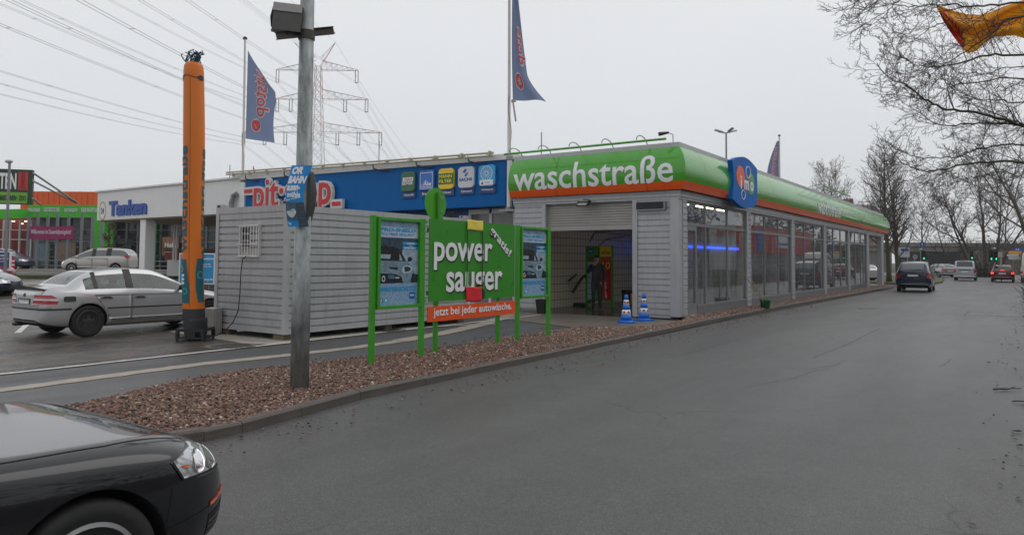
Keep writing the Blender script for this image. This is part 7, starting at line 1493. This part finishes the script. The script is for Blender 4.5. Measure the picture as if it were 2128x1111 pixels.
def wheel(parent, x, y, r, w, sg_, rimmat, spokes=5, rimr=.66):
    mb = MB(m_tyre); c = (x, y, r); q = w/2; mb.lathe([(r*rimr, -q*.8), (r*.80, -q), (r*.95, -q*.95), (r*.995, -q*.72), (r, -q*.3), (r, q*.3), (r*.995, q*.72), (r*.95, q*.95), (r*.80, q), (r*rimr, q*.8)], c, 40, 'y'); tw = mb.build('wheel', parent, local=True, smooth=True)
    mb = MB(rimmat); f = y+sg_*q*.82; R_ = r*rimr
    mb.lathe([(R_*1.03, -.012), (R_*1.03, .008), (R_*.94, .012), (R_*.90, -.03*sg_)] if sg_ > 0 else [(R_*1.03, .012), (R_*1.03, -.008), (R_*.94, -.012), (R_*.90, .03)], (x, f, r), 40, 'y')
    mb.lathe([(0, .012*sg_), (R_*.20, .010*sg_), (R_*.26, -.012*sg_)], (x, f, r), 20, 'y')
    for k in range(spokes):
        a = 2*math.pi*k/spokes+.3; sw = 1.55 if spokes > 5 else 1.; ca, sa = math.cos(a), math.sin(a); P = []
        for rr_, ww, dy in ((R_*.12, R_*.17*sw, .0), (R_*.92, R_*.105*sw, -.004)):
            for s2 in (-1, 1):
                for dd in (0, -.03): P.append((x+rr_*ca-s2*ww*sa, f+sg_*(dy+dd), r+rr_*sa+s2*ww*ca))
        mb.add(P, [(0, 2, 6, 4), (1, 5, 7, 3), (0, 4, 5, 1), (2, 3, 7, 6), (4, 6, 7, 5), (0, 1, 3, 2)])
    mb.use(M('brake_disc', (.05, .05, .05), .5, metal=.6)); mb.lathe([(0, -.05*sg_), (R_*.88, -.05*sg_)], (x, f, r), 24, 'y'); o = mb.build('rim', tw, local=True); return tw
def vehicle(name, label, cat, st, pt, loc, rz, axles, r, wt_, glass=None, rim=None, sub=2, group=None, arch=1.14, spokes=5, rimr=.66):
    o = thing(name, label, cat, loc, rz, group); mats = [pt, glass or m_cgl, m_black, m_under]; hwx = max(s[2] for s in st)
    nm = make_body(name, st, mats, [(x, r, r*arch, hwx) for x in axles], sub); sk = Skin(nm); split_glass(nm, o); b_ = bpy.data.objects.new('body', nm); COL.objects.link(b_); b_.parent = o
    for x in axles:
        for s_ in (1, -1): wheel(o, x, s_*(hwx-wt_/2-.018), r, wt_, s_, rim or m_alloy, spokes, rimr)
    return o, sk, hwx
def piece(o, name, fn, smooth=True):
    mb = MB(); fn(mb); return mb.build(name, o, local=True, smooth=smooth) if mb.f else None
def mirror(o, x, y, z, sg_, mat, s=1.):
    mb = MB(mat); mb.grid(lambda u, v: (x-.07*s*math.sin(v*3.1416)*math.cos(u*6.283)*(.7), y+sg_*(.10+.09*math.sin(v*3.1416)*math.sin(u*6.283)), z+.068*math.cos(v*3.1416)), 14, 8); mb.use(m_black); mb.tube([(x, y-sg_*.02, z-.05), (x, y+sg_*.08, z-.03)], .022, 6); mb.build('mirror', o, local=True, smooth=True)
# ---------------- silver saloon
pt_s = paint('silver_paint', (.48, .485, .50), .55, .3)
sal = [(-2.235, .34, .60, .80, .86, .52, 'h'), (-2.17, .27, .76, .91, 1.005, .66, 'h'), (-1.95, .22, .83, .94, 1.03, .70, 'h'), (-1.72, .2, .85, .945, 1.04, .69, 'h'), (-1.64, .2, .855, .945, 1.055, .67, 'r'), (-1.46, .19, .865, .945, 1.175, .62, 'r'), (-1.34, .19, .87, .94, 1.255, .59, 'R'), (-1.118, .19, .872, .935, 1.344, .565, 'b'), (-1.10, .19, .872, .935, 1.349, .565, 's'), (-.86, .19, .872, .93, 1.385, .56, 's'), (-.425, .19, .872, .925, 1.41, .56, 'b'), (-.385, .19, .872, .92, 1.412, .56, 's'), (.0, .19, .872, .91, 1.40, .56, 's'), (.22, .19, .87, .90, 1.365, .565, 'w'), (.50, .19, .87, .895, 1.235, .60, 'w'), (.80, .19, .87, .885, 1.075, .65, 'w'), (.98, .19, .87, .875, .975, .70, 'h'), (1.20, .19, .868, .85, .915, .70, 'h'), (1.60, .19, .86, .79, .85, .68, 'h'), (1.95, .2, .83, .71, .765, .62, 'h'), (2.15, .23, .74, .62, .665, .52, 'h'), (2.235, .3, .6, .54, .565, .42, 'h')]
AX = (1.465, -1.26); hd = math.pi/2
loc = Vector((-16.53, 8.43, 0))
m_tint = glass_mat('tinted_glass', 1.3, tint=(.50, .66, .62), dirt=.10)
sal = [((-1.38+(q[0]+1.38)*.88) if q[0] < -1.38 else q[0], *q[1:]) for q in sal]
sc, sk, hw = vehicle('parked_car', 'silver saloon with black wheels parked between orange tube and canopy', 'car', sal, pt_s, tuple(loc), hd, AX, .325, .215, glass=m_tint, rim=m_blackrim, rimr=.70)
for sg_ in (-1, 1):
    piece(sc, 'door', lambda mb: (sk.patch(mb, [(-.40, .35), (-.40, .855), (.93, .845), (.98, .60), (.93, .35)], 'y', sg_, .0015, .06, m_seam), sk.patch(mb, [(-.393, .357), (-.393, .855), (.922, .845), (.972, .60), (.922, .357)], 'y', sg_, .003, .05, pt_s)))
    piece(sc, 'door', lambda mb: (sk.patch(mb, [(-.42, .35), (-.42, .855), (-1.16, .865), (-.98, .62), (-.90, .35)], 'y', sg_, .0015, .06, m_seam), sk.patch(mb, [(-.427, .357), (-.427, .855), (-1.148, .865), (-.972, .62), (-.89, .357)], 'y', sg_, .003, .05, pt_s)))
    piece(sc, 'trim_strip', lambda mb: (sk.patch(mb, [(-.90, .565), (1.07, .555), (1.07, .585), (-.90, .595)], 'y', sg_, .010, .06, m_black), sk.patch(mb, [(-1.60, .575), (-2.08, .575), (-2.08, .61), (-1.60, .61)], 'y', sg_, .010, .04, m_black)))
    piece(sc, 'door_handle', lambda mb: (sk.patch(mb, [(-.32, .765), (-.12, .76), (-.10, .775), (-.16, .80), (-.28, .803), (-.34, .785)], 'y', sg_, .028, .03, m_black)))
    piece(sc, 'door_handle', lambda mb: (sk.patch(mb, [(-1.02, .778), (-.82, .773), (-.80, .788), (-.86, .813), (-.98, .816), (-1.04, .798)], 'y', sg_, .028, .03, m_black)))
    piece(sc, 'side_skirt', lambda mb: sk.patch(mb, [(-.86, .20), (1.05, .20), (1.05, .325), (-.80, .325)], 'y', sg_, .012, .06, pt_s)); piece(sc, 'sill_strip', lambda mb: sk.patch(mb, [(-.80, .335), (1.05, .335), (1.05, .36), (-.80, .36)], 'y', sg_, .006, .06, m_black))
    piece(sc, 'tail_light', lambda mb: (sk.patch(mb, [(-2.09, .70), (-1.85, .695), (-1.82, .76), (-2.09, .775)], 'y', sg_, .006, .02, m_tail), sk.patch(mb, [(-2.09, .778), (-1.825, .765), (-1.85, .81), (-2.09, .815)], 'y', sg_, .006, .02, M('lamp_clear', (.62, .60, .60), .1, coat=1.)), sk.patch(mb, [(-2.09, .818), (-1.855, .813), (-1.94, .875), (-2.09, .88)], 'y', sg_, .006, .02, m_tail), sk.patch(mb, [(sg_*.70, .70), (sg_*.40, .70), (sg_*.40, .775), (sg_*.70, .775)], 'x', -1, .008, .02, m_tail), sk.patch(mb, [(sg_*.70, .778), (sg_*.40, .778), (sg_*.42, .815), (sg_*.70, .815)], 'x', -1, .008, .02, M('lamp_clear', (0, 0, 0))), sk.patch(mb, [(sg_*.70, .818), (sg_*.42, .818), (sg_*.46, .88), (sg_*.68, .88)], 'x', -1, .008, .02, m_tail)))
    piece(sc, 'headlight', lambda mb: (sk.patch(mb, [(sg_*.42, .56), (sg_*.72, .58), (sg_*.72, .66), (sg_*.42, .64)], 'x', 1, .006, .03, m_head), sk.patch(mb, [(2.2, .58), (1.92, .62), (1.90, .69), (2.2, .66)], 'y', sg_, .006, .03, m_head)))
    mirror(sc, .70, sg_*.80, .97, sg_, m_black)
piece(sc, 'roof_film', lambda mb: sk.patch(mb, [(-1.02, -.50), (.16, -.50), (.20, 0), (.16, .50), (-1.02, .50), (-1.06, 0)], 'z', 1, .003, .06, M('roof_film', (.05, .05, .055), .4)))
piece(sc, 'fuel_flap', lambda mb: sk.patch(mb, [(-1.72, .735), (-1.54, .735), (-1.52, .75), (-1.52, .83), (-1.54, .845), (-1.72, .845), (-1.74, .83), (-1.74, .75)], 'y', -1, .005, .03, M('grey_primer', (.035, .036, .038), .7)))
piece(sc, 'boot_lid', lambda mb: (sk.line(mb, [(-.60, .86), (-.62, .66), (.62, .66), (.60, .86)], .010, 'x', -1, .003, mat=m_seam), sk.line(mb, [(-1.68, .66), (-2.08, .66)], .008, 'z', 1, .003, mat=m_seam), sk.line(mb, [(-1.68, -.66), (-2.08, -.66)], .008, 'z', 1, .003, mat=m_seam)))
piece(sc, 'number_plate', lambda mb: (sk.patch(mb, [(-.27, .69), (.27, .69), (.27, .80), (-.27, .80)], 'x', -1, .010, .06, m_seam), sk.patch(mb, [(-.25, .70), (.25, .70), (.25, .79), (-.25, .79)], 'x', -1, .016, .06, m_plate), sk.patch(mb, [(.22, .70), (.255, .70), (.255, .79), (.22, .79)], 'x', -1, .018, .06, m_sb)))
piece(sc, 'rear_bumper', lambda mb: (sk.patch(mb, [(-.78, .575), (.78, .575), (.78, .61), (-.78, .61)], 'x', -1, .012, .05, m_black), sk.patch(mb, [(-.55, .33), (.55, .33), (.5, .38), (-.5, .38)], 'x', -1, .006, .05, m_black), sk.line(mb, [(-.8, .625), (.8, .625)], .008, 'x', -1, .003, mat=m_seam)))
piece(sc, 'spoiler', lambda mb: (mb.add([(x, y, z) for y in np.linspace(-.68, .68, 13) for x, z in ((-2.0, 1.012-.02*(y/.68)**2), (-2.115, 1.045-.03*(y/.68)**2), (-2.11, 1.028-.03*(y/.68)**2), (-2.03, .985-.02*(y/.68)**2))], [(i*4+j, i*4+(j+1) % 4, i*4+4+(j+1) % 4, i*4+4+j) for i in range(12) for j in range(4)], m_black)), smooth=False)
piece(sc, 'badge', lambda mb: sk.patch(mb, [(.04*math.cos(i*.5236), .865+.035*math.sin(i*.5236)) for i in range(12)], 'x', -1, .012, .03, m_black))
piece(sc, 'exhaust', lambda mb: (mb.tube([(-1.9, .42, .26), (-2.14, .42, .26)], .038, 12, m_black), mb.tube([(-1.9, .52, .26), (-2.13, .52, .26)], .032, 12, m_black)))
for k, x in enumerate((-.55, .35)):
    for y in (-.36, .36): mb = MB(M('seat_dark', (.03, .035, .035), .8)); mb.box((x-.08, y-.2, .6), (x+.05, y+.2, 1.05)); mb.box((x-.07, y-.1, 1.06), (x+.03, y+.1, 1.22)); mb.build('seat', sc, local=True, bevel=.03)
mb = MB(M('cabin_lining', (.035, .038, .038), .9)); mb.box((-1.5, -.74, .45), (.75, .74, .62)); mb.box((.62, -.70, .6), (.85, .70, .88)); mb.box((-1.55, -.66, .6), (-1.3, .66, .90)); mb.tube([(.52+.0*k, .36+.17*math.cos(k*.5236), .90+.17*math.sin(k*.5236)) for k in range(13)], .016, 6); mb.build('cabin', sc, local=True)
# ---------------- black car in the foreground
pt_k = M('black_paint', (.006, .0065, .009), .22, spec=.25, coat=.75)
blk = [(-2.36, .36, .66, .85, .92, .55, 'h'), (-2.28, .28, .80, .95, 1.06, .66, 'h'), (-1.9, .2, .88, .97, 1.12, .68, 'r'), (-1.3, .19, .905, .97, 1.40, .58, 's'), (-.5, .19, .91, .96, 1.47, .57, 'b'), (-.4, .19, .91, .96, 1.47, .57, 's'), (.1, .19, .91, .95, 1.44, .58, 'w'), (.55, .19, .91, .94, 1.22, .66, 'w'), (.90, .19, .91, .835, .875, .74, 'h'), (1.08, .19, .91, .82, .85, .76, 'h'), (1.35, .19, .91, .80, .832, .755, 'h'), (1.62, .19, .905, .785, .822, .735, 'h'), (1.85, .19, .89, .757, .80, .69, 'h'), (2.04, .19, .84, .71, .757, .62, 'h'), (2.20, .19, .74, .63, .675, .52, 'h'), (2.31, .22, .58, .54, .575, .40, 'h'), (2.36, .27, .36, .47, .49, .25, 'h')]
BK = dict(loc=(-4.12, .02, 0), rz=math.pi/2)
bc, sk, hw = vehicle('black_car', 'black car front driving into the picture at the lower left', 'car', blk, pt_k, BK['loc'], BK['rz'], (1.49, -1.27), .308, .22, arch=1.14, sub=3, spokes=7, rimr=.68)
for sg_ in (-1, 1):
    piece(bc, 'headlight', lambda mb: (sk.patch(mb, [(1.86, .69), (1.92, .60), (2.02, .585), (2.14, .578), (2.22, .585), (2.20, .63), (2.14, .69), (2.02, .735)], 'y', sg_, .004, .02, M('head_lamp', (0, 0, 0)))))
    piece(bc, 'headlight_lens', lambda mb: (sk.patch(mb, [(2.02+.045*math.cos(i*.5236), .655+.05*math.sin(i*.5236)) for i in range(12)], 'y', sg_, .010, .02, M('lamp_cup', (.85, .85, .84), .12, metal=.9)), sk.patch(mb, [(2.12+.05*math.cos(i*.5236), .64+.045*math.sin(i*.5236)) for i in range(12)], 'y', sg_, .010, .02, M('lamp_cup', (0, 0, 0))), sk.line(mb, [(1.865, .69), (1.92, .60), (2.26, .58)], .012, 'y', sg_, .006, mat=m_seam), sk.patch(mb, [(1.915, .655), (1.955, .648), (1.955, .656), (1.915, .663)], 'y', sg_, .012, .02, m_amber)))
    piece(bc, 'bonnet_seam', lambda mb: (sk.line(mb, [(.78, sg_*.80), (1.2, sg_*.795), (1.6, sg_*.765), (1.9, sg_*.70), (2.02, sg_*.66)], .007, 'z', 1, .002, mat=m_seam), sk.line(mb, [(1.80, .59), (1.86, .585), (1.93, .60)], .006, 'y', sg_, .002, mat=m_seam), sk.line(mb, [(1.83, .41), (1.86, .58)], .006, 'y', sg_, .002, mat=m_seam), sk.line(mb, [(.95, .3), (.93, .9)], .007, 'y', sg_, .002, mat=m_seam)))
    piece(bc, 'side_marker', lambda mb: (sk.patch(mb, [(2.10, .42), (2.26, .445), (2.26, .468), (2.10, .436)], 'y', sg_, .005, .02, m_amber)))
    piece(bc, 'fog_grille', lambda mb: (sk.patch(mb, [(2.10, .26), (2.28, .28), (2.27, .40), (2.10, .375)], 'y', sg_, .003, .02, m_black), *[sk.line(mb, [(2.10, .285+.028*k), (2.26, .305+.03*k)], .006, 'y', sg_, .008, mat=m_alloy) for k in range(3)]))
    mirror(bc, .72, sg_*.90, 1.0, sg_, pt_k)
    piece(bc, 'bumper_seam', lambda mb: sk.line(mb, [(1.84, .40), (2.10, .42), (2.3, .45)], .005, 'y', sg_, .002, mat=m_seam))
piece(bc, 'grille', lambda mb: (sk.patch(mb, [(-.36, .33), (.36, .33), (.42, .56), (-.42, .56)], 'x', 1, .004, .04, m_black)))
piece(bc, 'wiper', lambda mb: (mb.tube([(.86, -.55, 1.045), (.72, -.1, 1.13)], .010, 6, m_black), mb.tube([(.90, .1, 1.04), (.74, .5, 1.12)], .010, 6, m_black)))
piece(bc, 'cowl', lambda mb: sk.patch(mb, [(.80, -.68), (.92, -.66), (.94, 0), (.92, .66), (.80, .68)], 'z', 1, .006, .05, m_black))
# ---------------- generic tails and fronts
def tails(o, sk, hw, z0, z1, w, mat, xs=None, lit=False, tall=False, sidew=.12, xr=0):
    for sg_ in (-1, 1):
        piece(o, 'tail_light', lambda mb: (sk.patch(mb, [(sg_*hw*.96, z0), (sg_*(hw*.96-w), z0), (sg_*(hw*.96-w), z1), (sg_*hw*.96, z1)], 'x', -1, .012, .05, mat), sk.patch(mb, [(xr, z0), (xr+sidew, z0), (xr+sidew, z1), (xr, z1)], 'y', sg_, .010, .05, mat)))
def plate(o, sk, z, x=-1, w=.26, h=.055): piece(o, 'number_plate', lambda mb: sk.patch(mb, [(-w, z-h), (w, z-h), (w, z+h), (-w, z+h)], 'x', x, .014, .08, m_plate))
def doors(o, sk, xa, xb, xc, z0, z1, pm):
    for sg_ in (-1, 1):
        for a, b_ in ((xa, xb), (xb, xc)):
            piece(o, 'door', lambda mb: (sk.patch(mb, [(a+.01, z0), (a+.01, z1), (b_-.01, z1), (b_-.01, z0)], 'y', sg_, .0015, .08, m_seam), sk.patch(mb, [(a+.018, z0+.008), (a+.018, z1), (b_-.018, z1), (b_-.018, z0+.008)], 'y', sg_, .004, .07, pm)))
            piece(o, 'door_handle', lambda mb: sk.patch(mb, [(a+.05, z1-.10), (a+.20, z1-.10), (a+.20, z1-.075), (a+.05, z1-.075)], 'y', sg_, .022, .04, pm))
# ---------------- dark blue people carrier
pt_b = paint('dark_blue_paint', (.008, .014, .045), .4, .25)
mpv = [(-2.2, .40, .70, 1.0, 1.12, .55, 'h'), (-2.14, .30, .82, 1.08, 1.22, .66, 'R'), (-1.90, .22, .87, 1.08, 1.55, .645, 'R'), (-1.72, .2, .875, 1.07, 1.66, .63, 's'), (-1.06, .2, .88, 1.05, 1.70, .63, 'b'), (-1.0, .2, .88, 1.05, 1.70, .63, 's'), (-.1, .2, .88, 1.03, 1.70, .63, 'b'), (0, .2, .88, 1.03, 1.69, .63, 's'), (.55, .2, .88, 1.02, 1.64, .62, 'w'), (1.0, .2, .88, 1.0, 1.34, .68, 'w'), (1.35, .2, .875, .97, 1.10, .72, 'h'), (1.75, .2, .85, .86, .95, .68, 'h'), (2.05, .25, .76, .70, .77, .55, 'h'), (2.17, .3, .6, .56, .6, .45, 'h')]
m_cg2 = M('car_glass_pale', (.055, .075, .075), .04, spec=.7, coat=1.)
mv, sk, hw = vehicle('people_carrier', 'dark blue people carrier seen from behind on the road', 'car', mpv, pt_b, (-4.98, 48.0, 0), math.pi/2+.03, (1.32, -1.35), .32, .20, glass=m_cg2, rim=m_alloy)
tails(mv, sk, hw, .78, 1.02, .18, m_tail, xr=-2.2, sidew=.2); plate(mv, sk, .93)
piece(mv, 'bumper', lambda mb: (sk.patch(mb, [(-.84, .42), (.84, .42), (.84, .66), (-.84, .66)], 'x', -1, .03, .08, pt_b), sk.line(mb, [(-.7, .70), (.7, .70)], .012, 'x', -1, .006, mat=m_seam))); piece(mv, 'wiper', lambda mb: mb.tube([(-2.17, .05, 1.20), (-2.12, -.42, 1.27)], .012, 6, m_black)); doors(mv, sk, -1.05, -.05, .95, .36, 1.0, pt_b)
for sg_ in (-1, 1): mirror(mv, .85, sg_*.86, 1.10, sg_, pt_b, 1.2)
piece(mv, 'roof_rail', lambda mb: [mb.tube([(-1.6, s_*.60, 1.70), (-1.4, s_*.60, 1.75), (.2, s_*.60, 1.755), (.4, s_*.60, 1.70)], .018, 6, m_black) for s_ in (-1, 1)])
# ---------------- silver van
pt_w = paint('van_silver', (.42, .435, .47), .4, .32)
van = [(-2.2, .36, .80, 1.02, 1.12, .74, 'h'), (-2.17, .28, .87, 1.08, 1.20, .80, 'R'), (-2.08, .22, .895, 1.08, 1.70, .75, 'R'), (-1.98, .2, .897, 1.08, 1.81, .73, 's'), (-1.0, .2, .90, 1.07, 1.84, .72, 'b'), (-.85, .2, .9, 1.07, 1.84, .72, 's'), (.2, .2, .9, 1.05, 1.83, .70, 'b'), (.3, .2, .9, 1.05, 1.82, .7, 's'), (.75, .2, .9, 1.03, 1.72, .68, 'w'), (1.3, .2, .89, 1.0, 1.22, .72, 'h'), (1.7, .2, .87, .92, 1.02, .70, 'h'), (2.05, .25, .78, .72, .80, .55, 'h'), (2.18, .3, .6, .56, .62, .45, 'h')]
vn, sk, hw = vehicle('silver_van', 'silver delivery van seen from behind, wet road under it', 'van', van, pt_w, (-4.25, 80.6, 0), math.pi/2+.02, (1.35, -1.33), .32, .2, glass=m_cgl)
tails(vn, sk, hw, .72, 1.06, .10, m_tail, xr=-2.19, sidew=.12); plate(vn, sk, .86, w=.27, h=.07); piece(vn, 'bumper', lambda mb: (sk.patch(mb, [(-.86, .36), (.86, .36), (.86, .60), (-.86, .60)], 'x', -1, .04, .08, pt_w), sk.patch(mb, [(-.5, .96), (.5, .96), (.5, 1.02), (-.5, 1.02)], 'x', -1, .02, .08, m_black))); doors(vn, sk, -.95, .25, 1.2, .36, 1.0, pt_w)
# ---------------- red estate
pt_r = paint('dark_red_paint', (.11, .008, .016), .3, .28)
est = [(-2.2, .38, .68, .86, .95, .55, 'h'), (-2.13, .28, .81, .95, 1.06, .66, 'R'), (-1.85, .22, .85, .96, 1.36, .60, 'R'), (-1.70, .2, .855, .95, 1.44, .58, 's'), (-.91, .2, .86, .94, 1.48, .57, 'b'), (-.85, .2, .86, .94, 1.48, .57, 's'), (-.05, .2, .86, .93, 1.47, .57, 'b'), (.05, .2, .86, .93, 1.46, .57, 's'), (.40, .2, .86, .92, 1.41, .57, 'w'), (.98, .2, .86, .90, 1.05, .68, 'h'), (1.4, .2, .85, .84, .93, .68, 'h'), (1.9, .22, .80, .70, .78, .58, 'h'), (2.15, .3, .6, .55, .6, .45, 'h')]
m_tl2 = m_tailon
re, sk, hw = vehicle('red_estate', 'dark red estate car with lit brake lights near the right edge', 'car', est, pt_r, (-1.28, 77.2, 0), math.pi/2+.0, (1.3, -1.3), .31, .2, glass=m_cgl)
tails(re, sk, hw, .70, .86, .2, m_tailon, xr=-2.2, sidew=.1); plate(re, sk, .76); piece(re, 'brake_light', lambda mb: sk.patch(mb, [(-.15, .99), (.15, .99), (.15, 1.03), (-.15, 1.03)], 'x', -1, .02, .06, m_tailon)); piece(re, 'bumper', lambda mb: sk.patch(mb, [(-.83, .40), (.83, .40), (.83, .58), (-.83, .58)], 'x', -1, .03, .08, pt_r)); doors(re, sk, -.88, 0, .9, .36, .88, pt_r)
# ---------------- pale hatchback turning
pt_g = paint('pale_gold_paint', (.36, .355, .345), .5, .3)
hat = [(s[0]*.95, s[1], s[2], s[3]+.01, s[4]+.02, s[5], s[6]) for s in est]
ha, sk, hw = vehicle('hatchback', 'pale silver hatchback turning left between the island and the van', 'car', hat, pt_g, (-7.6, 95.5, 0), math.pi/2+.62, (1.24, -1.24), .31, .2, glass=m_cg2)
tails(ha, sk, hw, .74, .94, .2, m_tail, xr=-2.08, sidew=.2); plate(ha, sk, .72); piece(ha, 'bumper', lambda mb: sk.patch(mb, [(-.83, .38), (.83, .38), (.83, .60), (-.83, .60)], 'x', -1, .03, .08, pt_g)); doors(ha, sk, -.84, 0, .86, .36, .88, pt_g)
# oncoming silver car seen between the last two pillars
pt_o = paint('silver_far_paint', (.44, .45, .46), .5, .3)
c_ = gp(1822, 604, 56); oc, sk, hw = vehicle('waiting_car', 'silver car with lit headlamp waiting in the gap under the car wash end', 'car', [(-s[0], *s[1:6], s[6]) for s in []] or est, pt_o, tuple(c_+FV*6.0+RV*1.0), YAW-1.25+math.pi, (1.3, -1.3), .31, .2, glass=m_cgl)
for sg_ in (-1, 1): piece(oc, 'headlight', lambda mb: sk.patch(mb, [(sg_*.78, .58), (sg_*.45, .58), (sg_*.45, .72), (sg_*.78, .74)], 'x', 1, .01, .05, M('head_lamp_lit', (1, .72, .42), .3, emit=2.5)))
piece(oc, 'grille', lambda mb: sk.patch(mb, [(-.4, .50), (.4, .50), (.4, .62), (-.4, .62)], 'x', 1, .008, .06, m_black)); plate(oc, sk, .46, 1); doors(oc, sk, -.88, 0, .9, .36, .88, pt_o)
# camper at the right edge
pt_c = M('camper_white', (.52, .50, .45), .4, coat=.4, var=.05)
cp = [(-2.9, .45, .90, 1.2, 1.35, .84, 'h'), (-2.86, .40, .98, 1.25, 1.45, .92, 'R'), (-2.75, .36, 1.02, 1.28, 1.98, .90, 'h'), (-2.6, .34, 1.03, 1.28, 2.42, .86, 'h'), (-2.2, .34, 1.03, 1.28, 2.62, .80, 's'), (.9, .34, 1.03, 1.26, 2.62, .78, 's'), (1.5, .34, 1.02, 1.22, 2.35, .72, 'w'), (2.2, .34, 1.0, 1.15, 1.45, .76, 'h'), (2.7, .36, .92, .95, 1.05, .68, 'h'), (2.85, .42, .7, .75, .8, .5, 'h')]
cm, sk, hw = vehicle('camper_van', 'cream white camper van with dark rear window cut by the right edge', 'van', cp, pt_c, (1.02, 77.5, 0), math.pi/2, (1.85, -1.7), .34, .22, glass=m_cgl)
tails(cm, sk, hw, .75, .95, .12, m_tail, xr=-2.88, sidew=.15); plate(cm, sk, .70); piece(cm, 'bumper', lambda mb: sk.patch(mb, [(-.95, .45), (.95, .45), (.95, .62), (-.95, .62)], 'x', -1, .04, .1, m_steel)); piece(cm, 'bike_rack', lambda mb: [mb.tube([(-2.88, y, .9), (-3.05, y, .95), (-3.05, y, 1.6), (-2.84, y, 1.75)], .02, 6, m_white) for y in (-.45, .45)])
# ---------------- pale people carrier by the store
pt_sc = paint('champagne_paint', (.44, .42, .385), .45, .3)
sce = [(-2.1, .38, .66, 1.0, 1.12, .55, 'h'), (-2.05, .28, .80, 1.06, 1.22, .64, 'R'), (-1.78, .22, .86, 1.06, 1.52, .62, 'R'), (-1.6, .2, .87, 1.05, 1.60, .60, 's'), (-.90, .2, .88, 1.03, 1.625, .60, 'b'), (-.85, .2, .88, 1.03, 1.625, .60, 's'), (.08, .2, .88, 1.0, 1.60, .60, 'b'), (.13, .2, .88, 1.0, 1.59, .60, 's'), (.45, .2, .88, .98, 1.52, .60, 'w'), (1.20, .2, .87, .93, 1.10, .68, 'w'), (1.42, .2, .86, .90, .995, .70, 'h'), (1.75, .2, .82, .80, .88, .62, 'h'), (2.0, .24, .72, .66, .72, .5, 'h'), (2.13, .3, .55, .5, .55, .4, 'h')]
dS = 46.; lo = L((200-1064)/F_PX*dS, dS+.5, .60); se, sk, hw = vehicle('champagne_car', 'champagne coloured family car with lit headlamps passing the garden store', 'car', sce, pt_sc, tuple(lo), YAW+math.pi+.10, (1.32, -1.32), .315, .2, glass=m_cg2)
for sg_ in (-1, 1): piece(se, 'headlight', lambda mb: (sk.patch(mb, [(sg_*.70, .64), (sg_*.42, .60), (sg_*.42, .70), (sg_*.70, .76)], 'x', 1, .01, .05, M('head_lamp_lit', (0, 0, 0)) if sg_ > 0 else m_head), sk.patch(mb, [(2.05, .64), (1.78, .68), (1.78, .76), (2.05, .74)], 'y', sg_, .008, .05, m_head)))
tails(se, sk, hw, .95, 1.15, .14, m_tail, xr=-2.08, sidew=.18); piece(se, 'bumper_strip', lambda mb: (sk.patch(mb, [(-.7, .30), (.7, .30), (.7, .42), (-.7, .42)], 'x', 1, .01, .06, m_black), *[sk.patch(mb, [(-.9, .30), (.9, .30), (.9, .36), (-.9, .36)], 'y', q, .006, .08, m_black) for q in (1, -1)])); doors(se, sk, -.87, .1, 1.1, .38, .96, pt_sc); plate(se, sk, .50, 1)
for sg_ in (-1, 1): mirror(se, .95, sg_*.86, 1.02, sg_, pt_sc, 1.2)
# ---------------- partial cars at the left edge
pt_n = paint('navy_paint', (.012, .014, .03), .4, .25); lo = L((16-1064)/F_PX*27.5-2.15, 27.5+.4, .06); n1, sk, hw = vehicle('navy_car', 'nose of a dark navy car entering at the left edge', 'car', est, pt_n, tuple(lo), YAW+.12, (1.3, -1.3), .31, .2)
for sg_ in (-1, 1): piece(n1, 'headlight', lambda mb: (sk.patch(mb, [(2.18, .58), (1.75, .63), (1.72, .74), (2.05, .70)], 'y', sg_, .008, .04, m_head), sk.patch(mb, [(sg_*.74, .56), (sg_*.40, .56), (sg_*.40, .66), (sg_*.74, .68)], 'x', 1, .008, .04, m_head)))
pt_x = paint('bright_red_paint', (.26, .015, .02), .3, .28); lo = L((7-1064)/F_PX*33.2-2.12, 33.6, .36); n2, sk, hw = vehicle('red_car', 'tail of a bright red car at the left edge before the blue advert board', 'car', est, pt_x, tuple(lo), YAW+.05, (1.3, -1.3), .31, .2)
for sg_ in (-1, 1): piece(n2, 'headlight', lambda mb: sk.patch(mb, [(2.18, .58), (1.75, .63), (1.72, .74), (2.05, .70)], 'y', sg_, .008, .04, m_head))
pt_y = paint('slate_blue_paint', (.03, .045, .075), .4, .3); lo = L((48-1064)/F_PX*50-2.1, 51.0, .72); n3, sk, hw = vehicle('slate_blue_car', 'small slate blue car parked behind the red and white bollard', 'car', hat, pt_y, tuple(lo), YAW, (1.24, -1.24), .31, .2)
for sg_ in (-1, 1): piece(n3, 'headlight', lambda mb: sk.patch(mb, [(2.05, .58), (1.72, .63), (1.70, .74), (1.95, .70)], 'y', sg_, .008, .04, m_head))
# ---------------- dark estate inside the wash bay behind the glass
pt_i = paint('wet_dark_paint', (.01, .011, .014), .3, .2); i1, sk, hw = vehicle('washed_car', 'dark car standing in the hall behind the third glazed bay', 'car', est, pt_i, (-9.6, 35.2, .02), math.pi/2, (1.3, -1.3), .31, .2, glass=m_cg2)
tails(i1, sk, hw, .70, .86, .2, m_tail, xr=-2.2)
# ================================================================= DAMP AIR
hzm = bpy.data.materials.new('damp_air'); hzm.use_nodes = True; t = hzm.node_tree; t.nodes.clear(); o_ = nn(t, 'ShaderNodeOutputMaterial'); pv_ = nn(t, 'ShaderNodeVolumePrincipled'); pv_.inputs['Color'].default_value = (.92, .94, .97, 1); pv_.inputs['Density'].default_value = .00045; pv_.inputs['Anisotropy'].default_value = .2
t.links.new(pv_.outputs[0], o_.inputs['Volume'])
mb = MB(hzm); mb.box((-950, -950, -1.2), (950, 950, 62)); mb.build('haze', label='thin grey drizzle haze over the whole place', cat='haze', kind='stuff')
